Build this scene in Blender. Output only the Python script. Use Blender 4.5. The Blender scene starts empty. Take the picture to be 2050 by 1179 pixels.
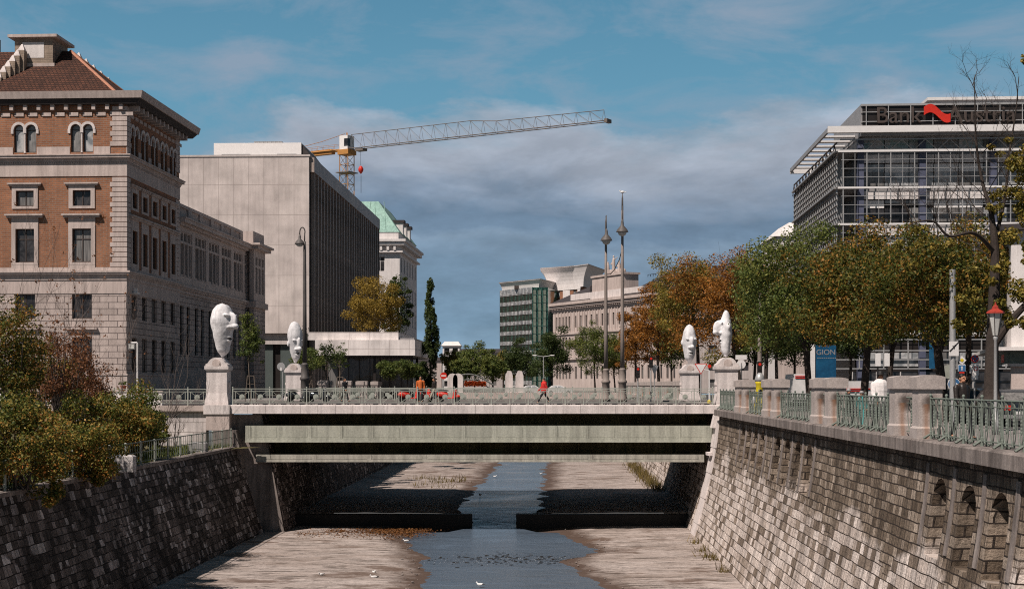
import bpy, math, random
import numpy as np
from mathutils import Vector, Matrix, Quaternion
C = bpy.context.scene.collection
SC = bpy.context.scene
PI = math.pi
F = 2790.0; EYE = 1.2
def PX(px, D): return (px - 1025) / F * D
def PZ(py, D): return EYE - (py - 770) / F * D
def P(px, py, D): return Vector((PX(px, D), D, PZ(py, D)))
def cx(y): return .0269 * y
rnd = random.Random(7)

# ------------------------------------------------------------------ mesh builder
class MB:
    def __init__(s): s.v = []; s.f = []; s.uv = []; s.mi = []
    def poly(s, pts, uv=None, mi=0):
        b = len(s.v); s.v += [tuple(p) for p in pts]
        s.f.append(tuple(range(b, b + len(pts)))); s.uv.append(uv); s.mi.append(mi)
    def box(s, x0, x1, y0, y1, z0, z1, mi=0):
        b = len(s.v)
        s.v += [(x0,y0,z0),(x1,y0,z0),(x1,y1,z0),(x0,y1,z0),(x0,y0,z1),(x1,y0,z1),(x1,y1,z1),(x0,y1,z1)]
        for q in ((3,2,1,0),(4,5,6,7),(0,1,5,4),(1,2,6,5),(2,3,7,6),(3,0,4,7)):
            s.f.append(tuple(b+i for i in q)); s.uv.append(None); s.mi.append(mi)
    def hexa(s, bot, top, mi=0):
        b = len(s.v); n = len(bot); s.v += [tuple(p) for p in bot] + [tuple(p) for p in top]
        s.f.append(tuple(b+i for i in reversed(range(n)))); s.f.append(tuple(b+n+i for i in range(n)))
        for i in range(n):
            j = (i+1) % n; s.f.append((b+i, b+j, b+n+j, b+n+i))
        s.uv += [None]*(n+2); s.mi += [mi]*(n+2)
    def prism_y(s, prof, y0, y1, mi=0):      # prof: list of (x,z) seen from -y, counter-clockwise
        s.hexa([(x, y0, z) for x, z in prof], [(x, y1, z) for x, z in prof], mi)
    def prism_x(s, prof, x0, x1, mi=0):      # prof (y,z)
        s.hexa([(x0, y, z) for y, z in prof], [(x1, y, z) for y, z in prof], mi)
    def path(s, pts, rad, n=6, caps=True, mi=0):
        pts = [Vector(p) for p in pts]; m = len(pts); b = len(s.v)
        if not isinstance(rad, (list, tuple)): rad = [rad]*m
        up = None
        for i, p in enumerate(pts):
            d = (pts[min(i+1, m-1)] - pts[max(i-1, 0)])
            if d.length < 1e-9: d = Vector((0,0,1))
            d.normalize()
            if up is None:
                a = Vector((0,0,1)) if abs(d.z) < .9 else Vector((1,0,0))
                e1 = d.cross(a).normalized()
            else:
                e1 = (up - d*up.dot(d))
                e1 = e1.normalized() if e1.length > 1e-6 else d.orthogonal().normalized()
            up = e1; e2 = d.cross(e1)
            for k in range(n):
                t = 2*PI*k/n
                q = p + (e1*math.cos(t) + e2*math.sin(t))*rad[i]
                s.v.append(tuple(q))
        for i in range(m-1):
            for k in range(n):
                k2 = (k+1) % n
                s.f.append((b+i*n+k, b+i*n+k2, b+(i+1)*n+k2, b+(i+1)*n+k)); s.uv.append(None); s.mi.append(mi)
        if caps:
            s.f.append(tuple(b+k for k in reversed(range(n)))); s.uv.append(None); s.mi.append(mi)
            s.f.append(tuple(b+(m-1)*n+k for k in range(n))); s.uv.append(None); s.mi.append(mi)
    def lathe(s, prof, c=(0,0,0), n=16, mi=0, sx=1, sy=1, a0=0):
        b = len(s.v); m = len(prof)
        for r, z in prof:
            for k in range(n):
                t = 2*PI*k/n + a0
                s.v.append((c[0]+sx*r*math.cos(t), c[1]+sy*r*math.sin(t), c[2]+z))
        for i in range(m-1):
            for k in range(n):
                k2 = (k+1) % n
                s.f.append((b+i*n+k, b+i*n+k2, b+(i+1)*n+k2, b+(i+1)*n+k)); s.uv.append(None); s.mi.append(mi)
        s.f.append(tuple(b+k for k in reversed(range(n)))); s.uv.append(None); s.mi.append(mi)
        s.f.append(tuple(b+(m-1)*n+k for k in range(n))); s.uv.append(None); s.mi.append(mi)
    def ell(s, c, r, rot=None, n=12, m=8, mi=0):
        b = len(s.v); c = Vector(c)
        for i in range(m+1):
            ph = -PI/2 + PI*(i*.98+.01*m)/m
            for k in range(n):
                t = 2*PI*k/n
                q = Vector((r[0]*math.cos(ph)*math.cos(t), r[1]*math.cos(ph)*math.sin(t), r[2]*math.sin(ph)))
                if rot is not None: q = rot @ q
                s.v.append(tuple(c+q))
        for i in range(m):
            for k in range(n):
                k2 = (k+1) % n
                s.f.append((b+i*n+k, b+i*n+k2, b+(i+1)*n+k2, b+(i+1)*n+k)); s.uv.append(None); s.mi.append(mi)
        s.f.append(tuple(b+k for k in reversed(range(n)))); s.uv.append(None); s.mi.append(mi)
        s.f.append(tuple(b+m*n+k for k in range(n))); s.uv.append(None); s.mi.append(mi)
    def capsule(s, p0, p1, r0, r1, n=10):
        p0 = Vector(p0); p1 = Vector(p1); d = (p1-p0)
        L = d.length; d = d.normalized() if L > 1e-6 else Vector((0,0,1))
        pts = []; rs = []
        for k in range(5):
            t = -PI/2 + PI/2*(k+.12)/4.12; pts.append(p0 + d*(r0*math.sin(t))); rs.append(r0*math.cos(t))
        for k in range(5):
            t = PI/2*k/4.12; pts.append(p1 + d*(r1*math.sin(t))); rs.append(r1*math.cos(t))
        s.path(pts, rs, n)
    def disc(s, c, nrm, r, th, n=20, mi=0):
        c = Vector(c); nrm = Vector(nrm).normalized()
        s.path([c - nrm*th/2, c + nrm*th/2], r, n, mi=mi)
    def mesh(s, name, smooth=False):
        me = bpy.data.meshes.new(name)
        me.from_pydata(s.v, [], s.f)
        if any(u is not None for u in s.uv):
            lay = me.uv_layers.new(name='UVMap'); li = 0
            for f, u in zip(s.f, s.uv):
                for k in range(len(f)):
                    lay.data[li].uv = u[k] if u is not None else (0, 0)
                    li += 1
        if any(s.mi): me.polygons.foreach_set('material_index', s.mi)
        if smooth: me.polygons.foreach_set('use_smooth', [True]*len(s.f))
        me.update()
        return me
    def build(s, name, mat, parent=None, smooth=False, loc=None, rotz=0):
        return link(name, s.mesh(name, smooth), mat, parent, loc, rotz)

def link(name, me, mat=None, parent=None, loc=None, rotz=0):
    if mat is not None and not me.materials:
        for m in (mat if isinstance(mat, (list, tuple)) else [mat]): me.materials.append(m)
    o = bpy.data.objects.new(name, me); C.objects.link(o)
    if parent is not None: o.parent = parent
    if loc is not None: o.location = loc
    o.rotation_euler = (0, 0, rotz)
    return o
def tag(o, label, cat, group=None):
    o['label'] = label; o['category'] = cat
    if group: o['group'] = group
    return o
def thing(name, label, cat, loc=(0,0,0), rotz=0, group=None):
    o = bpy.data.objects.new(name, None); C.objects.link(o)
    o.empty_display_size = .2
    o.location = loc; o.rotation_euler = (0,0,rotz)
    return tag(o, label, cat, group)
def structure(o): o['kind'] = 'structure'; return o
def stuff(o): o['kind'] = 'stuff'; return o
def copy_tree(o, parent=None):
    c = o.copy(); C.objects.link(c)
    if parent is not None: c.parent = parent
    for ch in list(o.children): copy_tree(ch, c)
    return c
def dup(o, loc, rotz=0, label=None, sc=None):
    c = copy_tree(o); c.location = loc; c.rotation_euler = (0,0,rotz)
    if label: c['label'] = label
    if sc is not None: c.scale = (sc, sc, sc)
    return c
def evaled(mb, mods, name):
    o = bpy.data.objects.new('tmp', mb.mesh('tmp')); C.objects.link(o)
    for t, props in mods:
        m = o.modifiers.new('m', t)
        for k, v in props.items(): setattr(m, k, v)
    bpy.context.view_layer.update()
    me = bpy.data.meshes.new_from_object(o.evaluated_get(bpy.context.evaluated_depsgraph_get()))
    me.name = name
    old = o.data; bpy.data.objects.remove(o); bpy.data.meshes.remove(old)
    return me
def voxel(mb, name, vs, smooth_it=4):
    me = evaled(mb, [('REMESH', dict(mode='VOXEL', voxel_size=vs)), ('SMOOTH', dict(iterations=smooth_it, factor=.5))], name)
    me.polygons.foreach_set('use_smooth', [True]*len(me.polygons))
    return me
def quads(name, V, mat=None, per=4):
    n = len(V)//per
    me = bpy.data.meshes.new(name)
    me.vertices.add(len(V)); me.vertices.foreach_set('co', np.asarray(V, dtype=np.float32).ravel())
    me.loops.add(n*per); me.loops.foreach_set('vertex_index', np.arange(n*per, dtype=np.int32))
    me.polygons.add(n); me.polygons.foreach_set('loop_start', np.arange(0, n*per, per, dtype=np.int32))
    me.polygons.foreach_set('loop_total', np.full(n, per, dtype=np.int32))
    me.update(calc_edges=True); me.validate()
    if mat is not None: me.materials.append(mat)
    return me
def text_mesh(body, size, ext, name):
    cu = bpy.data.curves.new('t', 'FONT'); cu.body = body; cu.size = size; cu.extrude = ext; cu.align_x = 'CENTER'; cu.align_y = 'CENTER'
    o = bpy.data.objects.new('t', cu); C.objects.link(o); bpy.context.view_layer.update()
    me = bpy.data.meshes.new_from_object(o.evaluated_get(bpy.context.evaluated_depsgraph_get())); me.name = name
    bpy.data.objects.remove(o); bpy.data.curves.remove(cu)
    me.transform(Matrix.Rotation(PI/2, 4, 'X'))
    me.materials.clear()
    return me

def push(o, k):                       # same bearing, k times as far and as large
    o.location = (o.location.x*k, o.location.y*k, EYE+(o.location.z-EYE)*k); o.scale = (k,k,k)
def smooth(pts, k=5):                 # Catmull-Rom through the given points
    P_ = [Vector(p) for p in pts]; P_ = [P_[0]*2-P_[1]] + P_ + [P_[-1]*2-P_[-2]]; out = []
    for i in range(1, len(P_)-2):
        for j in range(k):
            t = j/k; a, b, c, d = P_[i-1:i+3]
            out.append(.5*((2*b)+(c-a)*t+(2*a-5*b+4*c-d)*t*t+(3*b-a-3*c+d)*t**3))
    return out+[P_[-2]]
def smrad(r, k=5):
    out = []
    for a, b in zip(r, r[1:]): out += [a+(b-a)*j/k for j in range(k)]
    return out+[r[-1]]
# ------------------------------------------------------------------ facades with openings
def plane_map(o, u, nrm):
    o = Vector(o); u = Vector(u); nrm = Vector(nrm)
    return lambda a, v, d: o + u*a + Vector((0,0,v)) - nrm*d
def facade(mb, M, u0, u1, v0, v1, ops, depth=.3, cu=(), cv=(), back=False, uv=False, mi=0, archn=8):
    """openings: (a0,a1,b0,b1[,arch])"""
    us = {u0, u1, *cu}; vs = {v0, v1, *cv}
    for op in ops: us |= {op[0], op[1]}; vs |= {op[2], op[3]}
    us = sorted(x for x in us if u0 <= x <= u1); vs = sorted(x for x in vs if v0 <= x <= v1)
    def q(pts):
        mb.poly([M(*p) for p in pts], [(p[0]+p[2]*.7, p[1]) for p in pts] if uv else None, mi)
    for i in range(len(us)-1):
        for j in range(len(vs)-1):
            a, b = us[i], us[i+1]; c, d = vs[j], vs[j+1]
            ma, mv = (a+b)/2, (c+d)/2
            if any(op[0] < ma < op[1] and op[2] < mv < op[3] for op in ops): continue
            q([(a,c,0),(b,c,0),(b,d,0),(a,d,0)])
    for op in ops:
        a, b, c, d = op[:4]; arch = len(op) > 4 and op[4]
        if arch:
            r = (b-a)/2; sp = d - r; m = (a+b)/2
            arc = [(m - r*math.cos(PI*k/archn), sp + r*math.sin(PI*k/archn)) for k in range(archn+1)]
            h = archn//2
            for k in range(h): q([(a,d,0),(arc[k][0],arc[k][1],0),(arc[k+1][0],arc[k+1][1],0)])
            for k in range(h, archn): q([(b,d,0),(arc[k][0],arc[k][1],0),(arc[k+1][0],arc[k+1][1],0)])
            for k in range(archn):
                (x,y),(x2,y2) = arc[k], arc[k+1]
                q([(x,y,0),(x2,y2,0),(x2,y2,depth),(x,y,depth)])
            top = sp
        else:
            q([(a,d,0),(b,d,0),(b,d,depth),(a,d,depth)]); top = d
        zs = sorted({c, top, *[z for z in cv if c < z < top]})
        for z0, z1 in zip(zs, zs[1:]):
            q([(a,z0,0),(a,z1,0),(a,z1,depth),(a,z0,depth)])
            q([(b,z0,0),(b,z1,0),(b,z1,depth),(b,z0,depth)])
        q([(a,c,0),(b,c,0),(b,c,depth),(a,c,depth)])
        if back:
            zs2 = sorted({c, d, *[z for z in cv if c < z < d]})
            for z0, z1 in zip(zs2, zs2[1:]):
                q([(a,z0,depth),(b,z0,depth),(b,z1,depth),(a,z1,depth)])
_win = {}
def window(parent, M, op, depth, fmat, gmat, nx=2, ny=2, fw=.09, name='window', bars=True):
    a, b, c, d = op[:4]; arch = len(op) > 4 and op[4]
    w, h = round(b-a, 3), round(d-c, 3)
    key = (w, h, nx, ny, fw, arch, fmat.name, gmat.name)
    if key not in _win:
        f = MB(); g = MB()
        if arch:
            r = w/2; sp = h - r; k = 8
            out = [(0,0),(w,0)] + [(r + r*math.cos(PI*i/k), sp + r*math.sin(PI*i/k)) for i in range(k+1)]
            g.poly([(x, .02, z) for x, z in out])
            ri = r - fw
            for i in range(k):
                t0, t1 = PI*i/k, PI*(i+1)/k
                f.poly([(r+r*math.cos(t0),-.03,sp+r*math.sin(t0)),(r+ri*math.cos(t0),-.03,sp+ri*math.sin(t0)),(r+ri*math.cos(t1),-.03,sp+ri*math.sin(t1)),(r+r*math.cos(t1),-.03,sp+r*math.sin(t1))][::-1])
            f.box(0, fw, -.03, .015, 0, sp); f.box(w-fw, w, -.03, .015, 0, sp); f.box(fw, w-fw, -.03, .015, 0, fw)
            f.box(fw, w-fw, -.028, .014, sp-.06, sp)
        else:
            g.poly([(0,.02,0),(w,.02,0),(w,.02,h),(0,.02,h)])
            f.box(0, fw, -.03, .015, 0, h); f.box(w-fw, w, -.03, .015, 0, h)
            f.box(fw, w-fw, -.03, .015, 0, fw); f.box(fw, w-fw, -.03, .015, h-fw, h)
            for i in range(1, nx): x = w*i/nx; f.box(x-fw*.4, x+fw*.4, -.026, .014, fw, h-fw)
            if ny == 2: f.box(fw, w-fw, -.022, .013, h*.68, h*.68+fw*.8)
            elif ny > 2:
                for j in range(1, ny): z = h*j/ny; f.box(fw, w-fw, -.022, .013, z-fw*.35, z+fw*.35)
        fm = f.mesh('window'); fm.materials.append(fmat); gm = g.mesh('pane'); gm.materials.append(gmat)
        _win[key] = (fm, gm)
    fm, gm = _win[key]
    p0 = M(a, c, depth*.72); p1 = M(a+1, c, depth*.72); u = p1 - p0
    o = link(name, fm, None, parent, p0, math.atan2(u.y, u.x))
    link('pane', gm, None, o)
    return o
# ------------------------------------------------------------------ materials
class G:
    def __init__(s, name):
        s.m = bpy.data.materials.new(name); s.m.use_nodes = True; s.nt = s.m.node_tree; s.nt.nodes.clear()
        s.b = s.n('ShaderNodeBsdfPrincipled'); s.o = s.n('ShaderNodeOutputMaterial')
        s.nt.links.new(s.b.outputs[0], s.o.inputs[0])
    def n(s, t, ins=None, **props):
        nd = s.nt.nodes.new(t)
        for k, v in props.items(): setattr(nd, k, v)
        for k, v in (ins or {}).items(): s.set(nd.inputs[k], v)
        return nd
    def set(s, sock, v):
        if isinstance(v, bpy.types.NodeSocket): s.nt.links.new(v, sock)
        elif isinstance(v, (tuple, list)) and len(v) == 3 and sock.type == 'RGBA': sock.default_value = (*v, 1)
        else: sock.default_value = v
    def B(s, k, v): s.set(s.b.inputs[k], v)
    def mix(s, f, a, b, blend='MIX'):
        nd = s.n('ShaderNodeMix', data_type='RGBA', blend_type=blend)
        s.set(nd.inputs[0], f); s.set(nd.inputs[6], a); s.set(nd.inputs[7], b)
        return nd.outputs[2]
    def math(s, op, a, b=0.0, c=None, clamp=False):
        nd = s.n('ShaderNodeMath', operation=op, use_clamp=clamp)
        s.set(nd.inputs[0], a); s.set(nd.inputs[1], b)
        if c is not None: s.set(nd.inputs[2], c)
        return nd.outputs[0]
    def ramp(s, f, stops, interp='LINEAR'):
        nd = s.n('ShaderNodeValToRGB', {0: f}); r = nd.color_ramp; r.interpolation = interp
        while len(r.elements) < len(stops): r.elements.new(.5)
        for e, (p, c) in zip(r.elements, stops):
            e.position = p; e.color = (*c, 1) if isinstance(c, (tuple, list)) else (c, c, c, 1)
        return nd.outputs[0]
    def noise(s, vec, scale, detail=5, rough=.6, dist=0, out=0):
        nd = s.n('ShaderNodeTexNoise', {'Scale': scale, 'Detail': detail, 'Roughness': rough, 'Distortion': dist})
        if vec is not None: s.set(nd.inputs['Vector'], vec)
        return nd.outputs[out]
    def obj(s): return s.n('ShaderNodeTexCoord').outputs['Object']
    def map(s, vec, scale=(1,1,1), loc=(0,0,0), rot=(0,0,0)):
        return s.n('ShaderNodeMapping', {'Vector': vec, 'Scale': scale, 'Location': loc, 'Rotation': rot}).outputs[0]
    def boxuv(s):
        tc = s.n('ShaderNodeTexCoord'); a = s.n('ShaderNodeSeparateXYZ', {0: tc.outputs['Object']}); nn = s.n('ShaderNodeSeparateXYZ', {0: tc.outputs['Normal']})
        f = s.math('GREATER_THAN', s.math('ABSOLUTE', nn.outputs[0]), .7)
        u = s.math('ADD', s.math('MULTIPLY', a.outputs[0], s.math('SUBTRACT', 1.0, f)), s.math('MULTIPLY', a.outputs[1], f))
        return s.n('ShaderNodeCombineXYZ', {0: u, 1: a.outputs[2]}).outputs[0]
    def bump(s, h, strength=.3, dist=.02):
        nd = s.n('ShaderNodeBump', {'Strength': strength, 'Distance': dist, 'Height': h}); s.B('Normal', nd.outputs[0])
def lin(*c):
    f = lambda v: (v/12.92 if v <= .04045 else ((v+.055)/1.055)**2.4)
    return tuple(f(x/255) for x in c)
MATS = {}
def surf(name, c1, c2=None, scale=.8, fine=14, rough=.85, bump=.25, streak=.0, metal=0, spec=.3, contrast=1.0):
    g = G(name); ob = g.obj()
    if c2 is None: c2 = tuple(x*.75 for x in c1)
    a = g.noise(ob, scale, 6, .65)
    col = g.mix(g.ramp(a, [(.5-.22/contrast, 0.0), (.5+.22/contrast, 1.0)]), c1, c2)
    fn = g.noise(ob, fine, 4, .7)
    col = g.mix(.55, col, g.mix(1.0, col, g.ramp(fn, [(.3, .62), (.7, 1.3)]), 'MULTIPLY'))
    if streak:
        st = g.noise(g.map(ob, (2.6, 2.6, .18)), 1.0, 5, .7)
        col = g.mix(streak, col, g.mix(1.0, col, g.ramp(st, [(.36, .25), (.6, 1.1)]), 'MULTIPLY'))
    g.B('Base Color', col); g.B('Roughness', rough); g.B('Metallic', metal); g.B('Specular IOR Level', spec)
    if bump: g.bump(fn, bump, .02)
    MATS[name] = g.m; return g.m
def masonry(name, c1, c2, mortar, bw, bh, ms=.02, streak=.3, bumpd=.02, rough=.9, coords='box', stops=None, offset=.5, fine=12, squash=1.0, wob=0.0, mottle=.5):
    g = G(name)
    vec = g.boxuv() if coords == 'box' else g.n('ShaderNodeTexCoord').outputs['UV']
    if wob:
        w = g.noise(vec, 1.3, 2, .5, out=1)
        vec = g.n('ShaderNodeVectorMath', {0: vec, 1: g.n('ShaderNodeVectorMath', {0: w, 1: (wob, wob, 0)}, operation='MULTIPLY').outputs[0]}, operation='ADD').outputs[0]
    br = g.n('ShaderNodeTexBrick', {'Vector': vec, 'Color1': (0,0,0), 'Color2': (1,1,1), 'Mortar': (.5,.5,.5), 'Scale': 1.0, 'Mortar Size': ms, 'Mortar Smooth': .15, 'Brick Width': bw, 'Row Height': bh}, offset=offset, squash=squash, squash_frequency=2)
    t = br.outputs[0]; fac = br.outputs[1]
    col = g.ramp(t, stops) if stops else g.mix(t, c1, c2)
    ob = g.obj()
    fn = g.noise(ob, fine, 5, .7)
    big = g.noise(ob, .35, 5, .6)
    col = g.mix(mottle, col, g.mix(1.0, col, g.ramp(fn, [(.3, .55), (.7, 1.35)]), 'MULTIPLY'))
    col = g.mix(.6, col, g.mix(1.0, col, g.ramp(big, [(.3, .55), (.68, 1.25)]), 'MULTIPLY'))
    col = g.mix(fac, col, mortar)
    if streak:
        st = g.noise(g.map(vec, (2.2, .14, 1)), 1.0, 5, .7)
        col = g.mix(streak, col, g.mix(1.0, col, g.ramp(st, [(.36, .22), (.6, 1.1)]), 'MULTIPLY'))
    g.B('Base Color', col); g.B('Roughness', rough); g.B('Specular IOR Level', .25)
    h = g.math('SUBTRACT', g.math('MULTIPLY', fn, .5), g.math('MULTIPLY', fac, 1.0))
    g.bump(h, .8, bumpd)
    MATS[name] = g.m; return g.m
def glass(name, c, rough=.06, var=.4, spec=.6):
    g = G(name); ob = g.obj(); rn = g.n('ShaderNodeObjectInfo').outputs['Random']
    nz = g.noise(g.n('ShaderNodeVectorMath', {0: ob, 1: g.n('ShaderNodeCombineXYZ', {0: g.math('MULTIPLY', rn, 40.0), 1: 0.0, 2: g.math('MULTIPLY', rn, 17.0)}).outputs[0]}, operation='ADD').outputs[0], .9, 4, .65, .8)
    hi = tuple(min(.45, x*(1+var*2.5)+.05*var) for x in c)
    col = g.mix(g.ramp(nz, [(.42, 0.0), (.60, 1.0)]), c, hi)  # lighter patches in the pane colour imitate reflections
    sp = g.n('ShaderNodeSeparateXYZ', {0: ob})
    cur = g.math('GREATER_THAN', g.math('FRACT', g.math('MULTIPLY', rn, 7.3)), .70)          # some panes have a pale curtain behind
    fold = g.ramp(g.noise(g.map(ob, (9,9,.6)), 1.0, 3, .5), [(.3,.10),(.7,.26)])
    col = g.mix(g.math('MULTIPLY', cur, .8), col, g.mix(1.0, fold, (1,.96,.92), 'MULTIPLY'))
    g.B('Base Color', col); g.B('Roughness', rough); g.B('Specular IOR Level', spec)
    g.bump(g.noise(ob, .6, 2), .10, .25)
    return g.m
def leafmat(name, stops, trans=.35, big=.35, rw=.45):
    g = G(name); geo = g.n('ShaderNodeNewGeometry')
    r = geo.outputs['Random Per Island']; ob = g.obj()
    bn = g.noise(ob, big, 3, .6)
    v = g.math('ADD', g.math('MULTIPLY', r, rw), g.math('MULTIPLY', g.math('SUBTRACT', bn, .2), 1.37-rw), clamp=True)
    col = g.ramp(v, stops)
    h = g.math('FRACT', g.math('MULTIPLY', r, 37.0))
    col = g.mix(1.0, col, g.ramp(h, [(0, .60), (1, 1.35)]), 'MULTIPLY')
    g.B('Base Color', col); g.B('Roughness', .55); g.B('Specular IOR Level', .25)
    tr = g.n('ShaderNodeBsdfTranslucent', {'Color': col})
    mx = g.n('ShaderNodeMixShader', {0: trans, 1: g.b.outputs[0], 2: tr.outputs[0]})
    g.nt.links.new(mx.outputs[0], g.o.inputs[0])
    return g.m

M_ = {}
M_['stone'] = surf('pale stone', (.52,.46,.44), (.40,.35,.33), .6, 18, streak=.25)
M_['stone_trim'] = surf('stone trim', (.54,.455,.42), (.44,.365,.335), .5, 18, streak=.3)
M_['stone_white'] = surf('white stone', (.70,.64,.62), (.56,.50,.48), .9, 16, streak=.3)
M_['coping'] = surf('weathered coping', (.30,.26,.24), (.15,.125,.115), .9, 16, streak=.7, bump=.4)
M_['plaster_white'] = surf('white plaster', (.74,.70,.69), (.62,.58,.56), .5, 20, streak=.18)
M_['ashlar'] = masonry('rusticated ashlar', (.53,.445,.41), (.43,.36,.33), (.15,.12,.115), 1.55, .53, .028, streak=.25, bumpd=.05, mottle=.35)
M_['brick'] = masonry('red brick', (.36,.155,.080), (.26,.110,.058), (.26,.19,.15), .5, .17, .022, streak=.2, mottle=.5)
M_['brick_pale'] = masonry('grey brown brick', (.36,.28,.22), (.26,.20,.155), (.3,.25,.2), .5, .17, .02, streak=.3)
M_['retaining'] = masonry('white block wall', (.62,.565,.55), (.50,.45,.435), (.26,.225,.21), 1.25, .62, .015, streak=.4, mottle=.3)
M_['concrete'] = masonry('concrete panels', (.60,.535,.505), (.555,.49,.465), (.36,.31,.29), 1.8, 3.58, .022, streak=.16, bumpd=.01, offset=0, fine=20, mottle=.25)
M_['concrete_plain'] = surf('plain concrete', (.56,.505,.485), (.48,.43,.41), .4, 20, streak=.2)
M_['canopy'] = masonry('canopy concrete', (.80,.745,.725), (.74,.685,.665), (.42,.37,.35), 2.2, 1.75, .02, streak=.2, bumpd=.01, offset=0, mottle=.25)
M_['fin'] = surf('bronze fin', (.46,.375,.33), (.26,.21,.185), .35, 6, rough=.5, streak=.5)
M_['dark_panel'] = surf('dark panel', (.030,.025,.024), (.018,.015,.014), .5, 8, rough=.4)
M_['glass'] = glass('window glass', (.018,.017,.018))
M_['glass_sky'] = glass('pale reflecting glass', (.20,.215,.225), .12, .5)
M_['glass_teal'] = glass('glass with teal sky in colour', (.24,.34,.335), .1, .4)  # teal base colour stands in for sky reflected in the panes
M_['glass_green'] = glass('green glass', (.008,.035,.026), .08, .6)
M_['glass_green2'] = glass('bright green glass', (.07,.17,.07), .2, .6)
M_['frame_dark'] = surf('dark frame', (.075,.058,.052), None, 2, 20)
M_['frame_white'] = surf('white frame', (.55,.53,.52), None, 2, 20)
M_['roof_tile'] = masonry('brown roof tiles', (.115,.048,.030), (.065,.030,.021), (.02,.01,.008), .35, .22, .03, streak=.3, bumpd=.04, mottle=.6)
M_['roof_dark'] = surf('dark slate roof', (.055,.048,.05), (.035,.03,.032), 1, 8)
M_['copper'] = surf('green copper roof', (.30,.46,.40), (.22,.37,.32), .6, 6, streak=.35)
M_['copper_edge'] = surf('salmon ridge tiles', (.45,.22,.14), (.33,.15,.10), 3, 8)
M_['wood_dark'] = surf('dark eaves', (.05,.042,.042), (.03,.026,.026), 1, 8, streak=.2)
M_['rail'] = surf('grey green painted iron', (.36,.38,.34), (.27,.285,.25), 1.5, 25, rough=.6, bump=.1)
M_['rail_green'] = surf('verdigris painted iron', (.19,.225,.195), (.10,.115,.098), 4, 25, rough=.65, bump=.3)
M_['girder'] = surf('painted steel girder', (.42,.425,.36), (.34,.345,.29), .6, 9, rough=.6, streak=.35)
M_['girder_web'] = surf('steel web with recess shade in colour', (.20,.18,.095), (.08,.07,.036), .5, 5, streak=.5)  # dark olive tone carries the shade of the bridge recess
M_['panel_green'] = surf('grey green panel', (.095,.115,.11), (.07,.085,.082), .4, 10, rough=.35)
M_['girder_low'] = surf('dull steel girder', (.40,.385,.335), (.32,.305,.265), .6, 9, rough=.6, streak=.4)
M_['asphalt'] = surf('asphalt', (.06,.057,.057), (.045,.043,.043), .3, 30)
M_['pavement'] = surf('pavement', (.25,.225,.215), (.18,.165,.155), .4, 20)
M_['earth'] = surf('city ground', (.14,.125,.115), (.09,.085,.075), .15, 6)
M_['grass'] = surf('rough grass bank', (.07,.075,.025), (.12,.095,.045), 1.2, 9, bump=.8)
M_['bark'] = surf('bark', (.055,.042,.035), (.028,.021,.018), 5, 22, bump=.9)
M_['bark_pale'] = surf('pale bark', (.16,.13,.105), (.09,.07,.058), 5, 22, bump=.7)
M_['iron'] = surf('grey lamp iron', (.115,.105,.10), (.075,.067,.064), 2, 20, rough=.55)
M_['pole'] = surf('buff lamp pole', (.27,.225,.20), (.19,.16,.145), 1, 20, rough=.6)
M_['steel'] = surf('galvanised steel', (.42,.42,.42), (.33,.33,.33), 2, 20, rough=.45, metal=.3)
M_['lampglass'] = surf('frosted lamp glass', (.55,.55,.53), (.45,.45,.43), 3, 20, rough=.3)
M_['white'] = surf('white paint', (.75,.73,.72), (.66,.64,.63), 2, 20, rough=.5, bump=.05)
M_['grey'] = surf('grey paint', (.30,.29,.29), None, 2, 20, rough=.5, bump=.05)
M_['black'] = surf('black', (.016,.014,.014), (.01,.009,.009), 3, 20, rough=.5)
M_['red'] = surf('red paint', (.62,.035,.02), (.5,.025,.016), 2, 15, rough=.45, bump=.05)
M_['red_dark'] = surf('weathered red enamel', (.36,.045,.03), (.26,.03,.02), 3, 15, rough=.5)
M_['orange'] = surf('orange cloth', (.55,.13,.03), None, 5, 15)
M_['yellow'] = surf('yellow paint', (.70,.55,.03), None, 2, 15, rough=.45)
M_['blue'] = surf('sign blue', (.05,.16,.34), None, 3, 15, rough=.45, bump=.05)
M_['poster_blue'] = surf('poster blue', (.014,.10,.20), (.008,.05,.12), .9, 5, rough=.4, bump=0)
M_['column_blue'] = surf('blue grey column', (.10,.11,.17), (.07,.08,.12), 1, 15, rough=.5)
M_['crane_yellow'] = surf('crane orange', (.52,.25,.06), (.34,.16,.06), 1, 8, rough=.5)
M_['crane_grey'] = surf('crane grey brown', (.20,.165,.14), (.13,.11,.10), 1, 8, rough=.5)
M_['skin'] = surf('skin', (.46,.23,.14), (.40,.19,.115), 8, 30, rough=.6, bump=.05)
M_['hair'] = surf('dark hair', (.014,.011,.010), None, 20, 60, rough=.5)
M_['leather'] = surf('black leather', (.035,.028,.025), (.015,.012,.011), 6, 20, rough=.4, bump=.3)
M_['cloth_white'] = surf('white cloth', (.72,.68,.66), (.60,.56,.55), 5, 20, bump=.3)
M_['cloth_dark'] = surf('dark cloth', (.02,.02,.024), None, 5, 20)
M_['cloth_beige'] = surf('beige cloth', (.45,.40,.32), None, 5, 20)
M_['cloth_teal'] = surf('turquoise cloth', (.05,.30,.30), None, 5, 20)
M_['cloth_red'] = surf('red cloth', (.58,.035,.03), (.45,.022,.02), 5, 20)
M_['rubber'] = surf('rubber', (.02,.02,.02), None, 5, 20)
M_['car_dark'] = surf('dark car paint', (.02,.024,.03), None, 1, 30, rough=.2, bump=0, spec=.6)
M_['car_red'] = surf('maroon car paint', (.12,.015,.015), None, 1, 30, rough=.2, bump=0, spec=.6)
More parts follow.
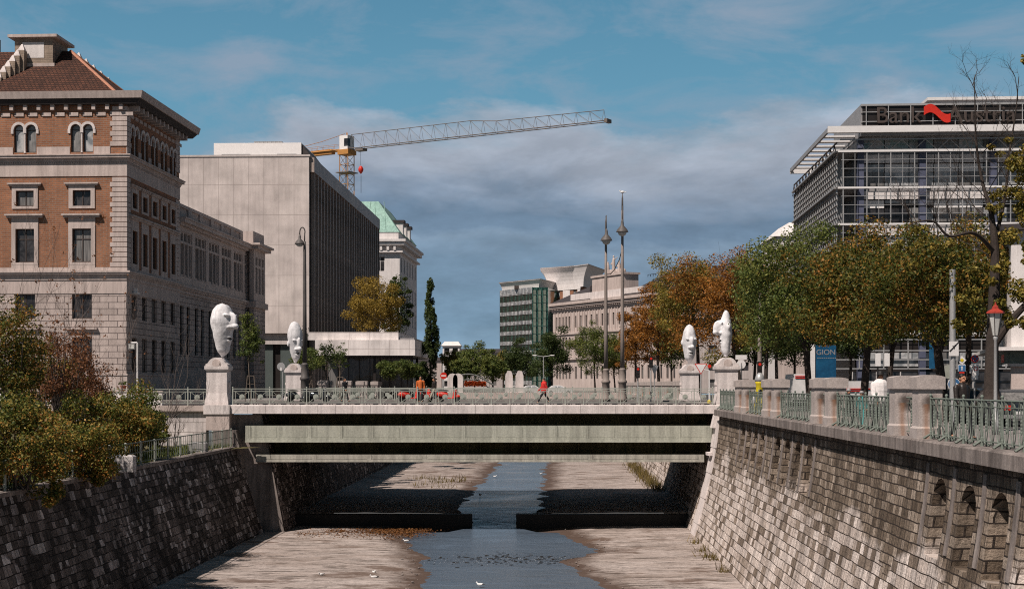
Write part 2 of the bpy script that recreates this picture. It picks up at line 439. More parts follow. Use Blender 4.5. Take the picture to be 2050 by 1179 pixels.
M_['car_white'] = surf('white car paint', (.7,.68,.67), None, 1, 30, rough=.25, bump=0, spec=.6)
M_['statue'] = surf('white painted cast', (.76,.75,.76), (.66,.65,.67), 1.6, 9, rough=.7, bump=.5, streak=.35)
M_['gull'] = surf('white feathers', (.8,.79,.78), None, 9, 30)
M_['near_black'] = surf('near black concrete', (.016,.014,.013), (.010,.009,.008), 1.2, 10, rough=.6)  # near-black colour for the weir walls and the small stones
M_['weed'] = leafmat('dry weeds', [(0,(.05,.05,.012)),(.5,(.16,.12,.04)),(1,(.25,.18,.08))])
M_['litter'] = leafmat('fallen leaves', [(0,(.035,.015,.006)),(.5,(.11,.045,.015)),(1,(.20,.10,.035))], .1)
M_['bark_twig'] = surf('grey twig', (.12,.095,.085), (.075,.06,.054), 6, 20)
# foliage
GR = leafmat('green foliage', [(0,(0.0223,0.0409,0.0112)),(.35,(0.0744,0.1079,0.0260)),(.7,(0.1582,0.1768,0.0409)),(1,(0.3162,0.2604,0.0652))])
DG = leafmat('dark green foliage', [(0,(0.0186,0.0298,0.0112)),(.5,(0.0484,0.0744,0.0204)),(1,(0.1210,0.1394,0.0372))])
YG = leafmat('yellowing foliage', [(0,(.045,.052,.012)),(.35,(.13,.125,.025)),(.7,(.27,.20,.040)),(1,(.42,.28,.06))], rw=.6)
OR = leafmat('orange foliage', [(0,(0.0540,0.0432,0.0120)),(.35,(0.1800,0.0900,0.0192)),(.65,(0.3480,0.1380,0.0240)),(1,(0.4800,0.2160,0.0420))], big=.4, rw=.5)
GO = leafmat('golden foliage', [(0,(0.0930,0.0713,0.0124)),(.5,(0.2635,0.1783,0.0310)),(1,(0.4650,0.3100,0.0697))])
MX = leafmat('green and orange foliage', [(0,(0.0192,0.0336,0.0072)),(.35,(0.0600,0.0792,0.0156)),(.52,(0.1200,0.1176,0.0216)),(.66,(0.2520,0.1380,0.0264)),(.85,(0.3600,0.1500,0.0300)),(1,(0.4080,0.2280,0.0600))], big=.38, rw=.45)
RD = leafmat('red leaves', [(0,(0.1860,0.0310,0.0124)),(.5,(0.4030,0.0697,0.0186)),(1,(0.5580,0.1395,0.0310))])
BR = leafmat('brown sparse leaves', [(0,(0.0697,0.0341,0.0186)),(.5,(0.2015,0.0853,0.0388)),(1,(0.3410,0.1550,0.0697))])
BU = leafmat('autumn bush foliage', [(0,(.020,.034,.008)),(.30,(.060,.085,.016)),(.48,(.16,.165,.032)),(.62,(.33,.23,.055)),(.76,(.38,.17,.035)),(.88,(.33,.085,.022)),(1,(.42,.30,.10))], big=.42, rw=.50)

# right quay wall: rough small blocks above, larger pale courses below, rain streaks
g = G('quay masonry'); uv = g.n('ShaderNodeTexCoord').outputs['UV']
w = g.noise(uv, 1.1, 2, .5, out=1)
uvw = g.n('ShaderNodeVectorMath', {0: uv, 1: g.n('ShaderNodeVectorMath', {0: w, 1: (.14,.10,0)}, operation='MULTIPLY').outputs[0]}, operation='ADD').outputs[0]
b1 = g.n('ShaderNodeTexBrick', {'Vector': uvw, 'Color1': (0,0,0), 'Color2': (1,1,1), 'Scale': 1.0, 'Mortar Size': .022, 'Mortar Smooth': .3, 'Brick Width': .52, 'Row Height': .30}, offset=.45, squash=.7, squash_frequency=3)
b2 = g.n('ShaderNodeTexBrick', {'Vector': uvw, 'Color1': (0,0,0), 'Color2': (1,1,1), 'Scale': 1.0, 'Mortar Size': .018, 'Mortar Smooth': .3, 'Brick Width': .98, 'Row Height': .36}, offset=.37, squash=.55, squash_frequency=2)
sx = g.n('ShaderNodeSeparateXYZ', {0: uv})
big = g.noise(uv, .22, 4, .6)
selv = g.math('ADD', g.math('MULTIPLY', g.math('ADD', sx.outputs[1], 3.6), -.34), g.math('MULTIPLY', g.math('SUBTRACT', big, .5), 2.2))
sel = g.ramp(g.math('ADD', selv, .5, clamp=True), [(.42, 0.0), (.58, 1.0)])
c1 = g.ramp(b1.outputs[0], [(0, (.12,.090,.066)), (.35, (.21,.162,.122)), (.7, (.31,.248,.195)), (1, (.42,.345,.28))])
c2 = g.ramp(b2.outputs[0], [(0, (.17,.13,.10)), (.22, (.33,.265,.215)), (.36, (.60,.51,.455)), (1, (.76,.67,.615))])
col = g.mix(sel, c1, c2)
fn = g.noise(uv, 9, 6, .75); fn2 = g.noise(g.map(uv, (7, 1.1, 1)), 1.0, 5, .75)
col = g.mix(.75, col, g.mix(1.0, col, g.ramp(fn, [(.32, .45), (.68, 1.4)]), 'MULTIPLY'))
col = g.mix(.6, col, g.mix(1.0, col, g.ramp(fn2, [(.38, .35), (.58, 1.15)]), 'MULTIPLY'))
st = g.noise(g.map(uv, (1.5, .10, 1)), 1.0, 5, .7)
col = g.mix(.5, col, g.mix(1.0, col, g.ramp(st, [(.38, .28), (.56, 1.2)]), 'MULTIPLY'))
drip = g.math('ADD', g.math('ADD', sx.outputs[1], 1.9), g.math('MULTIPLY', g.math('SUBTRACT', g.noise(g.map(uv, (1.9, .16, 1)), 1.0, 6, .75), .5), 5.5))
col = g.mix(g.ramp(g.math('MULTIPLY', drip, .5, clamp=True), [(.10, 0.0), (.70, .80)]), col, (.045,.034,.028))
mort = g.math('ADD', g.math('MULTIPLY', b1.outputs[1], g.math('SUBTRACT', 1.0, sel)), g.math('MULTIPLY', b2.outputs[1], sel))
col = g.mix(mort, col, (.035,.027,.023))
g.B('Base Color', col); g.B('Roughness', .92); g.B('Specular IOR Level', .2)
g.bump(g.math('SUBTRACT', g.math('ADD', g.math('MULTIPLY', fn, .9), g.math('MULTIPLY', b1.outputs[0], .25)), g.math('MULTIPLY', mort, .9)), 1.0, .07)
M_['quay'] = g.m
# left quay wall: nearly black blocks, a scatter of pale replaced ones
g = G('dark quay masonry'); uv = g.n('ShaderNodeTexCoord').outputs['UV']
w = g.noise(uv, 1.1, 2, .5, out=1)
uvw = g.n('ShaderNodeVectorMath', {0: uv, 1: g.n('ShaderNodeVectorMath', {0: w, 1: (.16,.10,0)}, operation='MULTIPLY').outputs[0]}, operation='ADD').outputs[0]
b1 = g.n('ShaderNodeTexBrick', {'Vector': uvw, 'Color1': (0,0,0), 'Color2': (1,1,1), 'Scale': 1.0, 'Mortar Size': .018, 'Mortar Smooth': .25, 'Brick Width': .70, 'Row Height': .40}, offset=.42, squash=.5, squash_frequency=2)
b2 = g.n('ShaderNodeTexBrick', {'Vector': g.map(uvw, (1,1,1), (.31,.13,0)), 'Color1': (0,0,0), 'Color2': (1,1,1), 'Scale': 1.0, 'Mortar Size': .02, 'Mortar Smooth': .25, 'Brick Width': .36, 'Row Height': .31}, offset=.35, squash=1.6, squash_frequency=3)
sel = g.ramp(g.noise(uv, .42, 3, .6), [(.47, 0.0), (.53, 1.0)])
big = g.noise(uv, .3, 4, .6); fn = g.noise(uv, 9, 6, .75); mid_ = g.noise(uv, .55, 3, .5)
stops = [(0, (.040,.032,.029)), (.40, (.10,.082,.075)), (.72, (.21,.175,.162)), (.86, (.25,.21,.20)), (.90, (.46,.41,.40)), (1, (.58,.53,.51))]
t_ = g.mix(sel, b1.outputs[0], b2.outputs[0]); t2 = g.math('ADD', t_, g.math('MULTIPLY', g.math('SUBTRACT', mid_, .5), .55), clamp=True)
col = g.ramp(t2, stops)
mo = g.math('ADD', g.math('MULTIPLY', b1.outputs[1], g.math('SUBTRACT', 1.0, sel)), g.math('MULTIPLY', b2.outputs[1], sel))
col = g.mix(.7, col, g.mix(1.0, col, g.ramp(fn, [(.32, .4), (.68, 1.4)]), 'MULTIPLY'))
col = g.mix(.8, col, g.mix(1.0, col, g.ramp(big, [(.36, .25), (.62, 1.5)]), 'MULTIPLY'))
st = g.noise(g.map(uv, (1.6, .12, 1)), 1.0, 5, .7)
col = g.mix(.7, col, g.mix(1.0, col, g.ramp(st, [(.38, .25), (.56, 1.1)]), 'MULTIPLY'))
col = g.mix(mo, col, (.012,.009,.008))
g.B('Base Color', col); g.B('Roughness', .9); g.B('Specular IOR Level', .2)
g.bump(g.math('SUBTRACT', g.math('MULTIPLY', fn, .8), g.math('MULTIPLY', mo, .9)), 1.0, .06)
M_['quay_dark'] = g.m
# river bed: pale dry concrete, brown where damp near the water level
g = G('river bed'); ob = g.obj(); tc = g.n('ShaderNodeAttribute', attribute_name='shore'); sh = tc.outputs['Fac']
n1 = g.noise(g.map(ob, (.22, .55, 1)), 1.0, 6, .7); n2 = g.noise(g.map(ob, (.5, 2.2, 1)), 1.0, 6, .75); n3 = g.noise(ob, 7, 6, .8)
col = g.mix(g.ramp(n1, [(.36, 0.0), (.62, 1.0)]), (.29,.235,.205), (.43,.37,.34))
col = g.mix(.75, col, g.mix(1.0, col, g.ramp(n3, [(.3, .6), (.7, 1.3)]), 'MULTIPLY'))
col = g.mix(g.ramp(n2, [(.535, 0.0), (.60, .8)]), col, (.055,.040,.030))
cr = g.noise(g.map(ob, (.16, 1.5, 1)), 1.0, 5, .8, 1.2)
col = g.mix(g.ramp(g.math('ABSOLUTE', g.math('SUBTRACT', cr, .5)), [(.008, .8), (.022, 0.0)]), col, (.06,.048,.040))
wn = g.math('ADD', sh, g.math('MULTIPLY', g.math('SUBTRACT', g.noise(ob, .9, 6, .7), .5), 2.6))
col = g.mix(g.ramp(g.math('MULTIPLY', wn, .25, clamp=True), [(.08, .95), (.42, 0.0)]), col, (.060,.034,.022))
br_ = g.noise(g.map(ob, (.30, .42, 1), (3.1,1.7,0)), 1.0, 5, .65)
col = g.mix(g.ramp(br_, [(.55, 0.0), (.63, .75)]), col, (.085,.048,.030))
g.B('Base Color', col); g.B('Roughness', .85); g.bump(n3, .5, .04)
M_['bed'] = g.m
# water
g = G('stream water'); ob = g.obj()
a = g.noise(g.map(ob, (.9, 2.6, 1)), 1.0, 6, .65, .6); b = g.noise(g.map(ob, (3.2, 9, 1)), 1.0, 4, .6)
patch = g.ramp(g.noise(g.map(ob, (.14, .20, 1)), 1.0, 3, .6), [(.42, .10), (.62, 1.0)])
sy_ = g.n('ShaderNodeSeparateXYZ', {0: ob}).outputs[1]
rif = g.ramp(g.math('MULTIPLY', g.math('ABSOLUTE', g.math('SUBTRACT', sy_, 77.0)), .2, clamp=True), [(.2, 1.3), (.75, 0.0)])       # riffle over a shallow sill
h = g.math('MULTIPLY', g.math('ADD', g.math('MULTIPLY', a, 1.0), g.math('MULTIPLY', b, .35)), g.math('ADD', patch, rif))
g.B('Base Color', (.085,.115,.155)); g.B('Roughness', .2); g.B('IOR', 1.45); g.bump(h, 1.0, .17)
M_['water'] = g.m
# pillar: rough granite with rust and soot round the rail sockets
g = G('pillar granite'); ob = g.obj(); sp = g.n('ShaderNodeSeparateXYZ', {0: ob})
n1 = g.noise(ob, 2, 6, .7); n2 = g.noise(ob, 20, 4, .7)
col = g.mix(g.ramp(n1, [(.35, 0.0), (.65, 1.0)]), (.44,.385,.36), (.33,.285,.265))
col = g.mix(.6, col, g.mix(1.0, col, g.ramp(n2, [(.3, .55), (.7, 1.35)]), 'MULTIPLY'))
dx = sp.outputs[0]; dz = g.math('SUBTRACT', sp.outputs[2], 1.02)
dd = g.math('SQRT', g.math('ADD', g.math('MULTIPLY', dx, dx), g.math('MULTIPLY', g.math('MULTIPLY', dz, dz), .7)))
dd = g.math('ADD', dd, g.math('MULTIPLY', g.math('SUBTRACT', g.noise(ob, 6, 4, .7), .5), .22))
col = g.mix(g.ramp(dd, [(.10, .9), (.30, 0.0)]), col, (.05,.035,.028))
rz = g.math('MULTIPLY', g.math('LESS_THAN', sp.outputs[2], 1.0), g.ramp(g.math('ADD', g.math('ABSOLUTE', g.math('ADD', dx, .12)), g.math('MULTIPLY', g.noise(g.map(ob, (6,6,.7)), 1.0), .18)), [(.10, .55), (.22, 0.0)]))
col = g.mix(rz, col, (.24,.10,.035))
g.B('Base Color', col); g.B('Roughness', .9); g.bump(n2, .4, .02)
M_['pillar'] = g.m
# ------------------------------------------------------------------ ground, canal bed, water
from mathutils import noise as mn
def interp(tab, y):
    if y <= tab[0][0]: return tab[0][1]
    for (a, va), (b, vb) in zip(tab, tab[1:]):
        if y <= b: return va + (vb-va)*(y-a)/(b-a)
    return tab[-1][1]
LT = [(15,-6.0),(50,-4.6),(60,-4.3),(66,-4.2),(70,-4.5),(75,-4.7),(79.6,-5.4),(85.9,-6.5),(93.0,-7.2),(94.2,-7.0)]
RT = [(15,6.0),(50,5.2),(60,5.0),(66,4.75),(71,3.8),(76,2.9),(78.5,4.0),(81,4.9),(85.9,4.2),(93.0,3.4),(94.2,3.2)]
LF = [(94.6,-2.9),(96,-3.6),(99.9,-4.3),(108,-3.9),(122,-3.06),(147,-2.1),(161,-1.4),(200,1.2),(400,7.0)]
RF = [(94.6,.5),(96,1.6),(99.9,2.3),(108,2.3),(131,3.3),(156,4.2),(200,6.5),(400,13.5)]
def shore(x, y):
    l, r = (interp(LT,y), interp(RT,y)) if y < 94.4 else (interp(LF,y), interp(RF,y))
    return max(l-x, x-r)
def bed(name, ys, base, lw, rw):
    mb = MB(); nx = 110; rows = []; att = []
    for y in ys:
        row = []
        for i in range(nx+1):
            x = cx(y) + lw + (rw-lw)*i/nx
            sd = shore(x, y) + .75*mn.noise((x*.5, y*.33, 3.1)) + .4*mn.noise((x*1.4, y*1.1, 7.7)) + .18*mn.noise((x*4, y*3, 1.7))
            z = base + max(-.3, min(.10 + .006*max(sd,0), sd*.07)) + .03*mn.noise((x*.8, y*.5, 9.1)) + .012*mn.noise((x*3, y*2.2, 4.4))
            if base > -8 and y < 101: z -= max(0, min(1, (101-y)/5.5))*.62*max(0, min(1, (.15-sd)/.5))      # chute cut down to the weir gap
            row.append(len(mb.v)); mb.v.append((x, y, z)); att.append(sd)
        rows.append(row)
    for a, b in zip(rows, rows[1:]):
        for i in range(nx): mb.f.append((a[i], a[i+1], b[i+1], b[i])); mb.uv.append(None); mb.mi.append(0)
    me = mb.mesh(name, True); me.attributes.new('shore', 'FLOAT', 'POINT').data.foreach_set('value', att)
    return structure(link(name, me, M_['bed']))
bed('riverbed', [20 + 74.25*(i/230) for i in range(231)], -8.48, -19.2, 12.5)
bed('riverbed', [94.95 + 105*(i/170)**1.2 for i in range(171)] + [206,214,224,236], -7.64, -18.6, 12.5)
mb = MB()
ys = [15+ i*2 for i in range(38)] + [93.2, 94.1]
rows = [(interp(LT,y)-2.2, interp(RT,y)+2.2, y, -8.49) for y in ys]
rows[-2] = (-4.2, 1.6, 91.6, -8.47); rows[-1] = (-2.68, .26, 93.6, -8.36)
nr = [(-2.68, .26, 94.35, -8.28), (-2.68,.26,94.9,-8.22), (-2.68,.26,95.3,-8.17), (-4.4,2.6,97.5,-7.93), (-5,3.4,101,-7.665)]
fr = [(interp(LF,y)-1.5, interp(RF,y)+1.5, y, -7.66) for y in (104,108,114,120,130,140,150,160,180,200,236)]
nr2 = [(-10, 6, 90.6, -8.492)]
rows = rows[:-2] + nr2 + rows[-2:] + nr + fr
for a, b in zip(rows, rows[1:]):
    n = 6
    for i in range(n):
        f = lambda r, k: (r[0]+(r[1]-r[0])*k/n, r[2], r[3])
        mb.poly([f(a,i), f(a,i+1), f(b,i+1), f(b,i)])
structure(mb.build('stream', M_['water']))

def ltop(y): return cx(y) - (20.3 if y < 90 else 18.75)
def rtop(y): return cx(y) + 11.0
mb = MB()
mb.poly([(-2500,90,-.2),(ltop(90.1),90,-.2),(ltop(236),236,-.2),(-2500,236,-.2)])
mb.poly([(-2500,-60,-.2),(-33,-60,-.2),(-33,90,-.2),(-2500,90,-.2)])
mb.poly([(rtop(-60),-60,-.5),(2500,-60,-.5),(2500,236,-.5),(rtop(236),236,-.5)])
mb.poly([(-2500,236,-.3),(2500,236,-.3),(2500,4000,-.3),(-2500,4000,-.3)])
structure(mb.build('ground', M_['earth']))
# lower promenade on the left bank and its slope up to the street
mb = MB(); ny = 40
for i in range(ny):
    y0, y1 = -10 + 100*i/ny, -10 + 100*(i+1)/ny
    prof = lambda y: [(ltop(y)+.1, -2.84), (ltop(y)-1.6, -2.8), (-24.5+.3*mn.noise((y*.2,0,0)), -2.7), (-28.5, -1.4+.25*mn.noise((y*.3,5,0))), (-33.05, -.18)]
    a, b = prof(y0), prof(y1)
    for (p, q, r, t) in zip(a, a[1:], b[1:], b): mb.poly([(p[0],y0,p[1]),(q[0],y0,q[1]),(r[0],y1,r[1]),(t[0],y1,t[1])][::-1])
structure(mb.build('terrace', M_['grass']))
# right bank: promenade pavement with kerb, road behind
mb = MB()
for i in range(36):
    y0, y1 = -40 + 12*i, -40 + 12*(i+1)
    if y0 >= 390: break
    mb.hexa([(cx(y0)+11.3,y0,-.6),(cx(y0)+16.6,y0,-.6),(cx(y1)+16.6,y1,-.6),(cx(y1)+11.3,y1,-.6)],[(cx(y0)+11.3,y0,-.36),(cx(y0)+16.6,y0,-.36),(cx(y1)+16.6,y1,-.36),(cx(y1)+11.3,y1,-.36)])
structure(mb.build('pavement', M_['pavement']))
mb = MB()
mb.hexa([(cx(-40)+16.7,-40,-.55),(cx(-40)+27,-40,-.55),(cx(390)+27,390,-.55),(cx(390)+16.7,390,-.55)],[(cx(-40)+16.7,-40,-.485),(cx(-40)+27,-40,-.485),(cx(390)+27,390,-.485),(cx(390)+16.7,390,-.485)])
structure(mb.build('road', M_['asphalt']))
mb = MB(); mb.box(-90,-18.6,92.6,109.4,-.3,-.13); structure(mb.build('road', M_['asphalt']))
mb = MB(); mb.box(-24,ltop(116)-.3,112.6,118.5,-.3,-.04); mb.box(-60,-24.1,112.6,117,-.3,-.06)
mb.hexa([(-24,119,-.3),(cx(119)-19,119,-.3),(cx(390)-19,390,-.3),(cx(390)-26,390,-.3)],[(-24,119,-.05),(cx(119)-19,119,-.05),(cx(390)-19,390,-.05),(cx(390)-26,390,-.05)])
structure(mb.build('pavement', M_['pavement']))

# ------------------------------------------------------------------ quay walls
def latR(z): t = max(0, (-.75 - z)/7.75); return 10.75 - 1.6*t**1.5
MR = lambda y, z, d: Vector((cx(y) + latR(z) + d, y, z))
def niche_zone(cs, w, z0, z1): return [(c-w/2, c+w/2, z0, z1, True) for c in cs]
zr = [-.75,-1.4,-2.2,-3,-3.8,-4.6,-5.4,-6.2,-7,-7.8,-8.9]
ops = niche_zone([30.6,33.0,35.5,38.1], 1.35, -3.5, -1.35) + niche_zone([57.4,60,62.6,65.2], 1.4, -3.3, -1.2) + niche_zone([70,72.3,74.6,76.9], 1.2, -2.9, -1.1)
rq = thing('quay_wall', 'high battered stone river wall on the right with arched niches, in sunlight', 'quay wall', (0,0,0))
mb = MB(); facade(mb, MR, -20, 88.2, -8.9, -.75, ops, .55, cu=[k*4 for k in range(-4,22)], cv=zr, back=True, uv=True)
mb.build('masonry', M_['quay'], rq)
mb = MB()
y = -20.0
while y < 88:
    y2 = min(y + 2.15, 88.2); g_ = .012
    a, b = y+g_, y2-g_
    pr = lambda q: [(cx(q)+10.42,-.74),(cx(q)+11.3,-.74),(cx(q)+11.3,-.345),(cx(q)+10.47,-.345),(cx(q)+10.42,-.39)]
    mb.hexa([(x,a,z) for x,z in pr(a)], [(x,b,z) for x,z in pr(b)])
    y = y2
mb.build('coping', M_['coping'], rq)
mb = MB()
for zone in ([30.6,33.0,35.5,38.1],[57.4,60,62.6,65.2],[70,72.3,74.6,76.9]):      # pale stone strips between the niches
    for c in [zone[0]-1.3] + [(a+b)/2 for a, b in zip(zone, zone[1:])] + [zone[-1]+1.3]:
        zz = [-1.0,-1.6,-2.2,-2.8,-3.3]
        for a, b in zip(zz, zz[1:]):
            p = [MR(c-.14,a,-.035),MR(c+.14,a,-.035),MR(c+.14,b,-.035),MR(c-.14,b,-.035)]
            q = [MR(c-.14,a,.1),MR(c+.14,a,.1),MR(c+.14,b,.1),MR(c-.14,b,.1)]
            mb.hexa(q, p)
mb.build('pier_strip', M_['coping'], rq)
def latL(z): return -20.2 + 1.85*((-2.8 - z)/5.9)
ML = lambda y, z, d: Vector((cx(y) + latL(z) - d, y, z))
lq = thing('quay_wall', 'dark shaded stone river wall on the left with scattered pale blocks', 'quay wall', (0,0,0))
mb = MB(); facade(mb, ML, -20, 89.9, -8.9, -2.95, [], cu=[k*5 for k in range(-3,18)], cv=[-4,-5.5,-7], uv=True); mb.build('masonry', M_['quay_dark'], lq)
mb = MB()
mb.hexa([(cx(-20)-20.75,-20,-2.95),(cx(-20)-20.12,-20,-2.95),(cx(89.9)-20.12,89.9,-2.95),(cx(89.9)-20.75,89.9,-2.95)],[(cx(-20)-20.75,-20,-2.78),(cx(-20)-20.12,-20,-2.78),(cx(89.9)-20.12,89.9,-2.78),(cx(89.9)-20.75,89.9,-2.78)])
mb.build('coping', M_['coping'], lq)
# beyond and below the bridge
MR2 = lambda y, z, d: Vector((cx(y) + latR(z) - .02 + d, y, z))
w = thing('quay_wall', 'sloping stone river wall seen under the bridge on the right, partly sunlit', 'quay wall')
mb = MB(); facade(mb, MR2, 89.7, 236, -8.9, -.45, [], cu=[95,100,106,112,120,140,180,240], cv=zr, uv=True); mb.build('masonry', M_['quay'], w)
mb = MB(); mb.hexa([(cx(114.5)+10.5,114.5,-.45),(cx(114.5)+11.2,114.5,-.45),(cx(236)+11.2,236,-.45),(cx(236)+10.5,236,-.45)],[(cx(114.5)+10.5,114.5,-.3),(cx(114.5)+11.2,114.5,-.3),(cx(236)+11.2,236,-.3),(cx(236)+10.5,236,-.3)]); mb.build('coping', M_['coping'], w)
ML2 = lambda y, z, d: Vector((cx(y) - 18.7 + 1.5*((-.45 - z)/7.4) - d, y, z))
w = thing('quay_wall', 'dark shaded stone river wall seen under the bridge on the left', 'quay wall')
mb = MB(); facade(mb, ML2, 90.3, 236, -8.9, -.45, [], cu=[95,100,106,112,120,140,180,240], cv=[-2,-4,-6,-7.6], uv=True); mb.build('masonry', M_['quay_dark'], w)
mb = MB(); mb.hexa([(cx(114.5)-19.2,114.5,-.45),(cx(114.5)-18.5,114.5,-.45),(cx(236)-18.5,236,-.45),(cx(236)-19.2,236,-.45)],[(cx(114.5)-19.2,114.5,-.25),(cx(114.5)-18.5,114.5,-.25),(cx(236)-18.5,236,-.25),(cx(236)-19.2,236,-.25)]); mb.build('coping', M_['coping'], w)
# abutment faces
ab = thing('bridge_abutment', 'pale stone corner of the right bridge end, curving out to its foot', 'abutment')
mb = MB()
zz = [-1.05,-2,-2.8,-3.6,-4.4,-5.2,-6,-6.8,-7.6,-8.6]
for k, (a, b) in enumerate(zip(zz, zz[1:])):
    e = .03*(k % 2); b2 = b + .012
    lo = latR(b2)+2.42-.12-e; hi = latR(a)+2.42-.12-e
    mb.hexa([(lo,88.0-e*3,b2),(lo+1.6,88.0-e*3,b2),(lo+1.6,89.95,b2),(lo,89.95,b2)],[(hi,88.0-e*3,a),(hi+1.6,88.0-e*3,a),(hi+1.6,89.95,a),(hi,89.95,a)])
mb.build('quoin', M_['stone_white'], ab)
mb = MB(); mb.prism_y([(12.75,-1.55),(13.35,-1.55),(13.45,-.70),(12.95,-.70)], 88.9, 89.75); mb.build('corbel', M_['stone_white'], ab); mb = MB(); mb.prism_y([(12.45,-3.3),(12.75,-3.3),(12.75,-3.1),(12.45,-3.1)], 88.5, 89.6)
mb.build('corbel', M_['stone_white'], ab)
ab = thing('bridge_abutment', 'stone pier of the left bridge end beside the white retaining wall', 'abutment')
mb = MB(); mb.box(-19.7,-18.2,89.7,91.2,-1.72,-.70); mb.build('pier_head', M_['stone_trim'], ab)
mb = MB()
zz = [-1.72,-2.6,-3.4,-4.2,-5.0,-5.8,-6.6,-7.4,-8.6]
for k, (a, b) in enumerate(zip(zz, zz[1:])):
    e = .04*(k % 2); b2 = b + .012
    f = lambda z: -17.75 + 1.15*((-1.72 - z)/6.9) + e
    mb.hexa([(-19.3,89.6,b2),(f(b2),89.6-e,b2),(f(b2),90.6,b2),(-19.3,90.6,b2)],[(-19.3,89.6,a),(f(a),89.6-e,a),(f(a),90.6,a),(-19.3,90.6,a)])
mb.build('quoin', M_['coping'], ab)
mb = MB(); mb.hexa([(-18.6,90.62,-8.9),(-14.70,90.62,-8.9),(-14.70,91.2,-8.9),(-18.6,91.2,-8.9)],[(-18.6,90.62,-.75),(-16.24,90.62,-.75),(-16.24,91.2,-.75),(-18.6,91.2,-.75)]); mb.build('bearing_seat', M_['coping'], ab)
rt = thing('retaining_wall', 'white block retaining wall behind the bushes, left of the bridge', 'retaining wall')
mb = MB(); facade(mb, plane_map((-34,90.2,0),(1,0,0),(0,-1,0)), 0, 14.2, -2.95, -.5, []); mb.box(-34,-19.8,90.25,91,-2.9,-.5); mb.build('masonry', M_['retaining'], rt)
mb = MB(); mb.box(-34,-19.72,89.95,91.2,-.5,-.15); mb.build('coping', M_['stone_trim'], rt)
# weir walls across the bed
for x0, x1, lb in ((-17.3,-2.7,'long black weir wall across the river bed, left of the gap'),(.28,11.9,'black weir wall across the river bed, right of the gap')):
    o = thing('weir_wall', lb, 'weir', (0,0,0)); mb = MB(); mb.box(x0,x1,94.25,95.0,-9,-7.59); mb.build('wall', M_['near_black'], o)
    mb = MB(); mb.box(x0,x1,94.22,95.03,-7.59,-7.56); mb.build('cap', M_['near_black'], o)

# ------------------------------------------------------------------ bridge
br = thing('road_bridge', 'flat girder bridge with pale stone edge and two grey green girders', 'bridge')
mb = MB(); mb.box(-18.15,13.6,90.1,112.2,-.62,-.16); mb.build('deck', M_['concrete_plain'], br)
for a, b in ((90.35,92.6),(109.4,112)): mb = MB(); mb.box(-18.15,13.5,a,b,-.16,-.02); mb.build('footway', M_['pavement'], br)
mb = MB(); mb.box(-18.15,13.5,92.6,109.4,-.16,-.13); mb.build('carriageway', M_['asphalt'], br)
mb = MB()
n = 28; x0, x1 = -18.15, 13.45
for i in range(n):
    a = x0 + (x1-x0)*i/n + .008; b = x0 + (x1-x0)*(i+1)/n - .008
    mb.prism_x([(89.78,-.66),(90.34,-.66),(90.34,-.10),(89.84,-.10),(89.78,-.15)], a, b)
mb.build('edge_slab', M_['stone_white'], br)
mb = MB(); mb.box(-19.85,-18.17,89.62,92.0,-.69,-.10); mb.build('edge_block', M_['stone_white'], br)
mb = MB(); mb.box(-18.15,13.45,112.0,112.5,-.66,-.10); mb.build('edge_slab', M_['stone_white'], br)
def girder(x0, x1, y, zt, zb, fl, mat, ribs):
    mb = MB()
    mb.box(x0,x1,y,y+.08,zb+fl,zt); mb.box(x0,x1,y-.10,y+.3,zb,zb+fl*.3); mb.box(x0,x1,y-.03,y+.1,zb+fl*.3,zb+fl)
    k = ribs; L = (x1-x0)
    for i in range(k+1):
        x = x0 + .2 + (L-.4)*i/k
        mb.box(x-.12,x+.12,y-.022,y,zb+fl,zt); mb.box(x-.015,x+.015,y-.03,y-.022,zb+fl,zt)
    for i in range(k):
        xa = x0+.2+(L-.4)*i/k+.16; xb = x0+.2+(L-.4)*(i+1)/k-.16
        mb.box(xa,xb,y-.012,y,zb+fl+.06,zb+fl+.1); mb.box(xa,xa+.035,y-.012,y,zb+fl+.1,zt-.1); mb.box(xb-.035,xb,y-.012,y,zb+fl+.1,zt-.1)
    return mb
# two edge beams stand proud of a deep recess; its shade and water-reflected light are in the web colour
girder(-17.25,12.95,90.12,-1.44,-2.52,.26,M_['girder'],15).build('edge_beam', M_['girder'], br)
girder(-16.6,12.45,90.34,-3.32,-3.80,.14,M_['girder_low'],8).build('edge_beam', M_['girder_low'], br)
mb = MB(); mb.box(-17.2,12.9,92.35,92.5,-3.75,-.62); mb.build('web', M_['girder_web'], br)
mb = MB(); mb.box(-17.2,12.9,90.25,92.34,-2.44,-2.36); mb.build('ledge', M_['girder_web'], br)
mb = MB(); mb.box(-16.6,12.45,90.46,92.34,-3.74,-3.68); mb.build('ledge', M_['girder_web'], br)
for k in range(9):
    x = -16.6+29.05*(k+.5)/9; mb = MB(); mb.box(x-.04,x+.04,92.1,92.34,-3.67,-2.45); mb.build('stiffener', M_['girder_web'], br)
for k in range(6):
    mb = MB(); y = 94+3.4*k; mb.box(-16.9,12.5,y,y+.12,-2.9,-.62); mb.box(-16.9,12.5,y-.25,y+.37,-2.98,-2.9); mb.build('girder', M_['girder_low'], br)
mb = MB(); mb.box(-17.1,12.6,92.6,111.5,-.9,-.63); mb.build('soffit', M_['plaster_white'], br)  # white finish chosen to bounce light onto the shaded river bed
mb = MB(); mb.box(-17.1,12.6,111.6,111.75,-3.3,-.66); mb.build('girder', M_['girder_low'], br)

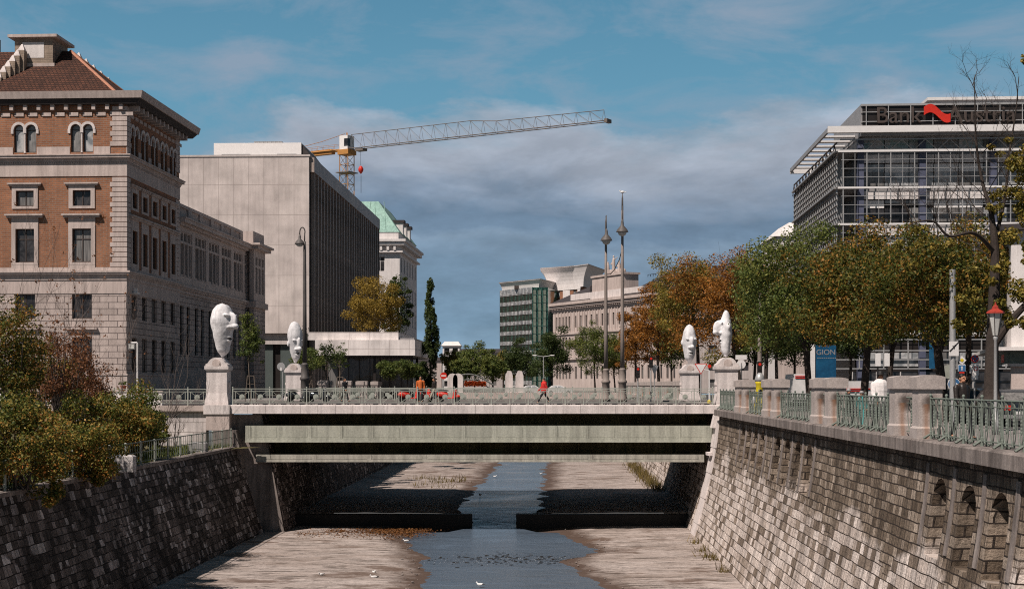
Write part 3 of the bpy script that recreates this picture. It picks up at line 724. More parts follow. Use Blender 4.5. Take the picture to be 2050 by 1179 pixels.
fb = thing('road_bridge', 'low far road bridge crossing the river behind the first bridge', 'bridge')
mb = MB(); mb.box(-16,22,213,227,-1.1,-.32); mb.build('deck', M_['concrete_plain'], fb)
mb = MB(); mb.box(-14.5,20.5,213.2,213.5,-4.2,-1.1); mb.build('girder', M_['girder_low'], fb)
mb = MB(); mb.box(-16,22,212.8,213.15,-1.0,.05); mb.build('parapet', M_['stone_trim'], fb)
mb = MB(); mb.box(-15.5,21.5,214.5,226,-.32,-.30); mb.build('carriageway', M_['asphalt'], fb)

# ------------------------------------------------------------------ bridge railing panels
PW = 1.193
pm = MB()                       # one bay, x from 0 to PW, z from 0
H0 = 1.05
pm.box(0,PW,-.035,.035,H0-.045,H0); pm.box(0,PW,-.018,.018,H0-.20,H0-.165); pm.box(0,PW,-.018,.018,.13,.165)
for x in (.17, PW-.17): pm.box(x-.016,x+.016,-.016,.016,.165,H0-.20)
c_ = (PW/2, 0, (.165+H0-.20)/2)
for sx in (-1,1):
    for sz in (-1,1):
        pm.path([(c_[0]+sx*.15,0,c_[2]+sz*.13),(c_[0]+sx*(PW/2-.19),0,c_[2]+sz*.33)], .014, 4)
panel_me = pm.mesh('panel'); panel_me.materials.append(M_['rail'])
mm = MB(); mm.disc(c_, (0,1,0), .175, .05, 20); mm.disc(c_, (0,1,0), .125, .085, 20); mm.disc(c_, (0,1,0), .06, .12, 12)
med_me = mm.mesh('medallion'); med_me.materials.append(M_['rail'])
qm = MB(); qm.box(-.035,.035,-.035,.035,-.05,H0+.03); qm.lathe([(.0,0),(.05,.03),(.05,.07),(.0,.1)], (0,0,H0+.02), 8); post_me = qm.mesh('post'); post_me.materials.append(M_['rail'])
qm = MB(); qm.box(-.022,.022,-.022,.022,-.05,H0-.04); thin_me = qm.mesh('post'); thin_me.materials.append(M_['rail'])
def bridge_rail(label, x0, n, y, z):
    r = thing('bridge_railing', label, 'railing', (x0,y,z), 0, 'railings of the bridge')
    for i in range(n):
        p = link('panel', panel_me, None, r, (i*PW,0,0)); link('medallion', med_me, None, p)
    for i in range(n+1): link('post', post_me if i % 2 == 0 else thin_me, None, r, (i*PW,0,0))
    return r
bridge_rail('grey green railing with round medallions along the near edge of the bridge', PX(466,90.05), 26, 90.05, -.09)
bridge_rail('grey green railing with round medallions along the far edge of the bridge', -16.6, 25, 112.2, -.09)
bridge_rail('short grey green medallion railing left of the near left pedestal', PX(413,90.3)-5*PW, 5, 90.3, -.12)
# ------------------------------------------------------------------ pedestals and heads
def pedestal_parts(root):
    mb = MB(); mb.box(-.76,.76,-.76,.76,0,.16); mb.hexa([(-.76,-.76,.16),(.76,-.76,.16),(.76,.76,.16),(-.76,.76,.16)],[(-.66,-.66,.75),(.66,-.66,.75),(.66,.66,.75),(-.66,.66,.75)])
    mb.build('base', M_['stone_white'], root)
    mb = MB(); mb.box(-.66,.66,-.66,.66,.75,2.18)
    for s in (-1,1):
        mb.box(s*.7-.07,s*.7+.07,-.25,.25,1.25,1.45); mb.box(s*.69-.05,s*.69+.05,-.2,.2,.85,1.25)
    mb.build('shaft', M_['stone_white'], root)
    mb = MB(); mb.box(-.74,.74,-.74,.74,2.18,2.26); mb.box(-.78,.78,-.78,.78,2.26,2.46)
    pr = [(-.72,2.46),(.72,2.46),(.70,2.58),(.56,2.66),(.47,2.80),(.33,2.93),(.16,3.0),(-.16,3.0),(-.33,2.93),(-.47,2.80),(-.56,2.66),(-.70,2.58)]
    mb.prism_y(pr, -.72, .72); mb.build('cap', M_['stone_white'], root)
    mb = MB()
    for rr, t in ((.27,.06),(.20,.11),(.12,.08)): mb.disc((0,-.73,2.62),(0,1,0),rr,t,20)
    mb.build('roundel', M_['stone_trim'], root)
PED = [(438,90.9,'white stone pedestal carrying the largest head, near left end of the bridge',1.0),(591,111.2,'white stone pedestal beside the tall arched lamp, far left end of the bridge',.96),
       (1380,111.2,'white stone pedestal with half round panel, far right end of the bridge',.94),(1454,90.9,'white stone pedestal where the bridge meets the right balustrade',1.0)]
for px, D, lb, sc in PED:
    r = thing('pedestal', lb, 'pedestal', (PX(px,D),D,-.04 if D > 100 else -.1), 0, 'pedestals at the corners of the bridge'); r.scale = (1,1,sc+.02); pedestal_parts(r)
def head(px, D, label, H, Wd, turn, nose, brow, mouthz, nosez, topw=1.0, lean=0.0, tipw=.36):
    mb = MB()
    prof = []
    for i in range(25):                # crown wide, narrowing to the chin
        t = i/24
        zz = H*t
        low_ = tipw + (1-tipw)*min(1, t/.62)**.85
        cap_ = (1-max(0, (t-.60)/.40)**2.4)**.5*(1-(1-topw)*max(0,(t-.45)/.55))
        end_ = min(1, (t/.10))**.5
        prof.append((max(.02, Wd/2*low_*cap_*end_), zz))
    mb.lathe(prof, (0,0,0), 24, sx=1, sy=.92)
    mb.v = [(x + lean*(z/H-.5), y, z) for x, y, z in mb.v]
    d = -1                               # the face looks along local -y
    mb.ell((lean*(nosez-.5),-Wd*.40,H*(nosez+.10)), (Wd*.15,Wd*nose*.62,H*.17), Matrix.Rotation(.22,3,'X'), 12, 8)
    mb.ell((lean*(nosez-.5),-Wd*(.36+nose*.42),H*nosez), (Wd*.16,Wd*.19,H*.055), None, 12, 8)
    for s in (-1,1):
        mb.ell((s*Wd*.15+lean*.1,-Wd*.36,H*(nosez+.19)), (Wd*.24,Wd*.11*brow,H*.030), Matrix.Rotation(-.25*s,3,'Y'), 12, 8)
        mb.ell((s*Wd*.14,-Wd*.38,H*(nosez-.01)), (Wd*.10,Wd*.12,H*.035), None, 10, 6)
        mb.ell((s*Wd*.47,.05,H*(nosez+.12)), (Wd*.06,Wd*.10,H*.07), None, 10, 6)
    mb.ell((0,-Wd*.31,H*(mouthz+.035)), (Wd*.15,Wd*.13,H*.022), None, 12, 6)
    mb.ell((0,-Wd*.30,H*(mouthz-.035)), (Wd*.13,Wd*.13,H*.022), None, 12, 6)
    mb.lathe([(.10,-.02),(.13,.06),(.22,H*.14)], (0,0,0), 12)
    me = voxel(mb, 'head_sculpture', .035, 14)
    nv = [(v.co.copy(), v.normal.copy()) for v in me.vertices]; out_ = []
    for co_, no_ in nv:
        p_ = co_ + no_*(.03*mn.noise(co_*2.2+Vector((px,0,0))) + .006*mn.noise(co_*6)); out_ += [*p_]
    me.vertices.foreach_set('co', out_); me.update()
    o = link('head_sculpture', me, M_['statue'], None, (PX(px,D),D,(2.96 if D > 100 else 3.02)), turn)
    tag(o, label, 'sculpture', 'white elongated heads on the bridge pedestals')
    m2 = MB(); m2.ell((0,-Wd*.335,H*mouthz), (Wd*.12,Wd*.10,H*.016), None, 12, 6); m2.build('mouth', M_['black'], o, True)  # black colour stands in for the shade inside the mouth hollow
head(446,90.9,'largest white head sculpture, facing right on the near left pedestal',3.50,1.66,math.radians(62),.50,1.3,.33,.56,1.0,-.1)
head(591,111.2,'white head sculpture with open mouth on the far left pedestal by the arched lamp',3.30,1.32,math.radians(38),.22,.8,.22,.33,.86,-.12,.34)
head(1380,111.2,'white egg shaped head sculpture on the far right pedestal',3.08,1.28,math.radians(14),.30,.7,.24,.40,.70,0,.45)
head(1453,90.9,'white head sculpture with long nose to the left, in front of the trees',3.05,1.02,math.radians(-78),.80,.5,.34,.52,.60,.05,.42)
# ------------------------------------------------------------------ stone and iron balustrades along the river
def pillar_mesh():
    mb = MB()
    mb.box(-.40,.40,-.40,.40,0,.30); mb.hexa([(-.40,-.40,.30),(.40,-.40,.30),(.40,.40,.30),(-.40,.40,.30)],[(-.34,-.34,.36),(.34,-.34,.36),(.34,.34,.36),(-.34,.34,.36)])
    mb.box(-.34,.34,-.34,.34,.36,1.42); mb.box(-.41,.41,-.41,.41,1.425,1.74)
    pr = [(-.41,1.74),(.41,1.74),(.41,1.77),(.28,1.81),(.1,1.83),(-.1,1.83),(-.28,1.81),(-.41,1.77)]
    mb.prism_y(pr, -.41, .41)
    me = mb.mesh('pillar'); me.materials.append(M_['pillar']); return me
pil_me = pillar_mesh()
BW = 1.70
def iron_panel(w, motifs):
    mb = MB(); h = 1.16
    mb.path([(0,0,h),(w,0,h)], .028, 6); mb.path([(0,0,h-.16),(w,0,h-.16)], .014, 5); mb.path([(0,0,.14),(w,0,.14)], .02, 5)
    for k in range(motifs):
        x = w*(k+.5)/motifs; hw = w/motifs*.38
        for s in (-1,1):
            pts = [(x + s*hw*(.18+.72*math.sin(PI*t)**.8)*(1 if t < .5 else 1-.35*(t-.5)), .012*s, .14+(h-.16)*t) for t in [i/9 for i in range(10)]]
            mb.path(pts, [.018,.014,.012,.011,.011,.011,.011,.013,.016,.019], 5)
            mb.path([(x+s*hw*.36,-.02,.30),(x+s*hw*.30,-.03,.62),(x+s*hw*.12,-.01,.98)], .010, 4)
        for i in range(5): mb.ell((x,-.02,.44+.085*i), (.038-.003*abs(i-2),.035,.055), None, 6, 4)
        mb.path([(x,0,.14),(x,0,.42)], .012, 4); mb.path([(x,0,.85),(x,0,h)], .012, 4)
        mb.ell((x,0,.10), (.05,.05,.05), None, 6, 4)
    me = mb.mesh('iron_panel'); me.materials.append(M_['rail_green']); return me
def iron_post():
    mb = MB(); mb.path([(0,0,-.02),(0,0,.22),(0,0,.24),(0,0,1.22)], [.05,.045,.032,.03], 8); mb.ell((0,0,1.25), (.045,.045,.05), None, 8, 6)
    mb.path([(0,0,.16),(.0,.22,.02)], [.03,.045], 6); mb.path([(0,0,.16),(0,-.16,.02)], [.03,.05], 6)
    mb.ell((0,-.16,.03), (.07,.05,.04), None, 8, 5)
    me = mb.mesh('iron_post'); me.materials.append(M_['rail_green']); return me
pan4 = iron_panel(BW, 3); pan1 = iron_panel(1.9, 2); ipost = iron_post()
def run(root, xof, ya, yb, z):                     # iron railing between two stations
    L = yb-ya; n = max(1, round(L/BW)); st = L/n
    for i in range(n):
        y0 = ya+st*i; y1 = y0+st
        a = Vector((cx(y0)+xof, y0, z)); b = Vector((cx(y1)+xof, y1, z)); d = b-a
        o = link('railing_panel', pan4, None, root, a, math.atan2(d.y,d.x)); o.scale = (d.length/BW,1,1)
    for i in range(n+1):
        y0 = ya+st*i; link('post', ipost, None, root, (cx(y0)+xof,y0,z), PI/2)
def balustrade(label, xof, pairs, z, ends=(None,None)):
    r = thing('balustrade', label, 'balustrade', (0,0,0), 0, 'pillar and iron balustrades along the river')
    ps = sorted(pairs)
    for y in ps:
        for s in (-1.36,1.36): link('pillar', pil_me, None, r, (cx(y+s)+xof,y+s,z), -.027)
        a = Vector((cx(y-1)+xof,y-.98,z)); o = link('railing_panel', pan1, None, r, a, PI/2-.027)
    for a, b in zip(ps, ps[1:]): run(r, xof, a+1.74, b-1.74, z)
    if ends[0] is not None: run(r, xof, ends[0], ps[0]-1.74, z)
    if ends[1] is not None: run(r, xof, ps[-1]+1.74, ends[1], z)
    return r
balustrade('balustrade of squat granite pillars and verdigris iron railing on the right quay wall', 10.88, [15.7,28.6,41.5,54.4,67.2,77.5], -.35, (4,88.8))
balustrade('pale pillar balustrade receding beyond the bridge on the right bank', 10.9, [117.5+11.5*k for k in range(8)], -.30, (114,None))
balustrade('pale pillar balustrade receding beyond the bridge on the left bank', -18.9, [117.5+11.5*k for k in range(8)], -.25, (114,None))

# ------------------------------------------------------------------ lower left railing and stone blocks
r = thing('railing', 'grey green bar railing on top of the dark left river wall', 'railing', (0,0,0))
mb = MB()
for y0, y1 in ((30,89.4),):
    for h in (1.12,.62,.14): mb.path([(cx(y)-20.42,y,-2.78+h) for y in (30,50,70,89.4)], .028 if h > 1 else .018, 6)
mb.build('rails', M_['rail_green'], r)
pm = MB(); pm.path([(0,0,0),(0,0,1.1)], .05, 6); pm.ell((0,0,1.13), (.07,.07,.06), None, 8, 5); lp_me = pm.mesh('post'); lp_me.materials.append(M_['rail'])
bm_ = MB()
for k in range(6): bm_.path([(0,.4*k+.35,.14),(0,.4*k+.35,1.12)], .013, 5)
bar_me = bm_.mesh('bars'); bar_me.materials.append(M_['rail_green'])
y = 30.0
while y < 89.5:
    link('post', lp_me, None, r, (cx(y)-20.42,y,-2.78))
    if y < 87: link('bars', bar_me, None, r, (cx(y)-20.42,y,-2.78), -.027)
    y += 2.475
g = G('scribbled stone'); ob = g.obj()
n1 = g.noise(g.map(ob, (1,1,1)), 3, 5, .7); wv = g.noise(ob, 5.5, 3, .5, 2.5)
col = g.mix(g.ramp(n1, [(.35,0.0),(.65,1.0)]), (.56,.53,.52), (.42,.39,.38))
col = g.mix(g.ramp(g.math('ABSOLUTE', g.math('SUBTRACT', wv, .5)), [(.015,.85),(.04,0.0)]), col, (.03,.03,.035))
g.B('Base Color', col); g.B('Roughness', .85); M_['scribble'] = g.m
def block(px, D, w, h, dp, label, mat):
    mb = MB(); mb.hexa([(-w/2,-dp/2,0),(w/2,-dp/2,0),(w/2,dp/2,0),(-w/2,dp/2,0)],[(-w/2,-dp/2,h-.08),(w/2,-dp/2,h-.08),(w/2,dp/2,h-.08),(-w/2,dp/2,h-.08)])
    mb.hexa([(-w/2,-dp/2,h-.08),(w/2,-dp/2,h-.08),(w/2,dp/2,h-.08),(-w/2,dp/2,h-.08)],[(-w/2+.1,-dp/2+.1,h),(w/2-.1,-dp/2+.1,h),(w/2-.1,dp/2-.1,h),(-w/2+.1,dp/2-.1,h)])
    r = thing('stone_block', label, 'stone block', (PX(px,D),D,-2.82)); mb.build('block', M_[mat], r)
    m2 = MB(); m2.box(-w*.3,w*.3,-dp/2-.02,-dp/2,h*.35,h*.7); m2.build('plate', M_[mat], r)
block(251,64.5,.85,.78,.6,'pale stone block covered in black scribbles behind the lower left railing','scribble')
block(218,64.8,.7,.66,.6,'low cream stone block left of the scribbled block, half under the bush','stone_white')
block(397,83,1.0,.62,.7,'grey stone block at the far end of the lower left railing','grey')
w = thing('parapet_wall', 'low cream wall behind the short railing left of the bridge', 'wall', (0,0,0))
mb = MB(); mb.box(-40,-23.0,91.6,91.95,-.15,.72); mb.build('wall', M_['plaster_white'], w); mb = MB(); mb.box(-40,-22.95,91.55,92.0,.72,.80); mb.build('cap', M_['stone_trim'], w)
t = thing('flower_pot', 'small terracotta pot with a green plant on the cream parapet wall', 'pot', (PX(247,91.8),91.8,.80))
mb = MB(); mb.lathe([(.14,0),(.2,.3),(.22,.3),(.22,.36)], (0,0,0), 12); mb.build('pot', surf('terracotta', (.36,.12,.07)), t)
V = []
for i in range(90):
    c = np.array([rnd.gauss(0,.11), rnd.gauss(0,.11), .42+abs(rnd.gauss(0,.12))]); u = np.array([rnd.uniform(-1,1) for _ in range(3)])*.06; v = np.array([rnd.uniform(-1,1) for _ in range(3)])*.06
    V += [c-u, c-v, c+u, c+v]
link('plant', quads('plant', V, GR), None, t)

# ------------------------------------------------------------------ lamps
def lamp_base(mb, r, h):
    mb.lathe([(r*2.2,0),(r*2.2,.25),(r*1.85,.32),(r*1.75,h*.55),(r*2.15,h*.57),(r*2.15,h*.62),(r*1.55,h*.66),(r*1.7,h*.80),(r*1.35,h*.92),(r*1.5,h*.94),(r*1.5,h*.97),(r,h)], (0,0,0), 14)
t = thing('street_lamp', 'tall lamp with an arched top and hanging bell, left on the bridge', 'street lamp', (PX(610,101),101,-.02), 0, 'tall lamps on the bridge')
mb = MB(); lamp_base(mb, .165, 2.8); mb.path([(0,0,2.8),(0,0,7),(0,0,10.9),(0,0,11.6)], [.165,.135,.11,.09], 12); mb.build('pole', M_['iron'], t, True)
mb = MB(); mb.path([(-.02,0,11.4),(0,0,12.2)]+[(-.17+.19*math.cos(a),0,12.25+.36*math.sin(a)) for a in [PI*k/8 for k in range(9)]]+[(-.36,0,12.1)], .045, 8); mb.build('arm', M_['iron'], t, True)
mb = MB(); mb.lathe([(.05,.75),(.09,.6),(.10,.42),(.30,.22),(.36,.10),(.37,.04),(.30,.03)], (-.36,0,11.35), 16); mb.build('lamp_shade', M_['iron'], t, True)
mb = MB(); mb.ell((-.36,0,11.38), (.27,.27,.17), None, 14, 8); mb.build('globe', M_['lampglass'], t, True)
def tall(px, D, H, lz, dx, label):
    t = thing('street_lamp', label, 'street lamp', (PX(px,D),D,-.02), 0, 'tall lamps on the bridge')
    mb = MB(); lamp_base(mb, .155, 2.4); mb.path([(0,0,2.4),(0,0,5),(0,0,9),(0,0,H-1.2)], [.155,.135,.11,.075], 12); mb.build('pole', M_['pole'], t, True)
    mb = MB(); mb.path([(0,0,H-2.2),(0,0,H-.4),(0,0,H)], [.085,.06,.02], 8); mb.path([(0,0,lz+1.9),(dx*.6,-.35,lz+1.95),(dx,-.5,lz+1.5),(dx,-.5,lz+.9)], .035, 6); mb.build('spike', M_['iron'], t, True)
    mb = MB(); mb.lathe([(.04,1.0),(.10,.8),(.12,.55),(.36,.28),(.42,.14),(.44,.10),(.34,.09)], (dx,-.5,lz), 16); mb.build('lamp_shade', M_['iron'], t, True)
    mb = MB(); mb.ell((dx,-.5,lz+.08), (.31,.31,.28), None, 14, 8); mb.build('globe', M_['lampglass'], t, True)
    return t
tall(1213,102,13.5,11.6,0,'shorter buff lamp post of the pair, right of the bridge middle')
tall(1246,99,14.8,11.9,-.05,'taller buff lamp post of the pair, right of the bridge middle')
t = thing('overhead_cable', 'dark cable sagging between the two buff lamp posts', 'cable', (0,0,0)); mb = MB()
mb.path([P(1245,500,99),P(1240,520,99.5),P(1230,540,100.5),P(1222,549,101.3),P(1214,549,102)], .03, 5); mb.build('cable', M_['black'], t)
t = thing('bird', 'white gull sitting on top of the taller lamp post', 'gull', P(1246,387,99)); mb = MB(); mb.ell((0,0,.08), (.16,.09,.09), None, 10, 6); mb.ell((-.17,0,.17), (.06,.05,.05), None, 8, 6); mb.ell((.2,0,.07),(.12,.04,.03)); mb.path([(-.2,0,.16),(-.28,0,.15)],[.02,.006],5); link('body', voxel(mb,'body',.018,2), M_['gull'], t)
t = thing('floodlight', 'thin white pole with a square floodlight above the bushes', 'floodlight', (PX(275,91.3),91.3,-.15))
mb = MB(); mb.path([(0,0,0),(0,0,4.05),(-.03,0,4.1),(-.42,0,4.1)], .055, 8); mb.build('pole', M_['white'], t)
mb = MB(); mb.box(-.56,-.14,-.14,.14,3.66,4.03); mb.build('lamp_head', M_['grey'], t); mb = MB(); mb.box(-.52,-.18,-.16,-.143,3.70,3.99); mb.build('lens', M_['lampglass'], t)
t = thing('street_lamp', 'historic lantern with a red roof on a slim grey pole at the right', 'lantern', (PX(1993,43.5),43.5,-.36)); t.scale = (.88,.88,.88)
mb = MB(); mb.lathe([(.14,0),(.14,.5),(.10,.55),(.08,1.0),(.065,1.1),(.055,3.35),(.09,3.42),(.06,3.5)], (0,0,0), 12); mb.build('pole', M_['steel'], t, True)
mb = MB(); mb.lathe([(.10,0),(.235,.78)], (0,0,3.52), 6); mb.build('lantern_glass', M_['lampglass'], t)
mb = MB()
for k in range(6):
    a = PI*k/3; mb.path([(.105*math.cos(a),.105*math.sin(a),3.52),(.24*math.cos(a),.24*math.sin(a),4.31)], .016, 4)
mb.build('lantern_frame', M_['iron'], t)
mb = MB(); mb.lathe([(.33,0),(.31,.06),(.13,.16),(.11,.24),(.04,.30),(.02,.40)], (0,0,4.30), 6); mb.build('lantern_roof', M_['red_dark'], t)
t = thing('street_lamp', 'far double arm street light above the road beyond the bridge', 'street lamp', (PX(1088,224),224,-.3)); mb = MB()
mb.path([(0,0,0),(0,0,6.0)], .08, 6); mb.path([(-1.3,0,6.2),(0,0,6.0),(1.3,0,6.2)], .06, 6); mb.build('pole', M_['steel'], t)
for s in (-1,1): mb = MB(); mb.ell((s*1.4,0,6.2), (.42,.16,.09)); mb.build('lamp_head', M_['white'], t)

# ------------------------------------------------------------------ signs and signals
def pole(r, h, rad=.04, mat='steel', z0=0): mb = MB(); mb.path([(0,0,z0),(0,0,h)], rad, 8); return mb.build('pole', M_[mat], r)
def plate(r, shape, z, mat, name='sign_plate', x=0, y=-.06, th=.02, rz=0):
    mb = MB()
    if isinstance(shape, float): mb.disc((0,0,0),(0,1,0),shape,th,28)
    else:
        n = len(shape); mb.hexa([(a,-th/2,b) for a,b in shape],[(a,th/2,b) for a,b in shape])
    return mb.build(name, M_[mat], r, loc=(x,y,z), rotz=rz)
rect = lambda w, h: [(-w/2,-h/2),(w/2,-h/2),(w/2,h/2),(-w/2,h/2)]
tri = lambda w: [(0,-w*.58),(w/2,w*.29),(-w/2,w*.29)]
dia = lambda d: [(0,-d/2),(d/2,0),(0,d/2),(-d/2,0)]
def sgn(px, D, label, cat='road sign', z=-.38): return thing('road_sign', label, cat, (PX(px,D),D,z), 0, 'road signs and signals')
s = sgn(1907,56,'white rectangular sign with a black diagonal bar high on a thick grey pole'); pole(s, 6.2, .12); plate(s, rect(.38,.58), PZ(698,56)+.38, 'white', y=-.16)
plate(s, [(-.19,-.10),(-.15,-.13),(.19,.24),(.19,.29)], PZ(698,56)+.38, 'black', 'bar', y=-.175, th=.012)
m = MB()
for a, b in (((-.02,.04),(.05,.16)),((-.06,.1),(.09,.1)),((.0,-.02),(.04,.05))): m.path([(a[0],-.173,a[1]),(b[0],-.173,b[1])], .012, 4)
m.build('symbol', M_['black'], s, loc=(0,0,PZ(698,56)+.38))
s = sgn(1909,66,'round blue sign with white arrows pointing up and right, beside the man in black'); pole(s, 1.9); z = PZ(769,66)+.38; plate(s, .30, z, 'white', 'rim', y=-.05); plate(s, .275, z, 'blue', y=-.066)
def arrow(r, z, pts, y=-.08): plate(r, pts, z, 'white', 'arrow', y=y, th=.01)
arrow(s, z, [(-.10,-.2),(-.03,-.2),(-.03,.08),(-.10,.08)]); arrow(s, z, [(-.16,.08),(.03,.08),(-.065,.22)]); arrow(s, z, [(-.03,-.12),(.10,-.08),(.10,-.01),(-.03,-.05)]); arrow(s, z, [(.10,-.14),(.24,-.03),(.10,.07)])
s = sgn(1925,88,'yellow and white diamond priority sign above a small blue arrow sign'); pole(s, 3.1, .04, 'steel', -.9); push(s, 56/88); z = PZ(721,88)+.38; plate(s, dia(.56), z, 'white', 'rim'); plate(s, dia(.26), z, 'yellow', y=-.075)
z = PZ(737,88)+.38; plate(s, rect(.48,.42), z, 'white', 'rim', y=-.05); plate(s, rect(.44,.38), z, 'blue', y=-.066); plate(s, [(-.03,-.13),(.03,-.13),(.03,.06),(-.03,.06)], z, 'white', 'arrow', y=-.08, th=.01); plate(s, [(-.07,.05),(.07,.05),(0,.14)], z, 'white', 'arrow', y=-.08, th=.01); plate(s, rect(.3,.12), PZ(746,88)+.38, 'red', 'tag_plate')
s = sgn(1951,92,'round red and blue no stopping sign with white plates below it'); pole(s, 3.2, .05, 'steel', -.9); push(s, 58/92); z = PZ(718,92)+.38; plate(s, .26, z, 'red', 'rim', y=-.07); plate(s, .19, z, 'blue', y=-.086)
for a in (PI/4,-PI/4): m = MB(); m.path([(-.2*math.cos(a),-.1,-.2*math.sin(a)),(.2*math.cos(a),-.1,.2*math.sin(a))], .022, 4); m.build('cross_bar', M_['red'], s, loc=(0,0,z))
z = PZ(740,92)+.38; plate(s, rect(.38,.75), z, 'white', x=.05, y=-.08); plate(s, .15, z+.08, 'red', 'rim', x=.06, y=-.095, th=.012); plate(s, .10, z+.08, 'white', 'disc', x=.06, y=-.103, th=.012); plate(s, rect(.13,.52), z+.05, 'white', x=-.28, y=-.08); plate(s, rect(.42,.22), z-.52, 'white', x=.0, y=-.07)
s = sgn(1899,80,'pale green back of a round sign half hidden by the thick grey pole'); pole(s, 2.6); plate(s, .40, PZ(744,80)+.38, 'frame_green' if 'frame_green' in M_ else 'rail', y=-.05)
for px, lb in ((1757,'left white signal back box of the pair behind the man with the hat'),(1775,'right white signal back box of the pair behind the man with the hat')):
    s = sgn(px,72,lb,'traffic light'); pole(s, 3.2, .05, 'black', -.7); push(s, 54/72); z = PZ(720,72)+.38; plate(s, [(-.14,-.33),(.14,-.33),(.14,.33),(-.14,.33)], z, 'white', 'backing_plate')
    m = MB(); m.box(-.09,.09,.0,.2,-.3,.3); m.build('signal_box', M_['black'], s, loc=(0,0,z))
s = sgn(1484,93,'white rectangular and round sign backs beside the right pedestal'); pole(s, 2.9, .035); plate(s, rect(.75,.30), PZ(715,93)+.38, 'white', y=.05); plate(s, .30, PZ(729,93)+.38, 'white', y=.05); plate(s, rect(.05,.26), PZ(730,93)+.38, 'grey', 'clamp', y=.02)
def tl(px, D, h, label, lit=0):
    s = sgn(px, D, label, 'traffic light'); pole(s, h+.1, .05)
    m = MB(); m.box(-.14,.14,-.22,-.02,h-.75,h+.1); m.build('signal_box', M_['black'], s)
    for k, mt in enumerate(('red','yellow','rail')):
        m = MB(); m.disc((0,-.225,h-.07-.26*k),(0,1,0),.095,.02,16); m.build('lens', M_[mt if k == lit else 'dark_panel'] if mt != 'red' else M_['red'], s)
    return s
tl(1520,88,PZ(727,88)+.38,'traffic light with a red lens above the yellow machine')
tl(1303,108,PZ(716,108)+.38,'traffic light with a red lens left of the far right pedestal')
tl(1277,107,PZ(737,107)+.38,'small traffic signal with a white box behind the far railing')
s = sgn(1403,104,'white and red yield triangle right of the far right pedestal'); pole(s, 3.0, .05); z = PZ(735,104)+.38; plate(s, tri(.95), z, 'red', 'rim', y=-.06); plate(s, tri(.78), z, 'white', y=-.075)
s = sgn(1310,108.5,'white triangle sign turned sideways near the orange tree'); pole(s, 3.2, .04); plate(s, tri(.9), PZ(738,108.5)+.38, 'white', rz=.7)
s = sgn(1420,100,'slim pole with a small red signal and a yellow foot'); pole(s, 2.6, .05, 'white'); m = MB(); m.lathe([(.14,0),(.14,.4),(.06,.5)],(0,0,0),10); m.build('foot', M_['yellow'], s); plate(s, .13, PZ(733,100)+.38, 'red'); m = MB(); m.path([(0,0,2.6),(-.4,0,2.68)], .03, 5); m.build('arm', M_['white'], s)
s = sgn(888,216,'red and white no entry sign far left beyond the bridge', z=-.2); pole(s, 3.4, .05); z = PZ(752,216)+.2; plate(s, .52, z, 'red'); plate(s, rect(.72,.2), z, 'white', 'bar', y=-.075)
s = sgn(566,105,'round grey white sign on a pole left of the far left pedestal', z=-.02); pole(s, 2.9, .04); plate(s, .30, PZ(733,105), 'steel', x=-.12); plate(s, [(-.08,-.2),(.08,-.2),(.06,.0),(0,.08),(-.06,0)], PZ(736,105), 'white', 'symbol', x=-.12, y=-.078, th=.012)
t = thing('street_pole', 'thick pale concrete lamp pole rising into the trees right of the pedestals', 'pole', (PX(1521,92),92,-.38)); mb = MB(); mb.path([(0,0,0),(0,0,1.2),(0,0,4),(0,0,8)], [.2,.17,.14,.09], 12); mb.build('pole', M_['pole'], t, True)
t = thing('service_post', 'yellow cylindrical post with a grey dome behind the iron railing', 'post', (PX(1521,74),74,-.36)); t.scale = (1.15,1.15,1.55)
mb = MB(); mb.lathe([(.26,0),(.26,.35),(.19,.42),(.18,1.02),(.21,1.05),(.21,1.12)], (0,0,0), 16); mb.build('body', M_['yellow'], t, True)
mb = MB(); mb.lathe([(.22,1.12),(.23,1.2),(.17,1.34),(.06,1.42)], (0,0,0), 16); mb.build('dome', M_['steel'], t, True)
mb = MB(); mb.box(-.05,.05,-.21,-.17,.6,.85); mb.build('slot', M_['black'], t)
for s_ in (-1,1): mb = MB(); mb.ell((s_*.27,0,.45), (.06,.1,.16)); mb.build('fin', M_['steel'], t)
t = thing('poster_board', 'blue advertising board with pale letters and white blots under the trees', 'poster', (PX(1656,96),96,-.38))
mb = MB(); mb.box(-.85,.60,-.05,.05,.0,4.3); mb.build('board', M_['poster_blue'], t); mb = MB(); mb.box(-1.14,-.86,-.12,.12,0,4.35); mb.build('side_panel', M_['white'], t)
o = link('lettering', text_mesh('GION', .52, .01, 'lettering'), M_['grey'], t, (-.1,-.058,3.8))
mb = MB()
for k in range(9): mb.box(-.7+.15*k,-.6+.15*k,-.058,-.05,3.40,3.44)
mb.build('small_print', M_['grey'], t)
mb = MB()
for a, b, c, d in ((.2,1.0,.13,.09),(.05,.85,.2,.16),(-.12,.72,.1,.08),(.33,1.35,.06,.07)): mb.disc((a,-.055,b),(0,1,0),c,.012,14)
mb.build('printed_blot', M_['white'], t)

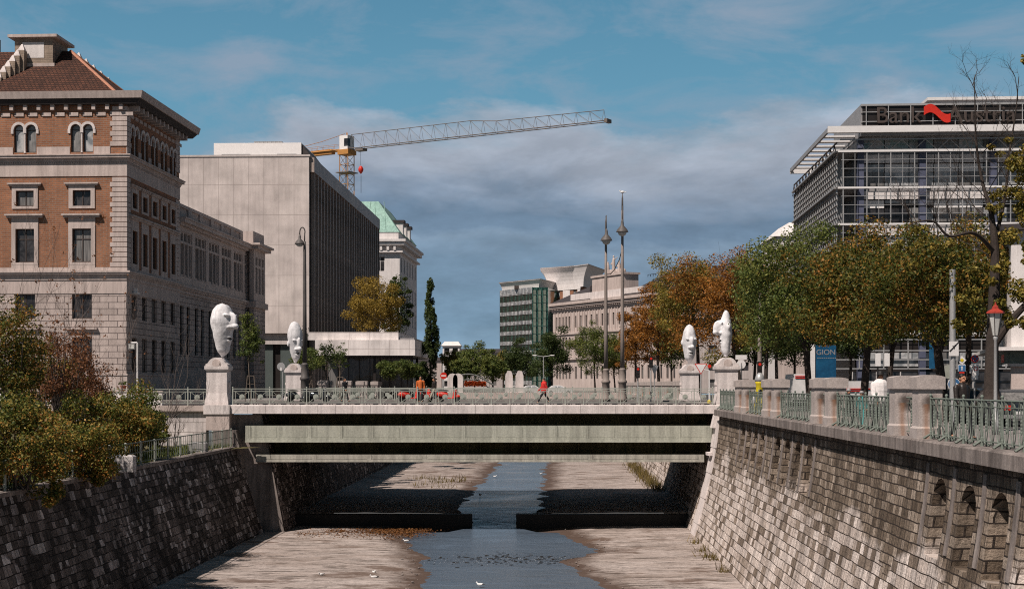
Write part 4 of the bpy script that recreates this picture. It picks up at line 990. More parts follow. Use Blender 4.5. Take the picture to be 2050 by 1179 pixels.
# ------------------------------------------------------------------ vehicles
def car(label, loc, rz, paint, group='cars parked on the right bank', hgt=1.42, van=False):
    t = thing('parked_car', label, 'van' if van else 'car', loc, rz, group)
    L, Wd = 4.3, 1.7
    if van: prof = [(-2.2,.3),(2.2,.3),(2.25,.7),(2.1,1.0),(1.5,1.2),(1.15,hgt),(-2.15,hgt),(-2.2,1.2)]
    else: prof = [(-2.1,.32),(2.1,.30),(2.15,.58),(2.02,.78),(1.0,.92),(.35,hgt-.06),(.05,hgt),(-.9,hgt),(-1.25,hgt-.08),(-1.75,.98),(-2.08,.92),(-2.14,.6)]
    def sect(y, k, cut):
        return [(x*(1-.02*k), y*(1 if z < .95 else 1-.16*(z-.95)/max(.1,hgt-.95)), z) for x, z in prof]
    mb = MB(); a = sect(-Wd/2,0,0); b = sect(Wd/2,0,0); mb.hexa(a, b); mb.build('body', M_[paint], t)
    mb = MB()
    for s in (-1,1):
        q = lambda x, z: (x, s*(Wd/2*(1-.16*(z-.95)/max(.1,hgt-.95))+.006), z)
        if van: quad = [q(1.2,1.25),q(.5,1.25),q(.5,hgt-.12),q(.95,hgt-.12)]; mb.poly(quad)
        else:
            mb.poly([q(.72,.97),q(-.25,.97),q(-.25,hgt-.1),q(.22,hgt-.1)]); mb.poly([q(-.35,.97),q(-1.45,.97),q(-1.1,hgt-.12),q(-.35,hgt-.1)])
    x0, x1 = (1.53,1.2) if van else (.98,.40); zl, zh = (1.24,hgt-.05) if van else (.98,hgt-.12)
    mb.poly([(x0,-.66,zl),(x0,.66,zl),(x1+.03,.6,zh),(x1+.03,-.6,zh)]); 
    if not van: mb.poly([(-1.78,-.64,1.02),(-1.78,.64,1.02),(-1.32,.58,hgt-.12),(-1.32,-.58,hgt-.12)])
    mb.build('windows', M_['glass' if 'dark' in paint else 'glass_sky'], t)
    for x in (-1.35,1.35):
        for s in (-1,1):
            mb = MB(); mb.disc((0,0,0),(0,1,0),.31,.2,18); w = mb.build('wheel', M_['rubber'], t, loc=(x,s*(Wd/2-.08),.31))
            mb = MB(); mb.disc((0,s*.105,0),(0,1,0),.19,.02,14); mb.build('rim', M_['steel'], w)
    for s in (-1,1):
        mb = MB(); mb.box(2.10,2.17,s*.6-.16,s*.6+.16,.58,.72); mb.build('headlight', M_['lampglass'], t)
        mb = MB(); mb.box(-2.17,-2.10,s*.62-.14,s*.62+.14,.66,.86); mb.build('tail_light', M_['red'], t)
    mb = MB(); mb.box(-2.175,-2.1,-.28,.28,.50,.62); mb.build('number_plate', M_['white'], t)
    mb = MB(); mb.box(-2.2,-2.05,-.8,.8,.34,.48); mb.box(2.05,2.2,-.8,.8,.34,.48); mb.build('bumper', M_['grey'], t)
    return t
car('dark car with a pale number plate and red tail lights behind the man in black', (PX(1957,60),63,-.485), math.radians(86), 'car_dark', hgt=1.5)
car('nearest dark parked car at the right edge, beside the lantern pole', (PX(2040,56),58,-.485), math.radians(93), 'car_dark', hgt=1.5)
car('dark car parked behind the lantern pole, left of the nearest car', (PX(1998,72),74,-.485), math.radians(88), 'car_dark', hgt=1.5)
v = car('white van with a red stripe behind the third pillar pair', (PX(1717,100),101,-.485), math.radians(12), 'car_white', hgt=1.95, van=True)
mb = MB(); mb.box(-1.9,.9,-.868,-.80,1.36,1.43); mb.box(-1.2,.3,-.868,-.80,1.20,1.25); mb.build('stripe', M_['red'], v)
v = car('white box van with two red stripes half hidden by a dark trunk', (PX(1606,112),114,-.485), math.radians(90), 'car_white', hgt=2.55, van=True)
mb = MB(); mb.box(-2.23,-2.16,-.6,.6,2.20,2.27); mb.box(-2.23,-2.16,-.6,.6,2.34,2.40); mb.build('stripe', M_['red'], v)
car('maroon car seen far off under the trees on the right bank road', (PX(1668,118),118,-.485), math.radians(90), 'car_red')
for k, (px, D) in enumerate(((1040,219),(1068,222),(1120,218))):
    car(['small white car far beyond the bridge, left of the red jacket','white car far beyond the bridge behind the red jacket','pale car far beyond the bridge, right of the red jacket'][k], (PX(px,D),D,-.3), 0, 'car_white', 'white cars far beyond the bridge')
def scooter(label, px, D, rz, mat):
    t = thing('motor_scooter', label, 'scooter', (PX(px,D),D,-.02), rz, 'scooters parked on the bridge')
    for x in (-.55,.6): mb = MB(); mb.disc((x,0,.23),(0,1,0),.23,.1,16); mb.build('wheel', M_['rubber'], t)
    mb = MB(); mb.ell((-.45,0,.55),(.45,.18,.22)); mb.box(-.3,.4,-.15,.15,.27,.34); mb.path([(.4,0,.3),(.5,0,.75),(.42,0,.95)],[.14,.16,.05],10); mb.ell((.6,0,.42),(.24,.1,.12)); link('body', voxel(mb,'body',.03,3), M_[mat], t)
    mb = MB(); mb.ell((-.4,0,.80),(.42,.16,.09)); mb.build('seat', M_['black'], t, True)
    mb = MB(); mb.path([(.42,-.33,1.0),(.43,0,.95),(.42,.33,1.0)], .025, 6); mb.build('handlebar', M_['black'], t)
    mb = MB(); mb.ell((.52,0,.9),(.06,.08,.08)); mb.build('headlight', M_['lampglass'], t)
scooter('dark motor scooter parked in front of the far left pedestal', 597,93.5,.5,'car_dark'); scooter('dark motor scooter parked right of the arched lamp foot', 637,93.8,-.3,'car_dark')
scooter('red motor scooter left of the person in orange on the bridge', 822,95,.2,'red'); scooter('red motor scooter right of the person in orange on the bridge', 852,95.6,1.1,'red'); scooter('red and white motor scooter right of the person in beige trousers', 898,96,-.2,'red')

# ------------------------------------------------------------------ people
def person(label, loc, rz, h, top, legs, hair='hair', hat=None, swing=.25, stride=.30, vs=.016, bulk=1.0, long_coat=False):
    k = h/1.75
    v3 = lambda x, y, z: Vector((x*k, y*k, z*k))
    body = MB()
    # local -y is the way the person faces
    hip = v3(0,0,.95); neck = v3(0,.015,1.47); hd = v3(0,-.01,1.625)
    body.capsule(hip, v3(0,0,1.2), .145*k, .14*k); body.capsule(v3(0,0,1.2), v3(0,.01,1.36), .145*k, .15*k); body.capsule(v3(-.13,.01,1.40), v3(.13,.01,1.40), .075*k, .075*k)
    body.capsule(neck - v3(0,0,.06), v3(0,0,1.56), .058*k, .055*k)
    body.ell(hd+v3(0,.01,.015), (.077*k,.095*k,.105*k), None, 14, 10); body.ell(hd+v3(0,-.035,-.055), (.055*k,.06*k,.055*k), None, 12, 8)
    body.capsule(hd+v3(0,-.092,.015), hd+v3(0,-.113,-.022), .010*k, .016*k, 8)
    body.ell(hd+v3(0,-.083,-.055), (.026*k,.014*k,.008*k)); body.ell(hd+v3(0,-.081,-.070), (.022*k,.014*k,.008*k))
    for s in (-1,1): body.ell(hd+v3(s*.079,.015,-.01), (.012*k,.022*k,.032*k)); body.ell(hd+v3(s*.032,-.082,.03), (.024*k,.014*k,.008*k))
    jk = MB(); tr = MB(); sh = MB(); B_ = bulk
    jk.capsule(v3(0,0,.92), v3(0,0,1.2), .165*k*B_, .16*k*B_); jk.capsule(v3(0,0,1.2), v3(0,.01,1.36), .165*k*B_, .165*k*B_); jk.capsule(v3(-.15,.012,1.385), v3(.15,.012,1.385), .088*k*B_, .088*k*B_); jk.capsule(v3(0,.012,1.40), v3(0,.01,1.475), .10*k, .078*k)
    if long_coat: jk.capsule(v3(0,0,.75), v3(0,0,1.0), .185*k*B_, .16*k*B_)
    for s in (-1,1):
        a = s*swing
        shd = v3(s*.205,.012,1.385); elb = v3(s*(.25),.012+.28*math.sin(a),1.385-.28*math.cos(a)); wr = elb + v3(s*-.01,.25*math.sin(a)-.10,-.22*math.cos(a))
        body.capsule(shd, elb, .05*k, .04*k); body.capsule(elb, wr, .04*k, .028*k)
        jk.capsule(shd, elb, .076*k*B_, .062*k*B_); jk.capsule(elb, wr+(wr-elb)*-.08, .062*k*B_, .048*k*B_)
        d = (wr-elb).normalized(); e = Vector((0,1,0)) - d*d.y; e.normalize()
        pc = wr + d*.055*k; body.capsule(wr, pc+d*.03*k, .026*k, .034*k)
        for f, (off, L) in enumerate(((-.027,.065),(-.009,.078),(.009,.074),(.026,.058))):
            b0 = pc + d*.035*k + e*off*k; b1 = b0 + d*L*.5*k + Vector((-s*.006*k,0,0)); b2 = b1 + (d*.8 + Vector((-s*.6,0,0))).normalized()*L*.5*k
            body.capsule(b0,b1,.0095*k,.009*k,6); body.capsule(b1,b2,.009*k,.0075*k,6)
        th0 = pc - e*.025*k; th1 = th0 - e*.03*k + d*.03*k; body.capsule(th0,th1,.012*k,.010*k,6); body.capsule(th1,th1+d*.03*k,.010*k,.008*k,6)
        l = -s*stride
        hp = v3(s*.095,0,.92); kn = hp + v3(s*.005,.42*math.sin(l)-.03,-.43*math.cos(l)); bk = .18 if l > 0 else .02
        an = kn + v3(0,.40*math.sin(l*.9+bk),-.40*math.cos(l*.9+bk))
        body.capsule(hp,kn,.078*k,.052*k); body.capsule(kn,an,.05*k,.036*k); body.capsule(an,an+v3(0,-.13,-.05),.04*k,.03*k)
        tr.capsule(hp,kn,.096*k,.074*k); tr.capsule(kn,an+v3(0,0,.03),.072*k,.062*k)
        sh.capsule(an+v3(0,.04,-.045),an+v3(0,-.15,-.055),.046*k,.042*k)
    tr.capsule(v3(-.07,0,.95), v3(.07,0,.95), .125*k, .125*k)
    zmin = min(v[2] for v in sh.v)
    b = link('person', voxel(body,'person',max(.0085 if vs < .02 else .012, vs*.6),2), M_['skin'], None, (loc[0],loc[1],loc[2]-zmin), rz)
    tag(b, label, 'person')
    link('jacket', voxel(jk,'jacket',vs,3), M_[top], b); link('trousers', voxel(tr,'trousers',vs,3), M_[legs], b); link('shoes', voxel(sh,'shoes',vs,2), M_['black'], b)
    hr = MB()
    hr.ell(hd+v3(0,.025,.045), (.088*k,.098*k,.098*k), None, 14, 10); hr.v = [(x, y, max(z, hd.z+(.055*k if y < hd.y-.045*k else (-.01*k if y < hd.y+.03*k else -.06*k)))) for x, y, z in hr.v]
    hr.build('hair', M_[hair], b, True)
    mb = MB()
    for s in (-1,1): mb.ell(hd+v3(s*.032,-.085,.012), (.013*k,.010*k,.007*k), None, 8, 6)
    mb.build('eyes', M_['black'], b, True)
    if hat == 'brim':
        mb = MB(); mb.lathe([(.185*k,0),(.185*k,.012*k),(.105*k,.02*k),(.098*k,.11*k),(.06*k,.125*k)], hd+v3(0,.01,.065), 18); mb.build('hat', M_['black'], b, True)
    elif hat: 
        mb = MB(); mb.ell(hd+v3(0,.02,.05), (.115*k,.135*k,.105*k), None, 14, 10); mb.v = [(x,y,max(z,hd.z+.02*k)) for x,y,z in mb.v]; mb.build('helmet', M_[hat], b, True)
    return b
person('man in a black leather jacket walking behind the nearest iron railing, looking right', (PX(1926,39.5),39.5,-.36), math.radians(28), 1.90, 'leather', 'cloth_dark', swing=.2, vs=.014)
person('man in a loose white jacket and black brimmed hat behind the iron railing', (PX(1763,48.5),48.5,-.36), math.radians(8), 2.0, 'cloth_white', 'cloth_dark', hat='brim', bulk=1.45, swing=.3, vs=.014)
person('small helmeted child left of the pair behind the railing, next to the pillar', (PX(1699,54),54,-.36), math.radians(15), 1.42, 'cloth_dark', 'cloth_dark', hat='grey', swing=.3)
person('small helmeted child in turquoise right of the pair behind the railing', (PX(1725,52),52,-.36), math.radians(-25), 1.34, 'cloth_teal', 'cloth_teal', hat='grey', swing=.3)
person('person in a red jacket striding along the middle of the bridge', (PX(1089,92.6),92.6,-.02), math.radians(-80), 1.74, 'cloth_red', 'cloth_dark', swing=.45, stride=.5, vs=.022, bulk=1.25)
person('person in orange clothes standing between two red scooters on the bridge', (PX(842,94.5),94.5,-.02), 0, 1.80, 'orange', 'cloth_dark', swing=.1, stride=.1, vs=.022)
person('person in dark top and beige trousers walking on the bridge', (PX(869,95),95,-.02), math.radians(-85), 1.76, 'leather', 'cloth_beige', swing=.35, stride=.42, vs=.022)
person('distant dark dressed pedestrian near the left balustrade beyond the bridge', (PX(690,99),99,-.02), math.radians(60), 1.72, 'cloth_dark', 'cloth_dark', swing=.3, stride=.3, vs=.022)

# ------------------------------------------------------------------ gulls on the bed and water
gm = MB(); gm.ell((0,0,.17),(.19,.095,.095), Matrix.Rotation(.15,3,'Y'), 12, 8); gm.capsule((-.14,0,.2),(-.20,0,.29),.05,.04,8); gm.ell((-.215,0,.31),(.055,.042,.045)); gm.capsule((.12,0,.18),(.32,0,.16),.05,.012,8); gm.path([(-.24,0,.31),(-.32,0,.29)],[.02,.005],6)
for s in (-1,1): gm.ell((.06,s*.075,.2),(.2,.03,.07), None, 10, 6); gm.path([(.0,s*.035,.12),(.0,s*.035,-.0),(-.05,s*.035,0)], .012, 5)
gull_me = voxel(gm, 'gull', .014, 2)
tips = MB()
for s in (-1,1): tips.ell((.27,s*.03,.2),(.11,.018,.025), None, 8, 5)
tip_me = tips.mesh('wing_tip', True)
for px, py, h, z, rz, lb in ((813,1088,9.7,-8.44,.3,'large white gull at the water edge, near left weir'),(643,1156,9.66,-8.42,1,'white gull on the dry bed at bottom left'),(749,1150,9.66,-8.44,2,'upper of two gulls by the brown puddle at bottom'),(748,1160,9.66,-8.44,.2,'lower of two gulls by the brown puddle at bottom'),
        (960,1174,9.66,-8.47,-.5,'gull standing in the stream at the bottom edge'),(1083,951,8.86,-7.64,.6,'gull at the right side of the stream seen under the bridge'),(991,957,8.86,-7.60,2.6,'gull at the left side of the stream seen under the bridge'),(961,994,8.86,-7.62,1.1,'gull in the stream just above the weir')):
    D = h*F/(py-770); o = link('gull', gull_me, M_['gull'], None, (PX(px,D),D,z), rz); tag(o, lb, 'gull', 'gulls on the river bed'); o.scale = (.72,)*3
    link('wing_tip', tip_me, M_['black'], o)
# ------------------------------------------------------------------ buildings
def bx(name, mat, parent, *boxes):
    mb = MB()
    for b in boxes: mb.box(*b)
    return mb.build(name, M_[mat], parent)
# --- brick corner building on the left
tw = thing('brick_building', 'tall red brick and stone corner building with overhanging cornice at left', 'building', (-33.2,120,-.2), math.radians(-3))
WX, WY = -22.8, 15.6
MF = plane_map((WX,0,0),(1,0,0),(0,-1,0)); MS = plane_map((0,0,0),(0,1,0),(1,0,0))
fx = [WX_ - WX for WX_ in (-3.9,-8.9,-13.9,-18.9)]
sy = [2.1+2.85*k for k in range(5)]
def rows(cs, w, side):
    o = []
    for c in cs:
        o += [(c-w/2,c+w/2,2.5,5.5),(c-w/2,c+w/2,7.1,9.2)]; o2 = [(c-w*.47,c+w*.47,11.95,14.85),(c-w*.45,c+w*.45,16.8,18.15)]
        o += o2
        a = .46
        o += [(c-1.02+.04,c-.10,21.45,23.85,True),(c+.10,c+1.02-.04,21.45,23.85,True)]
    return o
of = rows(fx, 1.75, 0); os_ = rows(sy, 1.45, 1)
def sub(ops, lo, hi): return [o for o in ops if lo <= o[2] and o[3] <= hi]
mb = MB(); 
for M, L, ops in ((MF,-WX,of),(MS,WY,os_)): facade(mb, M, 0, L, 0, 10.4, sub(ops,0,10.4), .32)
mb.build('ashlar_wall', M_['ashlar'], tw)
mb = MB()
for M, L, ops in ((MF,-WX,of),(MS,WY,os_)): facade(mb, M, 0, L, 10.4, 26.0, sub(ops,10.4,26), .30, archn=12)
mb.poly([(WX,0,0),(WX,WY,0),(WX,WY,26),(WX,0,26)]); mb.poly([(WX,WY,0),(0,WY,0),(0,WY,26),(WX,WY,26)])
mb.build('brick_wall', M_['brick'], tw)
for M, L, ops in ((MF,-WX,of),(MS,WY,os_)):
    for o in ops:
        z = o[2]
        if len(o) > 4: window(tw, M, o, .3, M_['frame_dark'], M_['glass_sky'], 1, 1, .07)
        elif z < 3: window(tw, M, o, .32, M_['frame_dark'], M_['glass'], 2, 2, .09)
        elif z < 8: window(tw, M, o, .32, M_['frame_dark'], M_['glass'], 2, 1, .09)
        elif z < 13: window(tw, M, o, .30, M_['frame_dark'], M_['glass'], 2, 2, .10)
        else: window(tw, M, o, .30, M_['frame_dark'], M_['glass'], 2, 1, .09)
def trimbox(M, a0, a1, z0, z1, pr, mb, inn=.0):
    p = [M(a0,z0,inn),M(a1,z0,inn),M(a1,z0,-pr),M(a0,z0,-pr)]; q = [M(a0,z1,inn),M(a1,z1,inn),M(a1,z1,-pr),M(a0,z1,-pr)]
    mb.hexa(p, q)
def frame(M, o, t, pr, mb, sill=True):
    a,b,c,d = o[:4]
    trimbox(M,a-t,a,c,d,pr,mb); trimbox(M,b,b+t,c,d,pr,mb); trimbox(M,a-t,b+t,d,d+t*1.1,pr,mb)
    if sill: trimbox(M,a-t,b+t,c-t*.6,c,pr,mb)
for M, ops, lab in ((MF,of,0),(MS,os_,1)):
    for o in ops:
        if len(o) > 4:
            continue
        z = o[2]
        if z > 11:
            mb = MB(); frame(M, o, .36, .09, mb); hi = o[3]+.40
            if z < 14: trimbox(M,o[0]-.36,o[1]+.36,hi,hi+.55,.07,mb); trimbox(M,o[0]-.75,o[1]+.75,hi+.55,hi+.72,.25,mb); trimbox(M,o[0]-.85,o[1]+.85,hi+.72,hi+.86,.40,mb); trimbox(M,o[0]-.36,o[1]+.36,11.5,11.73,.08,mb)
            else: trimbox(M,o[0]-.6,o[1]+.6,hi,hi+.13,.2,mb); trimbox(M,o[0]-.7,o[1]+.7,hi+.13,hi+.24,.3,mb)
            mb.build('window_surround', M_['stone_trim'], tw)
        elif z < 3 and lab == 0:
            mb = MB(); trimbox(M,o[0]-.5,o[1]+.5,6.15,6.32,.28,mb); mb.build('lintel', M_['stone_trim'], tw)
    for c in (fx if lab == 0 else sy):     # paired round arches with a small column
        mb = MB()
        for s in (-1,1):
            m = c + s*.54; r0, r1 = .44, .66
            sp = 23.85-.44; k = 10
            for i in range(k):
                t0, t1 = PI*i/k, PI*(i+1)/k
                f = lambda r, t, d: M(m+r*math.cos(t), sp+r*math.sin(t), d)
                mb.hexa([f(r0,t0,.05),f(r1,t0,.05),f(r1,t1,.05),f(r0,t1,.05)],[f(r0,t0,-.10-.01*(s>0)),f(r1,t0,-.10-.01*(s>0)),f(r1,t1,-.10-.01*(s>0)),f(r0,t1,-.10-.01*(s>0))])
        trimbox(M,c-1.22,c-1.0,sp-.35,sp,.10,mb); trimbox(M,c+1.0,c+1.22,sp-.35,sp,.10,mb)
        trimbox(M,c-.13,c+.13,sp-.3,sp+.05,.12,mb,.1)
        mb.build('arch_surround', M_['stone_white'], tw)
        mb = MB(); p = M(c,21.4,.0); mb.path([p,p+Vector((0,0,.15)),p+Vector((0,0,1.75))], [.11,.08,.075], 8); mb.build('window_column', M_['stone_white'], tw)
    L = -WX if lab == 0 else WY
    e = .0 if lab == 0 else .0
    mb = MB()
    trimbox(M,-.05,L+.10,0,2.2,.10,mb); trimbox(M,-.05,L+.14,2.2,2.36,.16,mb)
    trimbox(M,0,L+.06,10.42,10.75,.12,mb); mb_ = [(10.75,10.9,.22),(10.9,11.05,.36),(11.05,11.2,.44)]
    for a,b,p in mb_: trimbox(M,-.02,L+p,a,b,p,mb)
    trimbox(M,0,L+.09,11.2,11.5,.09,mb); trimbox(M,0,L+.05,9.25,10.42,.05,mb)
    trimbox(M,0,L+.07,19.35,20.6,.07,mb)
    for a,b,p in ((20.6,20.75,.14),(20.75,20.9,.2),(20.9,21.1,.42),(21.1,21.2,.5)): trimbox(M,-.02,L+p,a,b,p,mb)
    prev = 0
    for c in sorted(fx if lab == 0 else sy):
        trimbox(M,prev,c-1.05,21.2,21.9,.06,mb); prev = c+1.05
    trimbox(M,prev,L-1.4,21.2,21.9,.06,mb)
    for k in range(int(L*5)): trimbox(M, k*.2, k*.2+.1, 20.45, 20.58, .13, mb)
    mb.build('string_course', M_['stone_trim'], tw)
    mb = MB()                            # quoins
    for z0, z1 in ((11.55,19.3),(21.95,25.4)):
        n = round((z1-z0)/.43)
        for i in range(n):
            a = z0 + (z1-z0)*i/n; b = z0 + (z1-z0)*(i+1)/n - .05
            w = 1.42 if i % 2 == 0 else 1.22
            trimbox(M, L-w, L+.07, a, b, .07, mb)
    if lab == 1:
        m2 = MB()
        for z0, z1 in ((11.55,19.3),(21.95,25.4)):
            n = round((z1-z0)/.43)
            for i in range(n): a = z0 + (z1-z0)*i/n; b = z0 + (z1-z0)*(i+1)/n - .05; trimbox(M, 0, 1.12 if i % 2 == 0 else .92, a, b, .075, m2)
        m2.build('quoin', M_['stone_trim'], tw)
    mb.build('quoin', M_['stone_trim'], tw)
    mb = MB(); n = int(L/1.2)
    for k in range(n+1):
        a = L-.4 - k*1.2
        if a > .3: trimbox(M, a-.16, a+.16, 25.05, 25.5, .32 if lab == 0 else .9, mb); trimbox(M, a+.2, a+1.0, 24.55, 24.85, .08, mb)
    mb.build('bracket', M_['stone_trim'], tw)
mb = MB()
mb.hexa([(WX-.4,-.45,25.5),(1.0,-.45,25.5),(1.0,WY+1.2,25.5),(WX-.4,WY+1.2,25.5)],[(WX-.5,-.62,25.95),(1.40,-.62,25.95),(1.40,WY+1.5,25.95),(WX-.5,WY+1.5,25.95)])
mb.build('eaves', M_['wood_dark'], tw)
mb = MB(); mb.hexa([(WX-.5,-.70,25.95),(1.50,-.70,25.95),(1.50,WY+1.6,25.95),(WX-.5,WY+1.6,25.95)],[(WX-.5,-.84,26.55),(1.66,-.84,26.55),(1.66,WY+1.7,26.55),(WX-.5,WY+1.7,26.55)])
mb.build('cornice', M_['stone_trim'], tw)
rf = MB(); ea = [(-24,.6,26.55),(-1.0,.6,26.55),(-1.0,14.6,26.55),(-24,14.6,26.55)]; rg = [(-24,7.2,31.9),(-7.6,7.2,31.9)]
rf.poly([ea[0],ea[1],rg[1],rg[0]]); rf.poly([ea[1],ea[2],rg[1]]); rf.poly([ea[2],ea[3],rg[0],rg[1]]); rf.poly([ea[3],ea[0],rg[0]])
roof = rf.build('roof', M_['roof_tile'], tw)
mb = MB(); mb.path([ea[1],rg[1]], .14, 6); mb.path([ea[2],rg[1]], .14, 6); mb.build('ridge_tiles', M_['copper_edge'], roof)
ch = bx('chimney', 'brick_pale', roof, (-11.9,-8.4,5.0,8.6,29.6,32.6)); bx('chimney_cap', 'stone_trim', ch, (-12.4,-7.9,4.6,9.0,32.6,32.85)); bx('chimney_foot','stone_trim',ch,(-12.1,-8.2,4.85,8.7,29.4,30.3)); bx('chimney_panel','plaster_white',ch,(-11.2,-9.2,4.97,5.0,30.8,32.2))
for k in range(5):
    x = -9.5 + .72*k; z = 32.9 - .60*k
    c = bx('parapet_step', 'brick_pale', roof, (x-.33,x+.33,14.0,14.9,27.0,z)); mb = MB(); mb.lathe([(.40,0),(.36,.15),(.12,.55),(.03,.62)], (x,14.45,z), 4, a0=PI/4); mb.build('white_cap', M_['stone_white'], c)
for k in range(6):
    x = -11.0 - .29*k; z = 31.3 - .55*k; yy = 4.5-.3*k
    c = bx('parapet_step', 'brick_pale', roof, (x-.3,x+.3,yy-.35,yy+.35,26.6,z)); mb = MB(); mb.lathe([(.42,0),(.36,.15),(.12,.55),(.03,.62)], (x,yy,z), 4, a0=PI/4); mb.build('white_cap', M_['stone_white'], c)
mb = MB(); mb.path([(-14.6,8,30),(-14.6,8,33.2)], .12, 6); mb.build('flue', M_['iron'], roof)
bx('wall_lamp', 'white', tw, (.1,.55,1.3,1.9,9.3,9.42), (.2,.5,1.35,1.45,9.42,9.8))
# --- lower stone wing behind it
wg = thing('stone_wing', 'long lower stone wing with tall dark windows, in shade behind the corner building', 'building', (-33.2,120,-.2), math.radians(-3))
MW = plane_map((-.3,15.7,0),(0,1,0),(1,0,0)); WL = 27.6
c5 = [3.0+5.2*k for k in range(5)]
ow = []
for c in c5:
    for k in (-1,0,1): ow += [(c+k*1.3-.55,c+k*1.3+.55,12.3,15.3),(c+k*1.3-.5,c+k*1.3+.5,15.6,16.4)]
    for k in (-1,1): ow += [(c+k*1.15-.62,c+k*1.15+.62,4.4,9.2),(c+k*1.15-.62,c+k*1.15+.62,1.0,2.6)]
mb = MB(); facade(mb, MW, 0, WL, 0, 10.4, sub(ow,0,10.4), .35); mb.build('ashlar_wall', M_['ashlar'], wg)
mb = MB(); facade(mb, MW, 0, WL, 10.4, 17.2, sub(ow,10.4,17.2), .5); mb.poly([(-14,WL+15.7,0),(-.3,WL+15.7,0),(-.3,WL+15.7,17.2),(-14,WL+15.7,17.2)]); mb.build('upper_wall', M_['stone_trim'], wg)
for o in ow: window(wg, MW, o, .35 if o[2] < 10 else .5, M_['frame_dark'], M_['glass'], 2, 1, .07)
mb = MB()
for a,b,p in ((0,2.9,.1),(10.42,10.75,.12),(10.75,10.95,.3),(10.95,11.2,.45),(11.2,12.1,.1),(15.33,15.57,.08),(16.5,17.0,.08),(17.0,17.25,.45),(17.25,17.6,.85),(17.6,17.75,.95)): trimbox(MW,.0,WL+p,a,b,p,mb)
for c in c5:
    for k in (-.65,.65): p = MW(c+k,12.1,-.05); mb.path([p,p+Vector((0,0,3.2))], .13, 8)
    for s in (-1,1): trimbox(MW,c+s*2.3-.3,c+s*2.3+.3,12.1,16.5,.12,mb)
mb.build('string_course', M_['stone_trim'], wg)
mb = MB(); trimbox(MW,.2,WL-1.0,17.75,18.0,-.1,mb,.5); trimbox(MW,.2,WL-1.0,18.95,19.25,-.05,mb,.55)
for k in range(7):
    a = .2 + (WL-2.2)*k/6; trimbox(MW,a,a+1.2,18.0,18.95,-.08,mb,.52)
trimbox(MW,.3,WL-1.1,18.0,18.95,-.25,mb,.45); mb.build('parapet', M_['stone_trim'], wg)
# end bay
be = bx('end_bay', 'ashlar', wg, (-6,.7,WL+15.75,WL+21.5,0,10.4)); ME = plane_map((.7,WL+15.75,0),(0,1,0),(1,0,0)); MEF = plane_map((-6,WL+15.75,0),(1,0,0),(0,-1,0))
oe = [(c-.5,c+.5,z0,z1) for c in (1.3,2.9,4.5) for z0,z1 in ((12.2,15.2),(15.5,16.4))]
mb = MB(); facade(mb, ME, 0, 5.75, 10.4, 17.3, oe, .4); facade(mb, MEF, 0, 6.7, 10.4, 17.3, [], .4); mb.build('bay_wall', M_['stone_trim'], be)
for o in oe: window(be, ME, o, .4, M_['frame_dark'], M_['glass'], 2, 1, .07, 'window')
[bx('bay_cornice','stone_trim',be,b) for b in ((-6,1.0,WL+15.4,WL+21.8,10.45,11.15),(-6,1.3,WL+15.2,WL+22.1,17.3,17.7),(-6,1.6,WL+14.9,WL+22.4,17.7,17.95))]
bx('bay_parapet','stone_trim',be,(-5.5,.6,WL+15.8,WL+21.3,17.95,19.4))
bx('roof','roof_dark',wg,(-14,-.9,15.8,WL+15.6,17.3,17.7))
mb = MB(); mb.path([(.1,WL+15.6,0),(.1,WL+15.6,17.2)], .11, 8); mb.build('downpipe', M_['frame_dark'], wg)

# --- concrete block with bronze fins
cb = thing('concrete_building', 'big windowless pale concrete building with dark vertical fins along its side', 'building', (PX(619,165),165,-.2), math.radians(-1.8))
bx('body','concrete',cb,(-34,-.02,0,62,7.5,28.4)); bx('ground_storey','dark_panel',cb,(-34,-.3,1.2,62,0,7.5))
bx('roof_edge','concrete_plain',cb,(-34.1,.12,-.08,62.1,28.4,28.62))
bx('entrance_panel','panel_green',cb,(-9.5,-4.5,.9,1.15,0,7.2),(-3.6,-1.4,.9,1.15,0,6.2)); bx('entrance_band','concrete_plain',cb,(-12,-.4,.5,1.1,6.2,7.45))
bx('side_fascia','fin',cb,(.0,.55,.3,62,26.6,28.3))
bx('side_glazing','dark_panel',cb,(-.019,.06,.4,61.9,.2,26.6))
mb = MB(); mb.box(.061,.48,-.16,.16,.2,26.6); fm = mb.mesh('fin'); fm.materials.append(M_['fin'])
for k in range(27): link('fin', fm, None, cb, (0,1.2+2.33*k,0))
ph = bx('penthouse','white',cb,(-13.6,-2.6,9,20,28.6,31.6)); mb = MB(); mb.prism_y([(-2.6,28.62),(-.4,28.62),(-2.6,31.5)],9.2,19.8); mb.build('sloped_glazing',M_['roof_dark'],ph)
bx('penthouse_window','grey',ph,(-12.6,-9.0,8.94,9.0,29.2,30.2),(-5.6,-3.2,8.94,9.0,29.2,30.2)); bx('roof_vent','grey',ph,(-9.2,-5.6,12,15,31.6,32.3))
for k in range(14): bx('vent_slat','steel',ph,(-9.1+.25*k,-8.98+.25*k,11.9,12,31.65,32.25)) if k % 2 == 0 else None
push(cb, 185/165)
